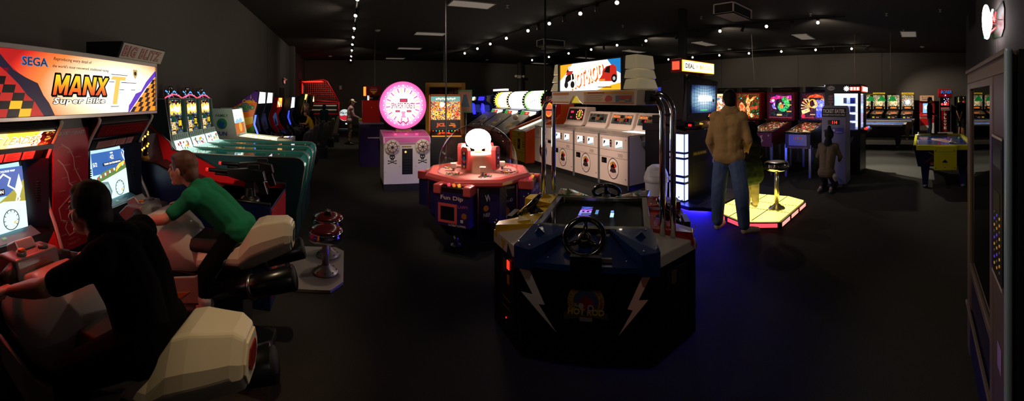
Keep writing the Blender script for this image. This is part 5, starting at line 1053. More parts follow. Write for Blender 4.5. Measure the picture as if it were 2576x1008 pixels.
for k, ch in enumerate('EXCITING RACING GAME'):
    a = R(205 - k * 230 / 19)
    if ch != ' ': D.text(ch, .098 * cos(a), .42 + .098 * sin(a), .02, mr, 2, None, .01, 0, a - pi / 2)
D.poly([(-.06, .40), (-.03, .43), (.0, .46), (.03, .44), (.05, .42), (.06, .38), (.0, .37)], mr, 3); D.disc(-.03, .395, .017, P('8a8a88', .4), 4, 14); D.disc(.03, .385, .02, P('8a8a88', .4), 4, 14); D.disc(.03, .385, .011, BK2, 5, 12); D.poly([(-.075, .41), (-.03, .40), (-.03, .385), (-.07, .39)], P('7a7468', .4), 3)
D.poly([(-.135, .355), (.13, .355), (.14, .315), (.0, .33), (-.14, .30)], P('3a3014', .5), 2); D.text('HOT ROD', 0, .358, .04, P('9a8a34', .5), 3, .23, .03, .1); D.rect(-.04, .30, .04, .325, P('6a6670', .5), 3)
m.build('front_decals', T)
# chamfer faces: white corner caps, coin slot door on the left one
CW = P('c8bcb2', .35)
for k in range(4):
    a = R(-45 + 90 * k); rot = Matrix.Rotation(a + pi / 4, 3, 'Z')           # k = 0: right front corner
    f = lambda x, y, z: rot @ V((x, y, z))
    m = MB(); m.hull([f(.41, -.74, .60), f(.74, -.41, .60), f(.41, -.74, .69), f(.74, -.41, .69), f(.40, -.40, .60), f(.40, -.40, .745), f(.415, -.44, .745), f(.44, -.415, .745)], CW)
    if k == 3:
        n = V((-.707, -.707, 0)); D = Draw(m, f(.575, -.575, .645) + n * .0, unit(V((.707, -.707, 0))), (0, 0, 1), .003); D.poly([(-.10, .03), (-.02, .03), (-.06, -.045)], P('c89a2a', .4), 1); D.poly([(.02, .03), (.10, -.04), (.0, -.045)], P('2a2e5a', .4), 1)
    m.build('corner_cap', T, bevel=.008)
    m = MB(); o = f(.575, -.575, .0) ; xd = f(.707, .707, 0); D = Draw(m, o, xd, (0, 0, 1), .004); D.rect(-.10, .12, .12, .56, P('141214', .4), 1); D.rect(-.05, .47, .0, .55, P('5a4a30', .4), 2)
    if k == 3:
        D.rect(.015, .50, .05, .56, E('ff2a1a', 2.2), 2); D.rect(.02, .40, .05, .46, P('b8701a', .4), 2)
        for q in range(2): D.rect(-.06, .28 - q * .06, .06, .285 - q * .06, P('6a4a20', .4), 2)
        D.disc(.0, .15, .006, E('ff2a2a', 1.), 2, 8)
    m.build('coin_door', T)
# glass top with the screen below, metal frame
m = MB()
for k in range(4):
    rot = Matrix.Rotation(k * pi / 2, 3, 'Z'); m.hull([rot @ V(p) for p in ((-.42, -.42, .735), (.42, -.42, .735), (.42, -.42, .765), (-.42, -.42, .765), (-.37, -.37, .735), (.37, -.37, .735), (.37, -.37, .768), (-.37, -.37, .768))], P('8a8474', .25, .9))
m.build('glass_frame', T, bevel=.003)
m = MB(); m.box((-.375, -.375, .755), (.375, .375, .763), PANE(ior=1.5)); m.build('glass_top', T)
m = MB(); m.box((-.375, -.375, .70), (.375, .375, .71), P('16160e', .4)); m.box((-.25, -.375, .71), (.25, .375, .712), P('040405', .3)); D = Draw(m, (0, 0, .712), (1, 0, 0), (0, 1, 0), .001)
for k, (ch, c) in enumerate(zip('UTERN', ('8a5aff', '7a8aff', 'a0a0ff', 'c86aff', '5a7aff'))): D.text(ch, -.115, .0 + .058 * k, .10, E(c, 1.6), 1, .055, .03, 0, pi / 2)
[D.rect(-.03, .07 + .03 * q, -.005, .09 + .03 * q, E('7ab8ff', 1.2), 1) for q in range(4)]; D.rect(.10, .0, .13, .11, E('b8dcff', 2.2), 1); D.rect(.10, .125, .125, .175, E('8ab8ff', 1.3), 1); m.build('table_screen', T)
# four coloured player shrouds with steering wheels
shr = [('blue_player_panel', P('0e2a60', .25, 0, .5), '1'), ('red_player_panel', P('9a1a18', .25, 0, .5), '2'), ('green_player_panel', P('1a5a2a', .25, 0, .5), '3'), ('yellow_player_panel', P('d0a818', .25, 0, .5), '4')]
for k, (nm, pm, _) in enumerate(shr):
    rot = Matrix.Rotation(k * pi / 2, 3, 'Z'); f = lambda x, y, z: rot @ V((x, y, z))
    m = MB(); m.hull([f(*p) for p in ((-.40, -.41, .735), (.40, -.41, .735), (-.40, -.745, .645), (.40, -.745, .645), (-.40, -.41, .60), (.40, -.41, .60), (-.40, -.745, .605), (.40, -.745, .605))], pm)
    for s in (-1, 1):
        ty = 0 if k in (0, 2) else .055
        m.hull([f(s * x, y, z) for x, y, z in ((.425, -.42, .772), (.12, -.42, .768), (.46, -.76 + ty, .745), (.345, -.78 + ty, .735), (.455, -.775 + ty, .60 + ty), (.35, -.785 + ty, .605 + ty), (.42, -.42, .62), (.2, -.45, .66))], pm)
        m.hull([f(s * x, y, z) for x, y, z in ((.30, -.56, .758), (.38, -.56, .76), (.35, -.56, .80), (.345, -.46, .772), (.30, -.56, .74), (.38, -.56, .74))], pm)
        for x, y, z in ((.38, -.45, .772), (.17, -.45, .772), (.44, -.72, .752), (.36, -.74, .744), (.25, -.70, .662)): m.ell(f(s * x, y, z), .007, CHROME, 8)
    m.build(nm, T, bevel=.006)
    c = V((-.03, -.585, .765)); nz = unit((0, -.70, .71)); ax = V((1, 0, 0)); ay = nz.cross(ax)
    w = lambda p: rot @ p
    m = MB(); m.tube([w(c + (ax * cos(2 * pi * q / 40) + ay * sin(2 * pi * q / 40)) * .128) for q in range(40)], .019, P('060606', .12, 0, .6), 12, closed=True)
    for q in (90, 210, 330): m.tube([w(c - nz * .02), w(c + (ax * cos(R(q)) + ay * sin(R(q))) * .07 - nz * .015), w(c + (ax * cos(R(q)) + ay * sin(R(q))) * .123)], [.022, .018, .012], P('0a0a0a', .2), 8)
    m.lathe([(0, 0), (.045, 0), (.045, .012), (.03, .02), (0, .022)], w(c - nz * .025), P('0a0a0a', .3), 20, w(nz)); D = Draw(m, w(c - nz * .002), w(ax), w(ay), .001); D.ring(0, 0, .03, .005, P('6a5a20', .4), 1, 20); D.poly([(-.015, -.008), (.018, .004), (-.01, .012)], P('6a5a20', .4), 1)
    m.build('steering_wheel', T)
    m = MB(); m.cyl(w(c - nz * .02), w(c - nz * .13), .04, DKGREY, .06); m.box(*[tuple(p) for p in (w(V((-.10, -.745, .50))), w(V((.10, -.70, .70))))], BK2); m.build('steering_column', T)
    m = MB(); p = w(V((.13, -.66, .70))); m.box(*[tuple(q) for q in (w(V((.09, -.72, .66))), w(V((.16, -.70, .685))))], P('a8a8a0', .2, .8)); m.build('gear_plate', T)
# chrome tubes rising from two corners to the marquee (given in room coordinates, turned into the table's)
L = lambda X, Y, z: V((((X - 1.9) - (Y - 2.32)) * .70711, ((X - 1.9) + (Y - 2.32)) * .70711, z))
def bend(b, top, e, z0):
    pts = [V((b[0], b[1], z0)), V((b[0], b[1], 1.0)), V((b[0], b[1], top - .14))]
    for q in range(1, 8):
        t = q / 7 * pi / 2; k = 1 - cos(t); pts.append(V((b[0] + (e[0] - b[0]) * k * .7, b[1] + (e[1] - b[1]) * k * .7, top - .14 + .14 * sin(t))))
    pts.append(V((e[0], e[1], top))); return [L(*p) for p in pts]
for b, e, top in (((1.936, 1.655), (1.84, 1.74), 1.70), ((1.985, 1.60), (1.90, 1.74), 1.715), ((1.83, 3.06), (1.83, 2.70), 1.70), ((1.90, 2.99), (1.90, 2.70), 1.715)):
    m = MB(); m.tube(bend(b, top, e, .66), .021, CHROME, 16); m.build('chrome_tube', T)
for q, z in (((1.936, 1.655, 1.985, 1.60), 1.57), ((1.83, 3.06, 1.90, 2.99), 1.57)):
    m = MB(); m.tube([L(q[0], q[1], z), L(q[2], q[3], z)], .006, DKGREY, 8); m.build('tube_spacer', T)
# marquee, built to face -X
def CAPM():
    m, n, l, b = _new('translucent_cap'); b.inputs['Base Color'].default_value = lin('d8ccb0'); b.inputs['Roughness'].default_value = .15; b.inputs['Coat Weight'].default_value = .5
    b.inputs['Emission Color'].default_value = lin('cdb98e'); b.inputs['Emission Strength'].default_value = .16
    return m
ML = L(1.75, 2.23, 0); MR = R(-45)
def mk(m, name, **k): return m.build(name, T, loc=ML, rot=MR, **k)
m = MB(); m.prism([(-.40, 1.745), (.37, 1.745), (.365, 1.975), (-.395, 1.975)], 'y', -.004, .17, DK); 
m.prism([(-.40, 1.745), (.37, 1.745), (.363, 1.965), (-.393, 1.965)], 'y', -.012, -.003, GRAD([(0, 'ffffff'), (.7, 'ffffff'), (.95, 'dff0ff'), (1.2, '9cc8f4')], (-.02, 0, 1.86), (.42, 1, .26), 1.9))  # blown white centre: backlight put into the artwork's colour
D = Draw(m, (0, -.012, 1.855), *FRONT, lay=.0012); D.poly([(-.395, .11), (-.395, -.02), (-.33, .02), (-.22, .11)], E('ffb01e', 1.1), 1); D.poly([(.37, .11), (.22, .11), (.30, .03), (.37, .0)], E('1f8ad8', .9), 1); D.poly([(.1, -.11), (.37, -.11), (.37, -.06), (.2, -.085)], E('ffb41e', 1.2), 1)
D.text('HOT·ROD', -.022, -.008, .125, E('e8521e', 1.1), 2, .43, .05, .15, .20); D.text('HOT·ROD', -.03, .004, .12, E('fffdf0', 2.2), 4, .41, .02, .15, .20, 1.05, (.03, E('ffc84a', 1.3)))
D.poly([(-.33, -.07), (-.31, .0), (-.27, .03), (-.20, .03), (-.185, -.02), (-.21, -.09), (-.23, -.02), (-.28, -.04), (-.30, -.09)], P('10140c', .4), 4); D.poly([(-.31, .02), (-.28, .055), (-.2, .05), (-.22, .025)], E('d8281a', .9), 5); D.disc(-.255, .075, .02, E('e8e8f0', 1.), 5, 12); D.poly([(-.30, .04), (-.275, .07), (-.26, .05)], P('2a0a0a', .4), 6); D.disc(-.30, -.06, .028, P('0c100c', .4), 5, 14); D.disc(-.21, -.06, .028, P('0c100c', .4), 5, 14)
D.poly([(.13, -.045), (.16, .02), (.21, .06), (.29, .07), (.32, .05), (.33, -.02), (.28, -.05)], E('d8281a', .9), 4); D.poly([(.19, .02), (.22, .055), (.255, .06), (.25, .01)], P('1a1416', .4), 5); D.poly([(.13, -.045), (.26, -.05), (.25, -.085), (.14, -.08)], E('f0f0f0', 1.2), 4); D.poly([(.13, -.045), (.2, -.047), (.2, -.03), (.135, -.03)], E('ff8a2a', 1.), 6); D.disc(.30, -.03, .03, P('141010', .4), 5, 16); D.disc(.30, -.03, .014, E('d0d0d0', .9), 6, 12); D.line([(.12, -.088), (.27, -.092)], .006, P('1a1a14', .4), 6)
mk(m, 'marquee_panel')
for s, x0, x1 in ((-1, -.40, -.425), (1, .37, .40)):
    m = MB(); m.box((x0, -.02, 1.74), (x1, .17, 1.978), BK2); mk(m, 'marquee_clamp')
CAP = CAPM(); CAP2 = P('cfc8ba', .3)
for s, x0, x1 in ((-1, -.425, -.52), (1, .40, .522)):
    m = MB(); d = .02
    for z0, z1, e in ((1.745, 1.815, .018), (1.82, 1.88, .009), (1.885, 1.98, 0.)):
        xe = x1 + s * e; zz = z1 - z0; m.hull([(x0, -.012 - e, z0), (xe - s * .01, -.012 - e, z0), (xe, .0, z0), (xe, .17 + e, z0), (x0, .17 + e, z0), (x0, -.006, z1), (xe - s * .022, -.006, z1), (xe - s * .012, .006, z1 - .0), (xe - s * .012, .165, z1), (x0, .165, z1)], CAP)
    mk(m, 'end_cap', bevel=.008, seg=3)
LB = P('ecd6c2', .3)
m = MB(); m.prism([(-.525, 1.74), (.53, 1.74), (.52, 1.635), (-.07, 1.635), (-.11, 1.66), (-.15, 1.70), (-.19, 1.70), (-.23, 1.66), (-.255, 1.635), (-.51, 1.635)], 'y', -.02, .20, LB); mk(m, 'lower_box', bevel=.004)
m = MB(); D = Draw(m, (0, -.02, 1.69), *FRONT, lay=.0015); D.rect(-.05, -.045, .50, .042, P('c8a88c', .4), 1); D.rect(-.05, .025, .50, .042, P('d8941e', .4), 2); D.rect(-.05, -.045, .50, -.036, P('c05a2a', .4), 2); D.rect(.0, .030, .2, .037, P('8a1a14', .4), 3)
for q in range(4): D.rect(-.02, .012 - .013 * q, .18 - .02 * (q % 2), .015 - .013 * q, P('8a6a5a', .5), 2)
D.poly([(.20, -.02), (.22, .01), (.25, .015), (.28, .0), (.28, -.025), (.22, -.033)], P('b82a24', .4), 2); D.rect(.32, -.032, .48, .012, P('4a6a8a', .4), 2); D.rect(.35, -.01, .48, .012, P('b8281e', .4), 3); D.rect(.36, -.032, .42, -.022, P('c89a2a', .4), 3); D.rect(.42, -.02, .46, -.012, P('c89a2a', .4), 3)
D.rect(-.5, .02, -.26, .04, P('c8782a', .4), 1); D.rect(-.48, -.01, -.30, .01, P('e0d0bc', .3), 1); D.rect(-.5, -.045, -.26, -.036, P('c07030', .4), 1); mk(m, 'instruction_strip')
m = MB(); m.prism([(-.085, 1.645), (-.115, 1.675), (-.15, 1.715), (-.17, 1.725), (-.19, 1.715), (-.225, 1.675), (-.25, 1.645)], 'y', .0, .01, E('e8c83a', .6)); mk(m, 'lit_arch')
for s in (-1, 1):
    m = MB(); m.box((s * .5, .06, 1.66), (s * .535, .19, 1.735), P('14110f', .5)); mk(m, 'tube_socket')

# ------------------------------------------------------------------ briefcase quiz game with blue-white lit columns
T = thing('quiz_game', 'tall black quiz game cabinet with blue-white lit columns, large monitor and lit yellow sign', 'arcade game', 4.96, 3.37, 0, FNY)
BW = E('626eff', 8.); FR = P('0a0c22', .4); BLK = P('0c0b0d', .35)
m = MB(); m.prism([(-.40, .03), (.40, .03), (.47, .3), (.47, .85), (-.47, .85), (-.47, .3)], 'z', .1, 1.16, BLK); D = Draw(m, (0, .03, .7), *FRONT, lay=.002); D.rect(-.24, .06, .16, .13, P('3a3426', .4), 1); D.text('DEAL OR NO DEAL', -.04, .095, .035, P('9a8a5a', .4), 2, .36, .02); D.rect(-.25, -.5, .25, -.05, P('100f11', .4), 1); m.build('cabinet', T, bevel=.005)
zs = [(.12, .36), (.40, .46), (.50, .74), (.775, .825), (.86, 1.13)]
for s in (-1, 1):
    m = MB(); m.prism([(s * .40, .0), (s * .50, .0), (s * .50, .30), (s * .40, .30)], 'z', .1, 1.15, FR); m.build('light_column', T, bevel=.004)
    for z0, z1 in zs:
        m = MB(); m.box((s * .413, -.006, z0), (s * .492, .0, z1), BW); m.box((s * .500, .012, z0), (s * .507, .285, z1), BW); m.build('lit_pane', T)
m = MB(); m.prism([(-.02, 1.15), (-.02, 1.18), (.5, 1.27), (.9, 1.27), (.9, 1.15)], 'x', -.49, .49, BLK); m.build('console_top', T, bevel=.006)
m = MB(); m.box((.0, .02, 1.19), (.2, .16, 1.25), P('8a6a30', .4)); m.box((-.3, .05, 1.2), (-.1, .15, 1.23), P('1c1c1e', .3)); m.build('button_box', T)
for s, c in ((-.24, 'ff3030'), (.08, 'ffd040')):
    m = MB(); m.cyl((s, .09, 1.24), (s, .085, 1.27), .03, E(c, .8)); m.build('play_button', T)
m = MB(); m.hull([(-.36, .12, 1.34), (.52, .12, 1.40), (.55, .12, 2.0), (-.36, .12, 2.05), (-.30, .65, 1.3), (.45, .65, 1.3), (.45, .65, 1.95), (-.30, .65, 1.95)], P('100c10', .5)); m.prism([(-.36, 1.2), (-.1, 1.2), (-.1, 1.4), (-.36, 1.4)], 'y', .3, .65, P('1a1216', .5)); m.prism([(-.30, .9), (.4, .9), (.4, 1.4), (-.30, 1.4)], 'y', .45, .85, P('140f14', .5)); m.build('monitor_housing', T, bevel=.01)
m = MB(); m.hull([(-.38, .05, 1.33), (-.1, .05, 1.38), (.5, .05, 1.43), (.545, .05, 1.98), (-.34, .05, 2.06), (-.38, .05, 2.0), (-.38, .13, 1.33), (.5, .13, 1.43), (.545, .13, 1.98), (-.34, .13, 2.06)], P('0d0d10', .25)); D = Draw(m, (0, .05, 0), *FRONT, lay=.004)
for u, v in ((-.33, 1.40), (-.32, 1.97), (.5, 1.93)): D.disc(u, v, .03, P('2a2a2c', .3, .5), 1, 16); D.disc(u, v, .012, P('6a6a6c', .3, .6), 2, 10)
D.text('VIP', .28, 1.405, .025, E('ff2a2a', 1.4), 1); m.build('monitor_bezel', T, bevel=.01, seg=3)
m = MB(); m.box((-.25, .028, 1.45), (.43, .045, 1.90), GRAD([(0, 'ffffff'), (.22, 'e8f4ff'), (.5, '8fb4cc'), (.85, '33507a'), (1.2, '16244a')], (.08, .03, 1.68), (.48, 1, .26), 1.2)); D = Draw(m, (.09, .027, 1.675), *FRONT, lay=.002)
for k in range(7): D.line([(-.33, -.12 + .055 * k + .02 * (k - 3) * .4), (-.1, -.10 + .045 * k), (.1, -.10 + .045 * k), (.33, -.12 + .055 * k + .02 * (k - 3) * .4)], .004, P('1a3048', .5), 1)
for k in range(9): D.line([(-.3 + .075 * k, -.22), (-.28 + .07 * k, .22)], .003, P('1a3048', .5), 1)
D.rect(-.17, -.03, .22, .05, E('ffffff', 3.), 2); D.disc(.27, -.03, .03, P('c8b89a', .4), 2, 16); D.disc(.27, -.03, .016, P('4a3a30', .4), 3, 12); D.rect(-.12, -.19, .08, -.175, E('5aff8a', 1.), 2); m.build('monitor_screen', T)
for x in (-.05, .12, .3):
    m = MB(); m.box((x - .04, .2, 1.98), (x + .04, .3, 2.12), P('6a3a1a', .4)); m.build('sign_post', T)
m = MB(); m.box((-.42, .13, 2.095), (.55, .34, 2.315), P('7a1410', .35)); m.build('sign_box', T, bevel=.006)
m = MB(); m.box((-.39, .118, 2.115), (.53, .13, 2.295), E('ffd23a', 1.7)); m.box((-.365, .112, 2.13), (.505, .118, 2.28), E('fff7d0', 2.4)); D = Draw(m, (.07, .112, 2.205), *FRONT, lay=.0015); D.text('DEAL', -.27, -.0, .075, P('3a2a0c', .4), 1, .25, .02); D.text('OR', -.085, 0, .05, P('a88a2a', .4), 1, .07, .01); D.text('NO DEAL', .21, -.0, .075, P('3a2a0c', .4), 1, .40, .02); D.text('NO DEAL', .21, -.0, .066, E('ffdc6a', 1.8), 2, .385, -.006); D.rect(-.1, .03, .0, .07, E('ffffff', 5.), 3); m.build('sign_panel', T)
for a, b in ((-.428, -.42), (.55, .556)):
    m = MB(); m.box((a, .16, 2.14), (b, .30, 2.27), E('ff4a30', 1.8)); m.build('sign_side_lamp', T)
m = MB(); m.prism([(-.60, .3), (-.66, -.20), (-.50, -.51), (.62, -.51), (.62, .9), (-.55, .9)], 'z', .045, .10, P('0e0f1c', .3)); m.box((-.30, -.26, 0), (.55, .85, .046), P('08080c', .5)); D = Draw(m, (0, 0, .10), (1, 0, 0), (0, 1, 0), .002)
for q in range(4): D.line([(-.55 + q * .32, -.5), (-.55 + q * .32, -.02)], .008, P('05060c', .5), 1)
D.line([(-.68, -.26), (.6, -.26)], .008, P('05060c', .5), 1); m.build('base_platform', T, bevel=.006)
m = MB(); m.tube([(-.46, .6, .022), (-.47, .25, .022), (-.52, -.14, .022), (-.40, -.37, .022)], .012, E('2418ff', 800.), 8); m.build('added_blue_glow', T)  # unseen tube added for the columns' blue spill on the floor

# ------------------------------------------------------------------ glowing floor platform and its stool
T = thing('light_up_platform', 'low platform of glowing yellow tiles with pink lit edges before the quiz game', 'platform', 0, 0, 0)
oct_ = [(4.16, 2.22), (4.38, 1.76), (5.42, 1.76), (5.58, 2.1), (5.5, 2.83), (4.4, 2.83)]
m = MB(); m.prism(oct_, 'z', 0, .085, P('0c0a0c', .4)); m.build('frame', T)
m = MB(); m.prism([(4.2, 2.22), (4.40, 1.80), (5.40, 1.80), (5.54, 2.1), (5.46, 2.80), (4.42, 2.80)], 'z', .085, .10, E('ffe05a', 3.6)); D = Draw(m, (0, 0, .10), (1, 0, 0), (0, 1, 0), .002); gl = P('2a2008', .5)
for x in (4.74, 5.08): D.line([(x, 1.80), (x, 2.80)], .016, gl, 1)
for y in (2.12, 2.46): D.line([(4.25, y), (5.52, y)], .016, gl, 1)
m.build('glowing_tiles', T)
for (ax_, ay_), (bx_, by_) in zip(oct_[-1:] + oct_[:3], oct_[:4]):
    a, b = V((ax_, ay_, 0)), V((bx_, by_, 0)); d = (b - a); Ln = d.length; d.normalize(); k = max(1, round(Ln / .4)); n = V((d.y, -d.x, 0))
    for q in range(k):
        p0 = a + d * (Ln * (q + .1) / k); p1 = a + d * (Ln * (q + .9) / k); mid = (p0 + p1) / 2
        m = MB(); m.panel(mid + V((0, 0, .045)), d, (0, 0, 1), (p1 - p0).length, .05, E('ff4a58', 1.5) if abs(d.x) < .8 else E('ff9a8a', 1.6), .003); m.build('edge_panel', T)
stool(4.85, 2.02, .103, 'tall stool with black seat and chrome ring on the glowing yellow platform', P('0c0a0a', .25), h=.66, r=.178, metal=P('c8c0a8', .25, .8))
# ------------------------------------------------------------------ pinball machines facing the aisle (fronts face -X); one maker for all of them
def pinball(x, y, rot, lab, side, glass, deck=1.0, grp='pinball machines', front=None, lamp=True, bw=.74, top=1.84, detail=True, headc=None, legc=None, topper=None):
    t = thing('pinball_machine', lab, 'pinball machine', x, y, 0, rot, grp)
    m = MB(); m.prism([(0, .62), (0, .93), (.04, .95), (1.28, 1.10), (1.28, .66)], 'x', -.28, .28, P(side, .4)); m.build('cabinet', t, bevel=.004)
    m = MB(); yd = unit((0, 1.2, .145)); o = V((0, .65, 1.022)); n = unit(V((1, 0, 0)).cross(yd)); m.panel(o, (1, 0, 0), yd, .50, 1.16, ART(['1a0c06', '4a1e0a', 'd87a2a', '2a1208', '1a0a08', '8a2a14', '120a08', 'e8c890', '5a1a10'], 38, deck), .004)
    if detail:
        D = Draw(m, o + n * .004, (1, 0, 0), yd, .004); rr = random.Random(int(y * 10))
        for k in range(26): D.disc(-.22 + .44 * rr.random(), -.5 + 1. * rr.random(), .014, E(['ffd890', 'ff8a4a', 'fff0d0', 'ff5a3a'][k % 4], 2.2), 1 + k % 2, 10)
    m.build('playfield', t)
    m = MB(); m.panel((0, .65, 1.037), (1, 0, 0), yd, .52, 1.2, PANE(), .004); m.build('glass_top', t)
    m = MB()
    for s in (-1, 1): m.tube([(s * .272, .02, .965), (s * .272, 1.24, 1.11)], .012, STEEL, 8)
    m.tube([(-.28, .01, .955), (.28, .01, .955)], .018, STEEL, 8); m.build('lockbar_rails', t)
    m = MB(); m.box((-.28, -.004, .64), (.28, .0, .92), P(side, .4)); D = Draw(m, (0, -.004, .78), *FRONT, lay=.002)
    if front: front(D)
    else: D.rect(-.1, -.1, .1, .08, P('6a6a6c', .3, .7), 1); D.rect(-.05, -.02, .05, .04, P('18181a', .4), 2); D.disc(.2, .08, .02, P('c8c8c8', .3), 1, 10)
    m.build('front_panel', t)
    for sx in (-.27, .27):
        for yy in (.03, 1.22):
            m = MB(); m.prism([(sx - .025, yy - .025), (sx + .025, yy - .025), (sx + .025, yy + .025), (sx - .025, yy + .025)], 'z', .0, .70, P(legc or '8a8a90', .25, .8)); m.build('leg', t)
    hc = P(headc or side, .4)
    m = MB(); m.box((-bw / 2, 1.22, 1.13), (bw / 2, 1.46, top), hc); m.box((-.2, 1.24, .8), (.2, 1.44, 1.14), P('0c0c0c', .5)); m.build('backbox', t, bevel=.006)
    m = MB()
    for a, b in (((-bw / 2, 1.13), (bw / 2, 1.17)), ((-bw / 2, top - .03), (bw / 2, top)), ((-bw / 2, 1.17), (-bw / 2 + .04, top - .03)), ((bw / 2 - .04, 1.17), (bw / 2, top - .03))): m.box((a[0], 1.195, a[1]), (b[0], 1.22, b[1]), hc)
    m.build('backglass_frame', t)
    m = MB(); m.box((-bw / 2 + .04, 1.205, 1.17), (bw / 2 - .04, 1.22, top - .03), glass[0]); D = Draw(m, (0, 1.205, (1.17 + top - .03) / 2), *FRONT, lay=.003); glass[1](D, bw / 2 - .04, (top - 1.2) / 2); m.build('backglass', t)
    return t
def scores(D, a, b, c='ffb05a', cells=((.7, .5), (.7, .1), (.7, -.4), (-.65, .5))):
    for u, v in cells: D.rect(u * a - .08, v * b - .022, u * a + .08, v * b + .022, P('1a0c0a', .4), 2); D.text('000000', u * a, v * b, .03, E(c, 1.6), 3, .13, .01)
A_ = lambda sc, st, *c: ART(list(c), sc, st)
def g_yellow(D, a, b):
    D.poly([(-.3, -.25), (-.1, .1), (-.2, .3), (.05, .25), (.2, .0), (.1, -.3)], A_(26, 1.4, 'ffd88a', 'e88a3a', 'fff0d0', 'c85a2a', '3a6ab0'), 1); D.disc(.1, .12, .07, E('fff0d0', 1.6), 2); D.rect(-a, b - .06, a, b, E('ffe8b0', 1.3), 1)
def g_genie(D, a, b):
    fl = A_(34, 1.5, 'ffa03a', 'ffd27a', 'ff6a1a', 'c8401a', 'ffe9b0')
    D.poly([(-.05, -.28), (-.02, -.16), (-.05, -.05), (-.02, .02), (-.07, .1), (-.04, .2), (.0, .3), (.03, .2), (.07, .12), (.05, .04), (.03, -.03), (.06, -.14), (.05, -.27)], fl, 2); D.poly([(.0, .12), (.08, .18), (.16, .24), (.24, .25), (.18, .18), (.1, .12)], fl, 2); D.poly([(-.26, -.02), (-.24, .06), (-.19, .1), (-.14, .06), (-.1, .0), (-.06, -.08), (-.1, -.15), (-.18, -.12), (-.22, -.16)], A_(34, 1.3, 'ff5a2a', 'ff9a5a', 'd83a1a', 'ffb07a'), 2)
    D.poly([(.09, .02), (.2, .08), (.3, .06), (.31, -.1), (.26, -.2), (.12, -.22)], A_(30, .8, '1a5a2a', '3a7a3a', '0c2a14', '6a5a1a'), 1); D.text('GENIE', .17, -.05, .085, E('ff4a2a', 1.2), 4, .25, .03, .3, .12, 1., (.03, E('5a0c08', .5)))
    for u, v in ((-.2, .2), (.28, .2), (-.2, -.18), (.28, -.2), (.1, -.24)): D.disc(u, v, .012, E('4affff', 2.2), 4, 10)
    D.poly([(.02, -.23), (.1, -.19), (.2, -.26), (.1, -.3)], fl, 2)
def g_swirl(D, a, b):
    gr = A_(34, 1.2, '2ac83a', '1a8a3a', '6ae07a', '0c5a2a', '2ac8a0')
    for k in range(17):                                   # a curling green coil
        t = k * .33; r0 = .05 + .0075 * k; D.disc(.04 + r0 * cos(t + 2.2), .02 + r0 * .95 * sin(t + 2.2), .035 + .0022 * k, gr, 2 + k % 2, 14)
    D.disc(.03, .0, .055, A_(40, 1.3, 'ff7a2a', 'ffb05a', 'e0401a'), 4); D.poly([(-.24, .02), (-.14, .1), (-.16, .0), (-.1, -.08), (-.2, -.06)], A_(34, 1.2, 'a08aff', '6a6aff', 'ffb0f0'), 3)
    mg = A_(22, 1.2, 'ff4ae0', 'ff2a6a', 'c01a5a', '8a2aa0'); D.poly([(-.3, .1), (-.26, .22), (-.1, .27), (.1, .25), (.28, .27), (.3, .18), (.1, .2), (-.1, .18), (-.18, .06)], mg, 1); D.disc(-.2, .14, .035, E('ffc0f8', 2.4), 4); D.disc(.2, .22, .025, E('ff6a9a', 2.2), 4)
    D.poly([(-.28, -.16), (-.1, -.11), (.1, -.15), (.28, -.12), (.2, -.24), (-.2, -.25)], A_(24, .6, '2a3a3a', '1a1a2a', '4a5a5a', '101018'), 1)
    for u in (-.16, .1, .0): D.disc(u, .08 - .3 * abs(u), .014, E('ffe0ff', 2.2), 5, 8)
    scores(D, a, b); D.rect(-.1, -.235, .04, -.2, E('ffd08a', 1.2), 2); D.line([(-.3, -.28), (.3, -.28)], .012, E('ff2a2a', .8), 1)
def g_fire(D, a, b):
    cr_ = A_(34, 1.5, 'fff0c0', 'ffc86a', 'ffe0a0', 'e88a4a')
    for q in range(6): an = R(100 + q * 22); D.poly([(-.1, -.02), (-.1 + .24 * cos(an - .07), -.02 + .22 * sin(an - .07)), (-.1 + .25 * cos(an + .07), -.02 + .22 * sin(an + .07))], cr_, 2)
    D.ring(-.03, .07, .11, .022, E('ffb02a', 1.5), 3); D.poly([(-.02, .16), (.06, .12), (.1, .02), (.02, -.05), (-.06, -.02), (.03, .03)], cr_, 3); D.poly([(-.32, -.1), (-.12, -.04), (-.1, -.12), (-.3, -.2)], cr_, 2)
    D.rect(.06, -.27, .32, .16, A_(30, 1.3, '7a8aff', '9aa8ff', '5a5af0', 'c8d0ff', '8a6aff'), 2); D.rect(.06, -.27, .32, -.1, A_(22, 1., '4a5aff', '6a7aff', '3a3ae0'), 3)
    um = A_(26, 1.2, 'ff4a1a', 'd82a14', 'ff7a3a'); D.poly([(-.18, .2), (-.1, .27), (.06, .3), (.2, .26), (.26, .2), (.16, .22), (.04, .21), (-.08, .22)], um, 2)
    scores(D, a, b, 'ffc080', ((-.62, .55), (.72, .55), (-.1, -.62))); D.disc(-.28, -.24, .05, A_(30, 1.2, 'ff2a3a', 'c81a6a'), 2); D.line([(-.3, -.28), (.0, -.27)], .012, E('ff4a2a', .9), 2)
bgd = lambda *c: ART(list(c), 32, .8)
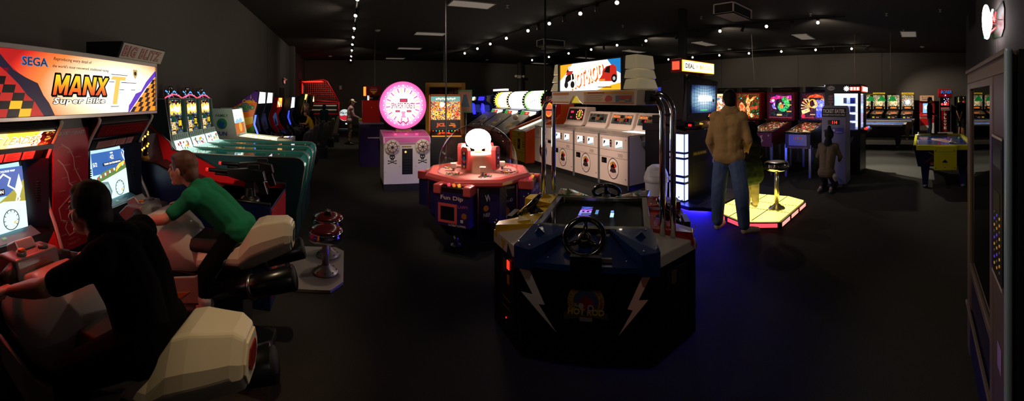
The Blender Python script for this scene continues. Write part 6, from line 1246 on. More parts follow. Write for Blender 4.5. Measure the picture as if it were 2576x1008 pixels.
def fire_front(D):
    D.rect(-.2, -.10, .2, .13, P('7a7a98', .35, .4), 1); D.ring(.0, .015, .235, .016, P('c8a8a0', .3), 2, 4, .13) if False else None
    D.rect(-.2, -.1, -.19, .13, P('c8b8b0', .3), 2); D.rect(.19, -.1, .2, .13, P('c8b8b0', .3), 2); D.rect(-.2, .12, .2, .13, P('c8b8b0', .3), 2)
    D.rect(-.09, .03, .11, .09, P('c8c0c0', .3), 2); D.rect(-.07, .04, -.01, .08, P('5a1a1a', .3), 3); D.rect(.03, .04, .09, .08, P('5a1a1a', .3), 3); D.rect(-.045, -.02, .055, -.005, P('b89a4a', .4), 2); D.text('25', -.04, .06, .025, E('ff4a4a', 1.), 4); D.text('25', .06, .06, .025, E('ff4a4a', 1.), 4)
    D.text('FIREPOWER', .0, -.145, .035, P('c87a6a', .4), 2, .46, .0)
def red_front(D): D.poly([(-.06, -.08), (.0, .08), (.06, .1), (.04, .02), (.08, -.03), (.02, -.08)], P('c89a8a', .4), 1); D.disc(.2, .09, .02, P('d8b060', .3), 1, 10); D.rect(-.24, -.06, -.18, .06, E('7a8aff', .4), 1)
pinball(7.35, 5.3, FNX, 'pinball machine with pale yellow lit backglass half hidden by the standing man', '3a1410', (bgd('c8701a', 'ffd88a', '2a1208', 'e8a84a', 'fff0c0'), g_yellow))
pinball(7.35, 4.38, FNX, 'red-framed pinball machine with orange lit backglass lettered in red, behind the child', '8a1410', (bgd('5a2a08', '3a5a2a', 'b8501a', '1a2a1a', '8a2a10'), g_genie), headc='b81a14')
pinball(7.35, 3.46, FNX, 'red-framed pinball machine with green swirl and pink lights on its backglass', '6a1420', (bgd('3a1030', '101028', '6a1a3a', '0c0c1c', '2a0a1a'), g_swirl), headc='a01818', front=red_front)
pinball(7.35, 2.58, FNX, 'pinball machine with violet-lit front panel and legs next to the ticket kiosk', '1a1420', (bgd('1c0a10', '5a1410', '100810', '2a1030', '8a2a1a'), g_fire), headc='16131a', front=fire_front, legc='a0a0b0')
# the row behind shows only the dark backs of its heads
def back_art(D, a, b): D.rect(-a, -b, a, b, P('101014', .4), 1)
for i, (y, lab) in enumerate(((5.45, 'dark back of a taller pinball head behind the half hidden yellow backglass'), (4.5, 'dark back of a taller pinball head above the red-lettered orange backglass'), (3.55, 'dark back of a taller pinball head above the green swirl backglass'), (2.6, 'dark back of a taller pinball head above the violet-fronted pinball machine'))):
    t = pinball(10.62, y, FX, lab, '121214', (ART(['2a2a3a', '3a2a2a'], 9, .2), back_art), .4, 'pinball machines facing away', bw=.80, top=1.99, detail=False)
    m = MB(); D = Draw(m, (0, 1.466, 1.93), (-1, 0, 0), (0, 0, 1), .004); [D.poly([(-.17 + .042 * q, -.012), (-.145 + .042 * q, -.012), (-.135 + .042 * q, .014), (-.16 + .042 * q, .014)], P('8a8a7c', .5), 1) for q in range(8)]; m.build('back_lettering', t)
# small blue lamp on top of the far row
m = MB(); m.box((9.1, 2.22, 2.0), (9.2, 2.46, 2.03), E('9aa8ff', 6.)); m.box((9.12, 2.30, 1.985), (9.18, 2.38, 2.0), DKGREY); tag(m.build('topper_lamp'), 'glowing pale blue bar lamp above the dark heads beside the tower prize game', 'lamp')
# small screen topper near the quiz game
T = thing('countertop_game', 'small countertop screen with yellow lit base glowing beside the quiz monitor', 'arcade game', 7.0, 6.28, 0, FNX)
m = MB(); m.box((-.25, .0, 0), (.25, .5, 1.66), P('0c0c10', .5)); m.build('stand', T); m = MB(); m.box((-.22, .05, 1.66), (.22, .4, 1.70), E('fff2b0', 2.)); m.build('lit_base', T); m = MB(); m.prism([(.15, 1.70), (.2, 2.0), (.3, 2.0), (.3, 1.70)], 'x', -.2, .2, P('101018', .4)); m.panel((0, .16, 1.85), (1, 0, 0), (0, .05, .3), .36, .26, E('2a3ab0', .9), .006); D = Draw(m, (0, .15, 1.85), (1, 0, 0), (0, .05, .3), .003); D.disc(-.05, -.06, .04, E('ff5a6a', 1.), 1); D.disc(.06, -.05, .03, E('f0f0ff', 1.), 1); m.build('tilted_screen', T)
# ------------------------------------------------------------------ ticket kiosk
T = thing('ticket_kiosk', 'grey ticket redemption kiosk with red number display, the kneeling child in front', 'ticket machine', 6.98, 1.70, 0, FNX)
KG = P('77748c', .45)
m = MB(); m.prism([(.0, 0), (.0, 1.32), (.03, 1.50), (.16, 1.54), (.30, 1.50), (.40, 1.36), (.44, 1.1), (.44, 0)], 'x', -.245, .245, KG); m.build('body', T, bevel=.012, seg=3)
m = MB(); D = Draw(m, (0, .012, 1.41), (1, 0, 0), (0, .03, .18), .002); D.rect(-.245, -.09, .245, .085, P('1c1a22', .4), 1); D.text('TICKET EATER.', 0, .025, .075, P('e8dccf', .4), 2, .45, .02); D.text('REDEEM YOUR TICKETS HERE', 0, -.05, .026, P('e8dccf', .4), 2, .44, .01); m.build('name_panel', T)
m = MB(); D = Draw(m, (0, .0, 1.15), *FRONT, lay=.003); D.rect(-.12, .02, .12, .11, P('1a0508', .25), 1); D.text('114', .02, .065, .06, E('ff2a1e', 2.2), 2, .10, .02); m.build('count_display', T)
m = MB(); D = Draw(m, (0, .0, 1.05), *FRONT, lay=.003); D.rect(-.2, -.03, -.05, .02, P('141218', .4), 1); D.rect(-.03, -.05, .2, .06, P('5a4a9a', .4), 1); D.disc(.0, .01, .025, P('c8c0d8', .4), 2); D.rect(.04, -.03, .17, -.02, P('d8d0e8', .4), 2); m.build('ticket_slot', T)
# ------------------------------------------------------------------ tower prize game (front faces -Y, its dark side faces the aisle)
T = thing('tower_prize_game', 'tall black stacker prize game with white-lit windows and burst sign on top', 'arcade game', 8.32, 1.33, 0, FNY)
m = MB(); m.box((-.42, .0, 0), (.42, .78, .98), P('0e0b0f', .35)); D = Draw(m, (-.42, .4, .5), (0, -1, 0), (0, 0, 1), .003); sv = P('6a6460', .4)
for k in range(7): a = R(60 + k * 28); D.poly([(.1, .05), (.1 + .25 * cos(a - .1), .05 + .3 * sin(a - .1)), (.1 + .32 * cos(a), .05 + .36 * sin(a)), (.1 + .24 * cos(a + .12), .05 + .3 * sin(a + .12))], sv, 1)
D = Draw(m, (0, 0, .5), *FRONT, lay=.003); D.rect(-.1, -.1, .1, .35, P('8a8a8c', .3, .6), 1); D.rect(-.07, -.07, .07, .3, P('1a1a1c', .3), 2); m.build('lower_cabinet', T, bevel=.006)
m = MB(); m.prism([(-.16, .93), (-.16, .98), (.0, 1.02), (.0, .9)], 'x', -.40, .40, P('1a1416', .3)); m.build('control_deck', T, bevel=.006)
for u, c in ((-.25, 'ff3a2a'), (.0, 'ff6a5a'), (.25, '6a8aff')):
    m = MB(); m.cyl((u, -.09, .99), (u, -.095, 1.03), .03, E(c, 1.2)); m.build('button', T)
for x, y in ((-.40, .02), (.40, .02), (-.40, .78), (.40, .78)):
    m = MB(); m.box((x - .03, y - .03, .98), (x + .03, y + .03, 1.80), P('0d0b0e', .3)); m.build('corner_post', T)
m = MB(); m.box((-.36, .02, 1.0), (.36, .025, 1.78), PANE('e8f0ff')); m.box((-.405, .06, 1.0), (-.40, .74, 1.78), PANE('e8f0ff')); m.build('window_glass', T)
m = MB(); m.box((.36, .06, 1.0), (.37, .62, 1.78), E('ece6ff', 1.9)); m.box((-.36, .62, 1.0), (.36, .64, 1.78), E('d8e0ff', 1.5)); m.box((-.34, .06, 1.77), (.34, .6, 1.79), E('f0f4ff', 5.)); m.box((-.36, .06, .985), (.36, .62, 1.0), P('b8b0c8', .4)); m.build('lit_interior', T)
pc = ['e8e4f0', 'c84a5a', '4a5ac8', 'f0f0f4', '2a2a30', 'd8a0b8', '8a9ad8']
for r in range(4):
    for c in range(3):
        m = MB(); q = (r * 3 + c); x0, y0, z0 = -.28 + .2 * c, .15 + .12 * (q % 3), 1.0 + .19 * r; m.box((x0, y0, z0), (x0 + .13, y0 + .1, z0 + .13), P(pc[q % 7], .4)); m.box((x0 - .02, y0 - .04, z0 - .012), (x0 + .16, y0 + .14, z0), PANE('f0f4ff')) if r else None; m.build('prize_box', T)
m = MB(); m.box((-.44, -.03, 1.79), (.44, .79, 2.0), P('0e0b10', .35)); D = Draw(m, (0, -.03, 1.9), *FRONT, lay=.003)
sg = E('fff0e8', 2.2); so = E('ff4a2a', 1.3); D.rect(-.44, -.07, .44, .06, so, 1)
for q in range(5): D.rect(-.28 + .16 * q, -.055, -.17 + .16 * q, .05, sg, 2)
D = Draw(m, (-.44, .4, 1.9), (0, -1, 0), (0, 0, 1), .003)      # sign wraps round onto the aisle side
D.poly([(r0 * cos(a) + .1, r0 * sin(a) * .9) for k in range(20) for r0, a in (((.075 if k % 2 else .04), k * pi / 10),)], sg, 1); D.rect(.17, -.045, .40, .04, so, 1)
for q in range(3): D.rect(.19 + .07 * q, -.035, .235 + .07 * q, .03, sg, 2)
D.disc(-.25, .01, .085, P('c8c0b8', .4), 1, 24, .05); D.text('LAI', -.25, .01, .035, P('2a2a3a', .4), 2, .12, .01); m.build('top_sign', T, bevel=.02)
m = MB(); D = Draw(m, (-.435, .66, 1.48), (0, -1, 0), (0, 0, 1), .004); m.box((-.435, .58, 1.0), (-.40, .79, 1.79), P('120c12', .35))
for q, ch in enumerate('STACK'): D.text(ch, .0, .22 - .135 * q, .11, P('b8a0a8', .4), 1, .11, .05); D.text(ch, 0, .22 - .135 * q, .09, P('a01824', .4), 2, .09, .0)
m.build('side_lettering', T)
# ------------------------------------------------------------------ pool tables and their lamps
FELT = P('2a52a8', .8); RAIL = P('c8c2c0', .25); WOOD = P('3a2a22', .4)
def pool(x, y, lab):
    t = thing('pool_table', lab, 'pool table', x, y, 0, 0, 'pool tables')
    w, l = .62, 1.22
    m = MB(); m.hull([(-w, -l, .74), (w, -l, .74), (w, l, .74), (-w, l, .74), (-w + .12, -l + .12, .42), (w - .12, -l + .12, .42), (w - .12, l - .12, .42), (-w + .12, l - .12, .42)], WOOD); m.build('body', t, bevel=.01)
    m = MB(); m.box((-w + .13, -l + .13, .765), (w - .13, l - .13, .78), FELT); m.build('cloth', t)
    m = MB()
    for s in (-1, 1): m.box((s * w, -l, .74), (s * (w - .11), l, .80), RAIL); m.box((-w, s * l, .74), (w, s * (l - .11), .80), RAIL); m.box((s * (w - .11), -l + .1, .77), (s * (w - .15), l - .1, .80), FELT); m.box((-w + .1, s * (l - .11), .77), (w - .1, s * (l - .15), .80), FELT)
    m.build('rails', t, bevel=.006)
    for a in (-1, 1):
        for b in (-1, 0, 1):
            m = MB(); m.cyl((a * (w - .09), b * (l - .09), .7805), (a * (w - .09), b * (l - .09), .802), .05, P('060606', .6), n=14); m.build('pocket', t)
    for sx in (-1, 1):
        for sy in (-1, 1):
            m = MB(); m.hull([(sx * .30, sy * .80, .5), (sx * .52, sy * .80, .5), (sx * .52, sy * 1.05, .5), (sx * .30, sy * 1.05, .5), (sx * .36, sy * .88, .03), (sx * .46, sy * .88, .03), (sx * .46, sy * .98, .03), (sx * .36, sy * .98, .03)], P('221a16', .4)); m.cyl((sx * .41, sy * .93, 0), (sx * .41, sy * .93, .035), .05, P('9a9a98', .3, .6)); m.build('leg', t)
    m = MB(); D = Draw(m, (-w + .10, -.1, .60), (0, -1, 0), (-.1, 0, .3), .004); D.rect(-.12, -.06, .1, .06, P('0c0b0b', .4), 1); D.disc(.0, .0, .04, P('8a8a90', .3, .6), 2); m.build('coin_mechanism', t)
pool(13.05, 1.74, 'blue-clothed pool table with pale rails, the nearer one beside the prize tower')
pool(15.55, 1.50, 'blue-clothed pool table behind the nearer pool table')
T = thing('billiard_lamp', 'row of green glass billiard lampshades hanging from a gold bar over the pool tables', 'lamp', 13.05, 1.7, 0, 0)
m = MB(); m.tube([(0, -.8, 1.83), (0, .9, 1.83)], .015, P('b8902a', .3, .8), 8)
for y in (-.6, .7): m.cyl((0, y, 1.83), (0, y, H), .006, P('8a7a4a', .4), n=6)
m.build('bar', T)
for y in (-.66, -.28, .12, .56):
    m = MB(); m.lathe([(.02, 1.775), (.06, 1.76), (.11, 1.70), (.165, 1.60), (.16, 1.595), (.10, 1.695), (.05, 1.75), (.02, 1.765)], (0, y, 0), E('1fae4a', .55), 24); m.build('green_shade', T)
    m = MB(); m.cyl((0, y, 1.77), (0, y, 1.83), .02, P('b8902a', .3, .8)); m.build('gold_cap', T)
    m = MB(); m.ell((0, y, 1.65), .035, E('fff2d8', 380.), 12); m.build('bulb', T)
# ------------------------------------------------------------------ far wall: tournament pinballs, claw game, boxing machine
def star(D, a, b):
    for k in range(22): q = k * pi / 11; r0 = .28 if k % 2 else .19; D.poly([(.05 * cos(q - .2), .05 * sin(q - .2)), (r0 * cos(q), r0 * .85 * sin(q)), (.05 * cos(q + .2), .05 * sin(q + .2))], E('e8fbff', 1.5), 1 + k % 2)
    D.disc(0, 0, .1, E('ffffff', 2.4), 3); D.poly([(-.2, -.12), (-.1, -.05), (-.16, .06)], A_(26, 1., '6ab0c8', 'b8e8f0', '3a6a8a'), 3)
def busy(D, a, b): D.poly([(-.2, -.15), (-.14, .05), (-.05, .16), (.04, .06), (.14, .16), (.2, .02), (.12, -.2), (-.05, -.1)], A_(36, 1.6, 'ffe8c0', 'ffc86a', 'e8f0d0', '8aa060', 'd86a3a'), 1)
ORL = E('ff7a1e', 1.6)
for y, lab, tp, g in ((2.78, 'tournament pinball with yellow skull-like backglass, half hidden behind the prize tower', 0, busy), (2.08, 'tournament pinball under a yellow sign, seen between green lampshades', 1, busy), (1.36, 'tournament pinball without a sign between two that carry yellow signs', 0, busy), (.66, 'tournament pinball with bright white star backglass under a yellow sign', 1, star)):
    t = pinball(16.75, y, FNX, lab, '0c0c0e', (ART(['3a4a3a', 'c8a85a', '8a9a8a', '5a2a1a', 'e8e0c0', '2a3a4a', 'd8803a'], 46, 1.1), g), 1.3, 'pinball machines along the far wall', detail=False, bw=.66, top=1.88)
    m = MB(); m.box((-.27, 1.17, 1.15), (.27, 1.205, 1.31), P('0c0a0a', .4)); m.box((-.17, 1.165, 1.19), (.17, 1.17, 1.27), E('2a0a04', .3)); D = Draw(m, (0, 1.165, 1.23), *FRONT, lay=.004); D.rect(-.15, -.025, .15, .025, ORL, 1); D.rect(-.09, .025, .05, .035, ORL, 1); m.build('score_panel', t)
    m = MB(); m.box((-.26, .02, .66), (.26, .04, .90), P('0c0c0e', .4)); D = Draw(m, (0, -.006, .78), *FRONT, lay=.004); D.rect(-.17, .02, -.07, .07, E('e8d02a', .9), 1); D.rect(.02, .02, .06, .06, E('ff8a4a', 1.), 1); D.rect(.09, .02, .13, .06, E('ff8a4a', 1.), 1); m.build('coin_lights', t)
    if tp:
        m = MB(); m.box((-.30, 1.22, 1.885), (.30, 1.27, 1.98), E('e8b81e', .8)); D = Draw(m, (0, 1.22, 1.932), *FRONT, lay=.004); D.text('TOURNAMENT PLAY', 0, 0, .045, P('3a2a08', .4), 1, .5, .015); m.build('tournament_sign', t)
T = thing('clipper_game', 'red and white prize game with blue screen behind the man in black jacket', 'arcade game', 17.5, -.28, 0, FNX)
m = MB(); m.prism([(0, 0), (0, .85), (.14, .9), (.2, 1.5), (.1, 1.55), (.1, 1.85), (.7, 1.85), (.7, 0)], 'x', -.36, .36, P('8a1018', .4)); m.build('cabinet', T)
m = MB(); m.box((-.34, -.01, .03), (.34, .0, .83), P('e0d8d0', .4)); D = Draw(m, (0, -.01, .45), *FRONT, lay=.005); D.poly([(-.33, -.08), (-.33, .3), (.33, .3), (.33, .1), (.15, .05), (.05, -.05), (-.1, -.03)], P('d01a1a', .4), 1); m.build('front_panel', T)
m = MB(); m.panel((0, .09, 1.70), (1, 0, 0), (0, 0, 1), .68, .26, E('d8b078', .55), .01); D = Draw(m, (0, .08, 1.72), *FRONT, lay=.005); D.text('JR.CLIPPER', 0, .02, .09, E('a0102a', .6), 1, .52, .03); D.rect(-.24, -.09, .24, -.05, E('8a2a4a', .5), 1); m.build('marquee', T)
m = MB(); m.panel((-.02, .155, 1.22), (1, 0, 0), (0, .06, .6), .34, .46, E('8ac8f0', 1.2), .01); D = Draw(m, (-.02, .14, 1.22), (1, 0, 0), (0, .06, .6), .004); D.disc(-.02, .05, .1, E('f0f8ff', 1.6), 1); D.disc(.08, -.08, .07, E('e0607a', 1.), 2); m.build('screen', T)
m = MB(); m.prism([(-.06, .84), (-.06, .90), (.13, .95), (.13, .84)], 'x', -.36, .36, E('e8201a', .5)); m.build('control_shelf', T)
for u in (-.26, .26):
    m = MB(); m.lathe([(0, 0), (.035, 0), (.03, .06), (.015, .1), (0, .1)], (u, .04, .93), P('d82a2a', .3), 12); m.build('joystick', T)
T = thing('boxing_machine', 'tall red boxing machine with vertical white lettering and blue lettered top', 'arcade game', 17.45, -1.16, 0, FNX)
m = MB(); m.prism([(-.36, -.1), (.36, -.1), (.36, .7), (-.36, .7)], 'z', 0, .06, treadplate()); m.build('base_plate', T)
for s in (-1, 1):
    m = MB(); m.box((s * .29, .12, .06), (s * .25, .20, 1.86), P('b8b8c0', .2, .9)); m.build('side_post', T)
m = MB(); m.lathe([(.155, .06), (.155, 1.16), (.14, 1.2), (0, 1.2)], (0, .36, 0), P('c01018', .25, 0, .5), 32); 
for q, ch in enumerate('GLOVE'): D = Draw(m, (0, .2, .93 - .165 * q), *FRONT, lay=.006); D.text(ch, 0, 0, .12, P('f0e8e0', .4), 1, .12, .03)
m.build('red_column', T)
m = MB(); m.box((-.22, .22, 1.2), (.22, .6, 1.75), P('14101c', .4)); D = Draw(m, (0, .22, 1.45), *FRONT, lay=.005); rr = random.Random(2)
for k in range(14): D.disc(-.18 + .36 * rr.random(), -.05 + .28 * rr.random(), .022, E(['f0f0ff', '8a8aff', 'ff5050'][k % 3], 2.), 1, 8)
D.disc(-.14, -.04, .06, E('ff3a3a', 2.), 2, 14); D.rect(-.05, -.1, .18, .05, E('c81a24', 1.), 1); D.rect(-.05, -.08, .06, -.02, E('ffb0a0', 1.2), 2); D.rect(-.2, -.25, .2, -.2, E('ff4a3a', .6), 1); m.build('display', T)
m = MB(); m.box((-.20, .08, 1.10), (.22, .12, 1.22), P('c8b8b8', .25, .7)); m.build('chrome_band', T, bevel=.01)
m = MB(); m.hull([(x, y, z) for x in (-.33, .33) for y, z in ((.02, 1.78), (-.02, 1.92), (.02, 2.08), (.12, 2.14), (.6, 2.14), (.6, 1.78), (.1, 1.74))], P('c0141c', .3)); D = Draw(m, (0, -.03, 1.96), *FRONT, lay=.006); D.text('BOXER', .04, .04, .17, P('101828', .4), 1, .54, .03, .15); D.text('BOXER', .04, .04, .15, E('3a8ad8', .7), 2, .52, .01, .15); D.disc(.0, -.12, .03, E('e0a0ff', 2.), 2); m.build('head_sign', T, bevel=.03, seg=3)
T = thing('green_lit_game', 'game with green lit edges half hidden behind the two men by the corner', 'arcade game', 17.3, -2.05, 0, FNX)
m = MB(); m.box((-.32, 0, 0), (.32, .7, 1.8), P('0c0c0c', .5)); D = Draw(m, (0, 0, 1.3), *FRONT, lay=.006); D.rect(-.3, .1, .1, .45, E('8ac83a', .9), 1); D.rect(-.26, .2, .06, .4, E('c83a2a', .9), 2); D.rect(-.3, -.9, -.24, .1, E('5ac81a', .8), 1); D.rect(-.2, -.4, .1, .05, P('8a1a1a', .4), 1); m.build('cabinet', T)
# ------------------------------------------------------------------ air hockey
T = thing('air_hockey_table', 'yellow-rimmed air hockey table with dark blue playing surface and yellow goal box', 'air hockey table', 6.8, -.44, 0, FNX)
YR = P('c8c41a', .35); AB = P('14163a', .3)
m = MB(); m.hull([(-.57, .06, .72), (.57, .06, .72), (.57, 2.2, .72), (-.57, 2.2, .72), (-.50, .10, .40), (.50, .10, .40), (.50, 2.14, .40), (-.50, 2.14, .40)], AB); 
D = Draw(m, (0, .08, .56), (1, 0, 0), (0, -.04, .32), .006); D.line([(-.30, .12), (-.05, -.02)], .012, P('b8a83a', .4), 1); D.line([(-.36, -.08), (-.08, .12)], .012, P('8a2a3a', .4), 1); D.disc(-.22, -.10, .05, P('8a2a30', .4), 1, 14, .03); D.line([(-.25, -.12), (-.16, -.10), (-.06, -.09)], .03, P('a07a8a', .4), 2); D.line([(-.3, -.02), (.0, -.02)], .006, P('5a5a7a', .4), 1); m.build('body', T, bevel=.012)
m = MB(); m.box((-.53, .08, .755), (.53, 2.18, .775), P('1c3c86', .12, 0, .5)); D = Draw(m, (0, 1.1, .775), (1, 0, 0), (0, 1, 0), .0015); D.line([(-.52, 0), (.52, 0)], .014, P('b8c0d0', .4), 1); D.ring(0, 0, .2, .012, P('4a6ab0', .4), 1); D.poly([(-.22, .33), (.02, .33), (.30, -.42), (.12, -.46), (-.05, -.1), (-.2, .12)], P('d8b8b0', .4), 2); D.line([(-.15, .25), (.22, -.4)], .02, P('6a4a6a', .4), 3); D.line([(-.05, .25), (.26, -.4)], .012, P('6a4a6a', .4), 3); m.build('playing_surface', T)
m = MB()
for s in (-1, 1): m.box((s * .585, .0, .72), (s * .53, 2.26, .81), YR)
m.box((-.585, .0, .72), (.585, .07, .81), YR); m.box((-.585, 2.19, .72), (.585, 2.26, .81), YR)
for s in (-1, 1):
    for q in range(9): m.cyl((s * .557, .15 + .24 * q, .81), (s * .557, .15 + .24 * q, .814), .008, P('5a5a14', .4), n=6)
m.build('rim', T, bevel=.008)
m = MB(); m.box((-.2, 2.15, .80), (.2, 2.2, .83), P('101010', .4)); m.build('far_goal_slot', T)
m = MB(); m.box((-.20, -.06, .36), (.22, .02, .80), YR); D = Draw(m, (.0, -.06, .5), *FRONT, lay=.003); bk = P('0c0c08', .4); D.disc(-.025, .0, .025, bk, 1); D.disc(.025, .0, .025, bk, 1); D.poly([(-.05, .005), (0, .06), (.05, .005)], bk, 1); D.rect(-.05, -.03, .05, .0, P('b8b43a', .3), 2)
for u, v in ((-.17, -.10), (.18, -.10), (.0, -.09), (-.17, .22), (.18, .22)): D.disc(u, v, .01, bk, 1, 8)
D.line([(-.2, .20), (.22, .20)], .005, P('6a681a', .4), 1); m.build('goal_box', T, bevel=.006)
for sx in (-.36, .36):
    for y0, y1 in ((.35, .14), (1.9, 2.1)):
        m = MB(); m.hull([(sx - .09, y0 - .08, .42), (sx + .09, y0 - .08, .42), (sx + .09, y0 + .08, .42), (sx - .09, y0 + .08, .42), (sx - .05, y1 - .04, .05), (sx + .05, y1 - .04, .05), (sx + .05, y1 + .04, .05), (sx - .05, y1 + .04, .05)], P('1c1a4a', .3)); m.cyl((sx, y1, 0), (sx, y1, .06), .05, P('8a8aa0', .3, .6)); m.build('leg', T)
for x, y, lab in ((8.55, .06, 'white air hockey mallet at the far rim by the table corner'), (7.45, -.62, 'white air hockey mallet lying near the middle of the blue table')):
    m = MB(); m.lathe([(0, 0), (.05, 0), (.052, .02), (.045, .03), (.02, .035), (.018, .075), (.014, .085), (0, .086)], (0, 0, 0), P('e8e4d8', .4), 24); tag(m.build('mallet', loc=(x, y, .813 if x > 8.2 else .781)), lab, 'air hockey mallet', 'air hockey mallets')
# ------------------------------------------------------------------ vending machine, neon sign, wall vent
T = thing('vending_machine', 'tall glass-fronted vending machine with brown metal frame against the near wall', 'vending machine', 1.875, -.33, 0, FPY)
VB = P('7d6a60', .35, .5); VS = P('8fa4b0', .3, .4); VD = P('0d0d12', .4)
m = MB(); m.box((-.585, .10, .02), (.585, .90, .06), VD); m.box((-.585, .30, .06), (.585, .90, 1.84), P('0e1014', .5)); m.box((-.585, .02, 1.78), (.585, .30, 1.86), VD); m.box((-.60, .0, 0), (-.585, .9, 1.86), P('15161a', .4)); m.box((.585, .02, 0), (.60, .9, 1.86), P('0c0d10', .45)); m.build('case', T)
m = MB()
for a, b in (((-.60, 1.78), (.56, 1.86)), ((-.60, .0), (-.49, 1.78)), ((.21, .30), (.27, 1.78)), ((-.49, 1.74), (.21, 1.78)), ((-.49, .56), (.21, .61))): m.box((a[0], -.015, a[1]), (b[0], .03, b[1]), VB)
m.box((-.60, -.03, 1.845), (.555, -.01, 1.865), VB); m.box((-.60, -.03, .295), (.27, -.01, .315), VB); m.build('door_frame', T, bevel=.004)
m = MB(); m.box((.56, -.03, 0), (.60, .0, 1.865), VS); m.build('edge_strip', T, bevel=.012, seg=3)
m = MB(); m.box((-.49, .0, .61), (.21, .006, 1.74), PANE('505560', 1.7)); m.build('window_glass', T)
m = MB(); m.box((-.60, -.012, .03), (.27, .03, .30), P('1a1638', .35)); m.box((-.49, .0, .315), (.21, .03, .56), P('120f20', .35)); m.build('delivery_flap', T)
m = MB(); m.box((.27, -.01, .0), (.555, .03, 1.78), P('54423e', .4)); m.box((.30, -.02, .95), (.50, .0, 1.52), P('1a1620', .3)); D = Draw(m, (.40, -.02, 1.2), *FRONT, lay=.002)
D.rect(-.08, .2, .08, .28, P('3a3a44', .2), 1); D.rect(-.06, .02, .06, .1, P('0a0a0c', .4), 1)
for r in range(9):
    for c in range(3): D.disc(-.05 + .05 * c, .0 - .027 * r, .006, E(['ffb03a', '7a5aff', 'ffc860'][(r + c) % 3], .35) if (r * 2 + c) % 3 else P('8a8070', .4), 1, 8)
D.rect(-.1, .315, .1, .325, P('a89a90', .3), 1); D.rect(-.1, -.27, .1, -.26, P('a89a90', .3), 1); D.rect(-.12, -.27, -.10, .32, P('4a3a8a', .3), 1)
D = Draw(m, (.40, -.012, .62), *FRONT, lay=.002); D.rect(-.02, -.05, .05, .05, P('9a7ab8', .3), 1); D.line([(-.06, -.3), (.06, -.34)], .012, P('6a4a7a', .4), 1); m.build('selection_panel', T)
for r in range(4):
    m = MB(); m.box((-.48, .12, .66 + .26 * r), (.2, .34, .675 + .26 * r), P('2a2a2c', .4)); m.build('shelf', T)
m = MB(); D = Draw(m, (-.36, .008, 1.66), *FRONT, lay=.002)
D.rect(-.05, -.03, .05, .03, P('c8c8c8', .5), 1); m.build('notice', T)
T = thing('neon_sign', 'white and red neon wall sign glowing high on the near right wall', 'neon sign', 6.05, YN + .02, 2.96, FPY)
m = MB(); m.hull([(x, y, z) for y in (0, .03) for x, z in ((-.50, -.05), (-.42, -.2), (.30, -.28), (.48, -.18), (.5, .12), (.40, .27), (-.36, .22), (-.5, .1))], P('14100f', .4)); m.build('backing_board', T)
NW, NR, NG = E('fff4fa', 12.), E('ff2a2a', 4.), E('4affb0', 5.)
m = MB(); [m.tube([(q * (.30 * cos(a) - .12 * sin(a)) + .05, -.2 + .02 * k0, q * (.29 * sin(a))) for a in (2 * pi * k / 36 for k in range(36))], .018, NW, 8, closed=True) for k0, q in enumerate((1., .8, .6, .4))]; m.build('white_oval_tube', T)
m = MB(); m.tube([(-.40, -.16, -.10), (-.2, -.16, .05), (-.1, -.16, -.04), (.08, -.16, .10), (.18, -.16, .0), (.40, -.16, .12)], .016, NW, 8); m.build('white_wave_tube', T)
m = MB(); m.tube([(-.36, -.10, -.02), (-.3, -.10, .12), (-.22, -.10, -.06), (-.1, -.10, .12), (.02, -.10, -.08), (.14, -.10, .12), (.26, -.10, -.04), (.36, -.10, .1)], .012, NR, 8); m.tube([(-.3, -.09, -.14), (.3, -.09, -.14)], .012, NR, 8); m.build('red_script_tube', T)
m = MB(); m.tube([(-.44, -.14, -.2), (-.46, -.15, .0), (-.38, -.15, .22)], .010, NG, 8); m.build('green_tube', T)
for u in (-.35, .0, .35):
    m = MB(); m.cyl((u, 0, -.02), (u, -.16, -.02), .006, P('c8c8c8', .2), n=6); m.build('standoff', T)
m = MB(); m.tube([(0, -.01, -.27), (.01, -.006, -.9), (.0, -.006, -1.05)], .005, P('3a3632', .5), 6); m.build('cord', T)
m = MB(); m.box((8.5, YN, 3.45), (9.7, YN + .02, 3.98), P('3a3632', .6))
for q in range(9): m.box((8.54, YN + .02, 3.49 + .052 * q), (9.66, YN + .035, 3.52 + .052 * q), P('14120f', .6))
tag(m.build('wall_vent'), 'dark louvred vent high on the near right wall', 'vent')
# exit sign, emergency lights, small plates
T = thing('exit_sign', 'red and white exit sign on the left wall above the dark doorway', 'exit sign', XL + .02, 14.55, 2.4, FX)
m = MB(); m.box((-.18, -.04, -.12), (.18, .0, .12), P('d8c8c0', .4)); D = Draw(m, (0, -.04, 0), *FRONT, lay=.003); D.rect(-.16, -.10, .16, .10, E('f0b8b0', .5), 1); D.text('EXIT', 0, 0, .13, E('ff3a2a', .9), 2, .26, .02); m.build('sign_box', T)
for s in (-1, 1):
    m = MB(); m.lathe([(0, 0), (.03, 0), (.05, .06), (0, .07)], (s * .24, -.03, .06), P('d8d0c8', .4), 14, (0, -1, -.2)); m.build('emergency_lamp', T)
T = thing('column_mounted_light', 'white twin-head emergency light on the far round column', 'emergency light', 10.75, 21.08, 3.1, 0)
m = MB(); m.box((-.12, -.02, -.1), (.12, .06, .1), P('c8bca8', .4)); m.build('box', T)
for s in (-1, 1):
    m = MB(); m.lathe([(0, -.03), (.06, -.02), (.09, .08), (.085, .09), (0, .085)], (s * .26, -.04, .03), P('f4ead8', .4), 16, (s * .3, -1, -.2)); m.cyl((s * .12, .0, .0), (s * .26, -.02, .03), .02, P('c8bca8', .4)); m.build('lamp_head', T)
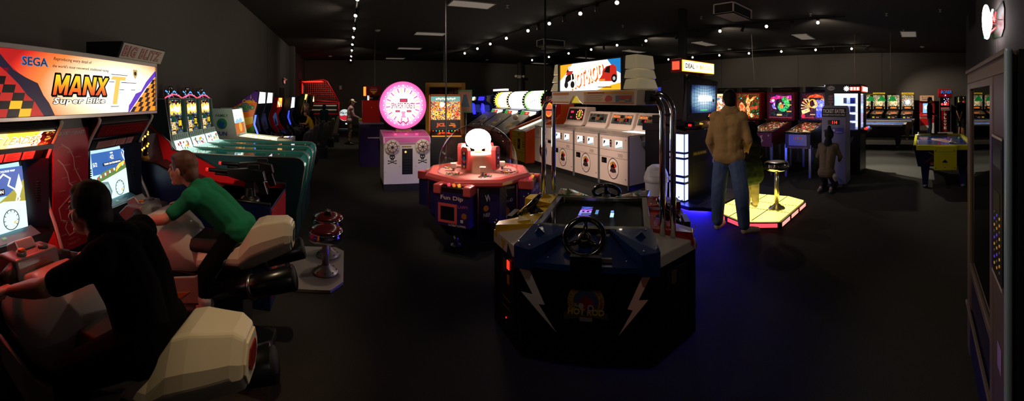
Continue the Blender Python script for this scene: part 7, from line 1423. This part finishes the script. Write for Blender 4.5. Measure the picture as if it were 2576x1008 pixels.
m = MB(); m.box((-.44, YF - .02, 2.24), (-.30, YF, 2.46), P('c8c0b0', .5)); tag(m.build('wall_plate'), 'small white plate on the far wall above the basketball cage', 'thermostat')
m = MB(); m.box((XL, 13.75, 0), (XL + .02, 14.7, 2.1), P('0c0b0b', .6)); struct(m.build('door_1'))
# ------------------------------------------------------------------ people
def frame(f):
    f = unit(f); r = unit(f.cross(V((0, 0, 1)))); u = r.cross(f)
    return f, r, u, Matrix((r, f, u)).transposed()
def hand(w, d, pn, k=1., curl=.9, thumb=1):
    """caps of a hand: wrist w, pointing d, palm towards pn; curl bends the fingers towards the palm; thumb: side"""
    d = unit(d); pn = unit(V(pn) - d * V(pn).dot(d)); sd = d.cross(pn) * thumb; c = []
    pc = w + d * .045 * k
    for s in (-.026, -.009, .009, .026): c.append(('c', w + sd * s * .6 * k, .013 * k, w + d * .082 * k + sd * s * k, .0115 * k))
    for s, L_ in ((-.028, .058), (-.0095, .068), (.0095, .072), (.028, .064)):
        b = w + d * .086 * k + sd * s * k; a1 = curl * .75; a2 = curl * 1.6; a3 = curl * 2.35
        p1 = b + (d * cos(a1) + pn * sin(a1)) * L_ * .45 * k; p2 = p1 + (d * cos(a2) + pn * sin(a2)) * L_ * .33 * k; p3 = p2 + (d * cos(a3) + pn * sin(a3)) * L_ * .25 * k
        c += [('c', b, .0098 * k, p1, .0092 * k), ('c', p1, .0092 * k, p2, .0085 * k), ('c', p2, .0085 * k, p3, .0075 * k)]
    t0 = w + d * .028 * k + sd * .026 * k; t1 = t0 + (sd * .7 + d * .6 + pn * .35).normalized() * .038 * k; t2 = t1 + (d * .75 + pn * .7 + sd * .05).normalized() * .032 * k
    c += [('c', t0, .014 * k, t1, .0105 * k), ('c', t1, .0105 * k, t2, .0088 * k)]
    return c
SKIN = P('c98d72', .5)
def CL(h): return P(h, .9, 0, 0, .9, 11, .12)       # creased cloth
def person(lab, base, J, look, top, legs, shoe, hair, S=1., skin=SKIN, sleeve=1., shorts=False, vox=.009, hs=1., extra=None, hairlong=False, bulk=1., grip=None, face=True, wide=1.):
    x, y, z = base; B = V(base); t = thing('person', lab, 'person', x, y, z); g = {k: V(v) - B for k, v in J.items()}
    f, r, u, M = frame(look); h = g['head']; k = hs; sk = skin
    e = lambda a, b, c, rx, ry, rz: ('e', h + r * a * k + f * b * k + u * c * k, (rx * k, ry * k, rz * k), M)
    head = [e(0, -.01, .022, .073, .089, .088), e(0, .026, -.035, .056, .062, .082), e(0, .07, -.098, .026, .022, .02), e(0, .06, -.045, .046, .034, .05), e(0, .086, -.058, .022, .011, .013), e(0, .078, .026, .05, .014, .012),
            ('c', h + f * .086 * k + u * .012 * k, .008 * k, h + f * .106 * k - u * .022 * k, .0125 * k), e(.034, .066, -.03, .022, .02, .022), e(-.034, .066, -.03, .022, .02, .022),
            e(.081, .002, -.014, .012, .021, .033), e(-.081, .002, -.014, .012, .021, .033)]
    nk = [('c', g['neck'], .054 * S, h - u * .06 * k - f * .015 * k, .047 * S)]
    sh, hp = (g['shL'], g['shR']), (g['hipL'], g['hipR']); mid = (sh[0] + sh[1]) / 2; pel = (hp[0] + hp[1]) / 2
    def torso(b):
        c = [('c', sh[0], (.062 + b) * S, sh[1], (.062 + b) * S), ('c', hp[0], (.092 * bulk + b) * S, hp[1], (.092 * bulk + b) * S), ('c', mid, (.085 + b) * S, g['neck'], (.055 + b) * S)]
        bow = g.get('back', V((0, 0, 0)))
        for q in (0, 1):
            a = mid.lerp(sh[q], .45); o = pel.lerp(hp[q], .5); m_ = a.lerp(o, .5) + (g['back'] if 'back' in g else V())
            c += [('c', a.lerp(o, .12), (.098 * bulk + b) * S, m_, (.094 * bulk + b) * S), ('c', m_, (.094 * bulk + b) * S, o, (.09 * bulk + b) * S)]
        return c
    arms, slv, lg, tr = [], [], [], []
    for q in 'LR':
        s_, el, wr = g['sh' + q], g['el' + q], g['wr' + q]
        arms += [('c', s_, .05 * S, el, .040 * S), ('c', el, .041 * S, el.lerp(wr, .35), .041 * S), ('c', el.lerp(wr, .35), .041 * S, wr, .027 * S)]
        hd = g['hd' + q] - wr; pn = (grip or {}).get(q, V((0, 0, -1)) if abs(unit(hd).z) < .8 else -f)
        arms += hand(wr, hd, pn, S * 1.0, .95 if grip else .55, 1 if q == 'L' else -1)
        slv += [('c', s_, .062 * S, s_.lerp(el, min(1, sleeve * 1.0)), .055 * S)]
        if sleeve > 1: slv += [('c', el, .053 * S, el.lerp(wr, min(1, sleeve - 1)), .040 * S)]
        hi, kn, an = g['hip' + q], g['kn' + q], g['an' + q]; to = g['to' + q]
        lg += [('c', hi, .078 * S, kn, .05 * S), ('c', kn, .05 * S, kn.lerp(an, .35), .052 * S), ('c', kn.lerp(an, .35), .052 * S, an, .034 * S), ('c', an, .034 * S, to, .026 * S)]
        tr += [('c', hi, .094 * S * bulk, kn, .066 * S * bulk * wide)]
        if not shorts: tr += [('c', kn, .066 * S * bulk * wide, an + (kn - an) * .10, .056 * S * wide)]
    body = blob('body', t, head + nk + torso(-.012) + arms + lg, sk, vox, 5)
    top_ = blob('shirt', t, torso(.020) + slv, top, vox * 1.3, 6)
    blob('trousers', t, tr + [('c', hp[0], .098 * S * bulk, hp[1], .098 * S * bulk), ('c', pel, .1 * S, pel.lerp(mid, .12), .1 * S)], legs, vox * 1.3, 6)
    for q in 'LR':
        an, to = g['an' + q], g['to' + q]; d = unit(to - an); fl = V((d.x, d.y, 0)) if abs(d.z) < .95 else V((1, 0, 0)); fl.normalize()
        blob('shoe', t, [('c', an - V((0, 0, .035 * S)), .042 * S, an.lerp(to, .55) - V((0, 0, .01 * S)), .044 * S), ('c', an.lerp(to, .55) - V((0, 0, .01 * S)), .044 * S, to, .036 * S), ('c', an, .042 * S, an - V((0, 0, .03 * S)), .042 * S)], shoe, vox * 1.1, 3)
    if hair:
        hc = [e(0, -.024, .036, .087, .099, .098), e(0, -.062, -.025, .076, .058, .082), e(0, .022, .082, .066, .058, .036), e(.068, -.04, .02, .018, .03, .045), e(-.068, -.04, .02, .018, .03, .045)]
        if hairlong: hc += [e(0, -.07, -.09, .06, .04, .09)]
        blob('hair', t, hc, hair, max(.006, vox * .8), 3)
    if face:
        for s in (-1, 1):
            m = MB(); m.ell(h + f * .077 * k + r * s * .031 * k + u * .004 * k, .011 * k, P('d8d0c8', .3), 10); m.ell(h + f * .0845 * k + r * s * .031 * k + u * .004 * k, .0052 * k, P('1a120e', .2), 8); m.build('eye', t)
        m = MB(); m.ell(h + f * .0965 * k - u * .058 * k, (.018 * k, .004 * k, .003 * k), P('8a4a44', .5), 10, M); m.build('mouth', t)
        for s in (-1, 1):
            m = MB(); m.ell(h + f * .086 * k + r * s * .031 * k + u * .026 * k, (.018 * k, .005 * k, .0045 * k), hair or P('2a1c14', .6), 10, M); m.build('eyebrow', t)
    return t, f, r, u, M, h
def stand(x, y, hd, H=1.75, z=0., arm=None, stance=.10, lean=0.):
    """joints of a standing figure facing hd (world coords); arm: {'L': (elbow, wrist, hand) offsets in (right, forward, up)}"""
    f = unit((hd[0], hd[1], 0)); r = V((f.y, -f.x, 0)); k = H / 1.75; B = V((x, y, z))
    P_ = lambda a, b, c: B + r * a * k + f * (b + lean * max(0, c - .9)) * k + V((0, 0, c * k))
    J = dict(head=P_(0, .02, 1.625), neck=P_(0, -.01, 1.46), shL=P_(-.165, 0, 1.40), shR=P_(.165, 0, 1.40), hipL=P_(-.085, 0, .93), hipR=P_(.085, 0, .93), knL=P_(-stance, .03, .50), knR=P_(stance, .03, .50), anL=P_(-stance - .01, -.02, .085), anR=P_(stance + .01, -.02, .085), toL=P_(-stance - .03, .14, .045), toR=P_(stance + .03, .14, .045))
    d = {'L': ((-.22, -.03, 1.10), (-.22, .08, .86), (-.21, .11, .77)), 'R': ((.22, -.03, 1.10), (.22, .08, .86), (.21, .11, .77))}; d.update(arm or {})
    for q in 'LR': J['el' + q], J['wr' + q], J['hd' + q] = (P_(*p) for p in d[q])
    return J
BLK_ = P('060607', .9, spec=.1); DKHAIR = P('0e0806', .7, spec=.2)
# boy in the green shirt
J = dict(head=(-1.115, 2.31, 1.19), neck=(-1.01, 2.32, 1.07), shL=(-.985, 2.17, 1.03), shR=(-.99, 2.47, 1.04), hipL=(-.70, 2.25, .815), hipR=(-.70, 2.41, .815), elL=(-1.12, 2.06, .905), elR=(-1.14, 2.58, .92), wrL=(-1.275, 2.07, .865), wrR=(-1.275, 2.60, .865), hdL=(-1.36, 2.065, .84), hdR=(-1.36, 2.60, .84),
         knL=(-.84, 2.08, .62), knR=(-.86, 2.58, .62), anL=(-.83, 2.06, .40), anR=(-.80, 2.59, .37), toL=(-.97, 2.05, .375), toR=(-.93, 2.60, .36), back=(-.02, 0, .035))
J['back'] = V(J['back']) + V((-.7, 2.33, 0))
_boy = person('boy in green t-shirt and dark trousers leaning over the rear motorcycle', (-.7, 2.33, 0), J, (-1, -.06, -.10), CL('1f7350'), BLK_, P('1a1a1c', .5), P('5a3320', .6), S=.86, sleeve=.72, vox=.006, hs=.98, grip={'L': V((.1, .1, -1)), 'R': V((.1, -.1, -1))})
for q in 'LR':
    a, k = V(J['an' + q]) - V((-.7, 2.33, 0)), V(J['kn' + q]) - V((-.7, 2.33, 0))
    blob('sock', _boy[0], [('c', a + (k - a) * .02, .046, a + (k - a) * .30, .054)], P('c8c4c0', .8), .007, 3)
# boy in black
J = dict(head=(-1.035, 1.21, 1.20), neck=(-.945, 1.2, 1.09), shL=(-.83, 1.03, 1.09), shR=(-.87, 1.38, 1.09), hipL=(-.70, 1.10, .80), hipR=(-.70, 1.27, .80), elL=(-.99, .915, .985), elR=(-1.04, 1.48, .96), wrL=(-1.23, .945, .865), wrR=(-1.24, 1.50, .865), hdL=(-1.33, .95, .84), hdR=(-1.33, 1.49, .84),
         knL=(-.94, .98, .66), knR=(-.94, 1.46, .66), anL=(-.83, .95, .37), anR=(-.83, 1.49, .37), toL=(-.97, .94, .36), toR=(-.97, 1.50, .36), back=(.015, 0, .02))
J['back'] = V(J['back']) + V((-.66, 1.22, 0))
person('boy in black t-shirt hunched over the front motorcycle, seen from behind', (-.66, 1.22, 0), J, (-1, .03, -.10), P('050506', .95, spec=.08), BLK_, P('141416', .5), DKHAIR, S=.92, sleeve=.78, vox=.006, hs=.98, bulk=1.05, grip={'L': V((.1, .1, -1)), 'R': V((.1, -.1, -1))})
# man by the glowing platform
J = stand(4.03, 2.34, (.93, .36), 1.80, 0, {'L': ((-.24, -.02, 1.10), (-.20, .14, .90), (-.18, .18, .82)), 'R': ((.25, -.04, 1.12), (.20, .16, .98), (.15, .24, .95))}, .13)
J['toL'] = V((4.16, 2.50, .04)); J['anR'] = V((4.00, 2.10, .085)); J['toR'] = V((4.13, 1.98, .04)); J['knR'] = V((4.04, 2.16, .5))
_man = person('standing man in tan jacket and blue jeans, seen from behind beside the quiz game', (4.03, 2.34, 0), J, (.72, .68, -.05), CL('96764e'), CL('4a5a80'), P('b8aa98', .5), DKHAIR, S=1.03, sleeve=1.95, vox=.009, hs=1.0, bulk=1.12, wide=1.32)
t, f, r, u, M, h = _man
blob('collar', t, [('c', h - u * .13 - f * .035 + r * .03, .066, h - u * .13 - f * .035 - r * .03, .066), ('c', h - u * .17 - f * .04 + r * .06, .07, h - u * .17 - f * .04 - r * .06, .07)], CL('96764e'), .009, 4)
# child on the platform
J = stand(4.70, 2.36, (.45, .9), 1.22, .10, {'L': ((-.24, .02, 1.12), (-.20, .2, 1.02), (-.17, .28, 1.0)), 'R': ((.26, .0, 1.10), (.22, .16, .95), (.2, .24, .92))}, .10)
t, f, r, u, M, h = person('child in dark hooded coat and pale trousers standing on the glowing platform', (4.70, 2.36, .10), J, (.6, .8, -.1), CL('1c2026'), CL('b8b0a0'), P('8a7a5a', .6), None, S=.74, sleeve=1.9, vox=.008, hs=.86, bulk=1.3, face=False, wide=1.3)
blob('hood', t, [('e', h + u * .015 - f * .03, (.095, .105, .115), M), ('c', h - u * .10 - f * .06, .08, h - u * .15 - f * .07, .10)], CL('0d0d10'), .01, 5)
blob('coat_skirt', t, [('c', V((0, 0, .62)) + V((-.05, .03, 0)), .125, V((-.06, .03, .47)), .14), ('c', V((.05, -.03, .62)), .125, V((.06, -.03, .47)), .14)], CL('3a4a34'), .012, 5)
# child kneeling at the kiosk
J = dict(head=(6.64, 1.70, 1.0), neck=(6.58, 1.70, .86), shL=(6.56, 1.84, .80), shR=(6.56, 1.56, .80), hipL=(6.42, 1.77, .34), hipR=(6.42, 1.63, .34), elL=(6.60, 1.92, .60), elR=(6.60, 1.48, .60), wrL=(6.76, 1.88, .50), wrR=(6.76, 1.54, .52), hdL=(6.84, 1.86, .47), hdR=(6.84, 1.56, .50),
         knL=(6.70, 1.80, .07), knR=(6.70, 1.60, .07), anL=(6.36, 1.79, .075), anR=(6.36, 1.60, .075), toL=(6.24, 1.80, .04), toR=(6.24, 1.58, .04))
t, f, r, u, M, h = person('child in grey-brown hooded top kneeling on carpet in front of the ticket kiosk', (6.42, 1.70, 0), J, (1, 0, -.25), CL('5a4e44'), CL('26242c'), P('5a5660', .6), None, S=.80, sleeve=1.95, vox=.009, hs=.9, bulk=1.15, face=False)
blob('hood', t, [('e', h + u * .01 - f * .03, (.09, .10, .11), M), ('e', h + u * .12 - f * .04, (.04, .05, .06), M), ('c', h - u * .12 - f * .07, .07, h - u * .17 - f * .07, .08)], CL('1c1a22'), .01, 5)
blob('shirt_tail', t, [('c', V((-.02, -.15, .30)), .05, V((.06, -.16, .20)), .035)], CL('c8c4d0'), .012, 5)
# white-capped player in the aisle
J = stand(.10, 13.4, (1, .1), 1.66, 0, {'L': ((-.2, .12, 1.12), (-.14, .36, 1.02), (-.12, .44, 1.0)), 'R': ((.2, .12, 1.12), (.14, .36, 1.02), (.12, .44, 1.0))}, .09, .12)
t, f, r, u, M, h = person('person in white cap, pinkish top and khaki trousers playing the dark video cabinet', (.10, 13.4, 0), J, (1, -.05, -.25), CL('b8949a'), CL('7a6a52'), P('3a3430', .6), P('2a1a14', .6), S=.95, sleeve=1.9, vox=.012, hairlong=True, bulk=1.1)
blob('cap', t, [('e', h + u * .06 - f * .012, (.086, .098, .072), M), ('e', h + u * .045 + f * .11, (.07, .06, .012), M)], P('e8e0c8', .7), .01, 3)
# grey-haired man leaning beside the riding games
J = stand(-1.22, 12.23, (-.5, -.85), 1.72, 0, {'L': ((-.24, .06, 1.10), (-.12, .22, .98), (-.1, .28, .97)), 'R': ((.24, .06, 1.10), (.14, .22, .98), (.1, .28, .97))}, .1, .3)
for q in ('head', 'neck', 'shL', 'shR', 'elL', 'elR', 'wrL', 'wrR', 'hdL', 'hdR', 'hipL', 'hipR'): J[q] = V(J[q]) - V((0, 0, .18))
for q in 'LR': J['kn' + q] = V(J['kn' + q]) + V((-.03, -.08, -.06))
person('smiling grey-haired man in black leaning beside the riding games', (-1.22, 12.23, 0), J, (-.55, -.8, -.1), CL('101012'), CL('141416'), P('101010', .5), P('6a6460', .6), S=1., sleeve=1.9, vox=.012)
# child in yellow at the wheel
J = dict(head=(-1.28, 11.6, 1.22), neck=(-1.22, 11.6, 1.07), shL=(-1.20, 11.47, 1.02), shR=(-1.20, 11.73, 1.02), hipL=(-1.02, 11.54, .54), hipR=(-1.02, 11.67, .54), elL=(-1.28, 11.42, .88), elR=(-1.28, 11.78, .88), wrL=(-1.40, 11.49, .88), wrR=(-1.40, 11.71, .88), hdL=(-1.46, 11.5, .9), hdR=(-1.46, 11.7, .9), knL=(-1.30, 11.50, .55), knR=(-1.30, 11.70, .55), anL=(-1.32, 11.50, .26), anR=(-1.32, 11.70, .26), toL=(-1.42, 11.50, .22), toR=(-1.42, 11.70, .22))
person('small child in yellow top at the steering wheel in front of the grey-haired man', (-1.02, 11.6, 0), J, (-1, .1, -.05), CL('c8981e'), CL('2a2a30'), P('1c1c1c', .5), P('3a2418', .6), S=.74, sleeve=.8, vox=.011, hs=.86)
# teal hooded child by the cage
J = stand(-1.02, 16.6, (-.3, 1), 1.40)
t, f, r, u, M, h = person('child in dark teal hooded top standing before the red basketball cage', (-1.02, 16.6, 0), J, (-.3, 1, 0), CL('163a3e'), CL('0e0e12'), P('1c1c1c', .5), None, S=.84, sleeve=1.9, vox=.013, hs=.9, face=False, bulk=1.15)
blob('hood', t, [('e', h + u * .01 - f * .03, (.09, .10, .115), M)], CL('163a3e'), .012, 4)
# people near the far right wall
J = stand(15.3, -.36, (.1, -1), 1.74, 0, {'L': ((-.2, -.02, 1.14), (-.14, .2, 1.02), (-.12, .27, 1.0)), 'R': ((.2, -.02, 1.14), (.16, .2, 1.0), (.12, .28, .98))}, .09)
J['anL'] = V(J['anL']) + V((0, .1, 0)); J['toL'] = V(J['toL']) + V((0, .1, 0))
person('man in black jacket and blue jeans walking past the red and white prize game', (15.3, -.36, 0), J, (.15, -1, -.08), CL('0c0c0e'), CL('2c3a56'), P('0c0b0b', .4), P('100c0a', .6), S=1., sleeve=1.9, vox=.012)
J = stand(15.15, -1.86, (.8, .55), 1.78)
person('man in navy t-shirt and patterned grey shorts by the near wall corner', (15.15, -1.86, 0), J, (.8, .6, 0), CL('14203a'), ART(['3a3a40', '5a5a60', '24242a'], 18, 1, False), P('3a3a40', .5), P('5a4a3a', .6), S=1.02, sleeve=.8, shorts=True, vox=.012, bulk=1.12)
J = stand(15.75, -1.72, (-.6, -.6), 1.80)
person('man in black with red collar standing behind the man in patterned shorts', (15.75, -1.72, 0), J, (.2, -1, 0), CL('0e0c0e'), CL('0c0c0e'), P('101010', .5), P('3a2418', .6), S=1.02, sleeve=.8, shorts=True, vox=.012, bulk=1.1)
# ------------------------------------------------------------------ beams along the spotlight rails; several are fill added where no head hangs
WARM = (1., .84, .66)
def beam(a, b, w, ang, col=WARM, blend=.7):
    spot_light(a, V(b) - V(a), w, ang, col, blend)
Z1 = H - .28
beam((.25, .9, Z1), (-.36, 1.2, .9), 135, 15, (1., .72, .42), 1.); beam((.25, 2.1, Z1), (-.6, 2.28, .9), 105, 34, (1., .74, .46))
beam((.25, 3.0, Z1), (1.15, 6.6, .75), 260, 34); beam((.25, 3.9, Z1), (4.6, 6.2, .5), 1000, 34, (1., .80, .68))
beam((.25, 4.2, Z1), (2.1, 7.6, 1.), 120, 36)
beam((.25, 1.2, Z1), (-2.5, 1.2, 3.2), 40, 130); beam((.25, 4.8, Z1), (-2.5, 5.2, 3.0), 42, 130); beam((.25, 9.4, Z1), (-2.5, 9.6, 2.6), 45, 130); beam((.25, 14.4, Z1), (-2.5, 16, 3.0), 60, 110)
beam((.25, 2.0, Z1), (1.95, -.4, 1.2), 150, 50)
beam((.25, 7.86, Z1), (.2, 9.5, 0), 40, 80); beam((.25, 12.7, Z1), (.1, 13.6, .9), 160, 60)
for y in (4.5, 7.5, 10.3, 13.4): beam((5.55, y, Z1), (5.2, y - .5, 0), 60, 110)
for y in (2.9, 6.1, 9.4, 12.7): beam((10., y, Z1), (18.6, y + .5, 2.6), 110, 100)
beam((10., 2.9, Z1), (8.1, .7, 0), 1500, 34, (1., .95, .78)); beam((10., 4.5, Z1), (7.0, 2.6, .8), 120, 60)
for y in (3.0, 6.3, 9.6): beam((15.6, y, Z1), (18.6, y - .4, 2.2), 80, 110)
beam((15.6, 3., Z1), (17.5, -.6, 1.2), 800, 60); beam((15.6, 4.6, Z1), (13.2, 1.2, .7), 800, 60); beam((10., 2.4, Z1), (7.2, -.4, .8), 420, 44)
beam((.25, .4, Z1), (1.85, 1.9, .7), 32, 40); beam((.25, 2.4, Z1), (1.75, 2.4, 1.8), 60, 24, (1., .8, .62)); beam((.25, 2.2, Z1), (1.4, 3.8, .5), 60, 30)
beam((5.55, 13.4, Z1), (10.7, 21., 3.), 400, 30); beam((5.55, 16., Z1), (2.6, 9.4, 1.6), 60, 30)
beam((.25, 18.4, Z1), (-1.4, 20., 1.6), 160, 50); beam((.25, 1.6, Z1), (-1.35, 3.6, 1.0), 420, 22); beam((.25, 4.2, Z1), (-.3, 3.6, 0), 45, 30); beam((.25, 3.0, Z1), (1.45, 4.1, .3), 70, 26)
beam((.25, 2.0, Z1), (4.0, 2.3, 1.1), 170, 17); beam((5.55, 4.5, Z1), (6.4, 1.7, .6), 90, 34)
beam((.25, 16., Z1), (.6, 22., 2.2), 80, 90); beam((5.55, 16., Z1), (5.5, 22., 2.), 50, 100); beam((10., 2.9, Z1), (9.2, 1.3, 0), 1200, 46, (1., .95, .78))
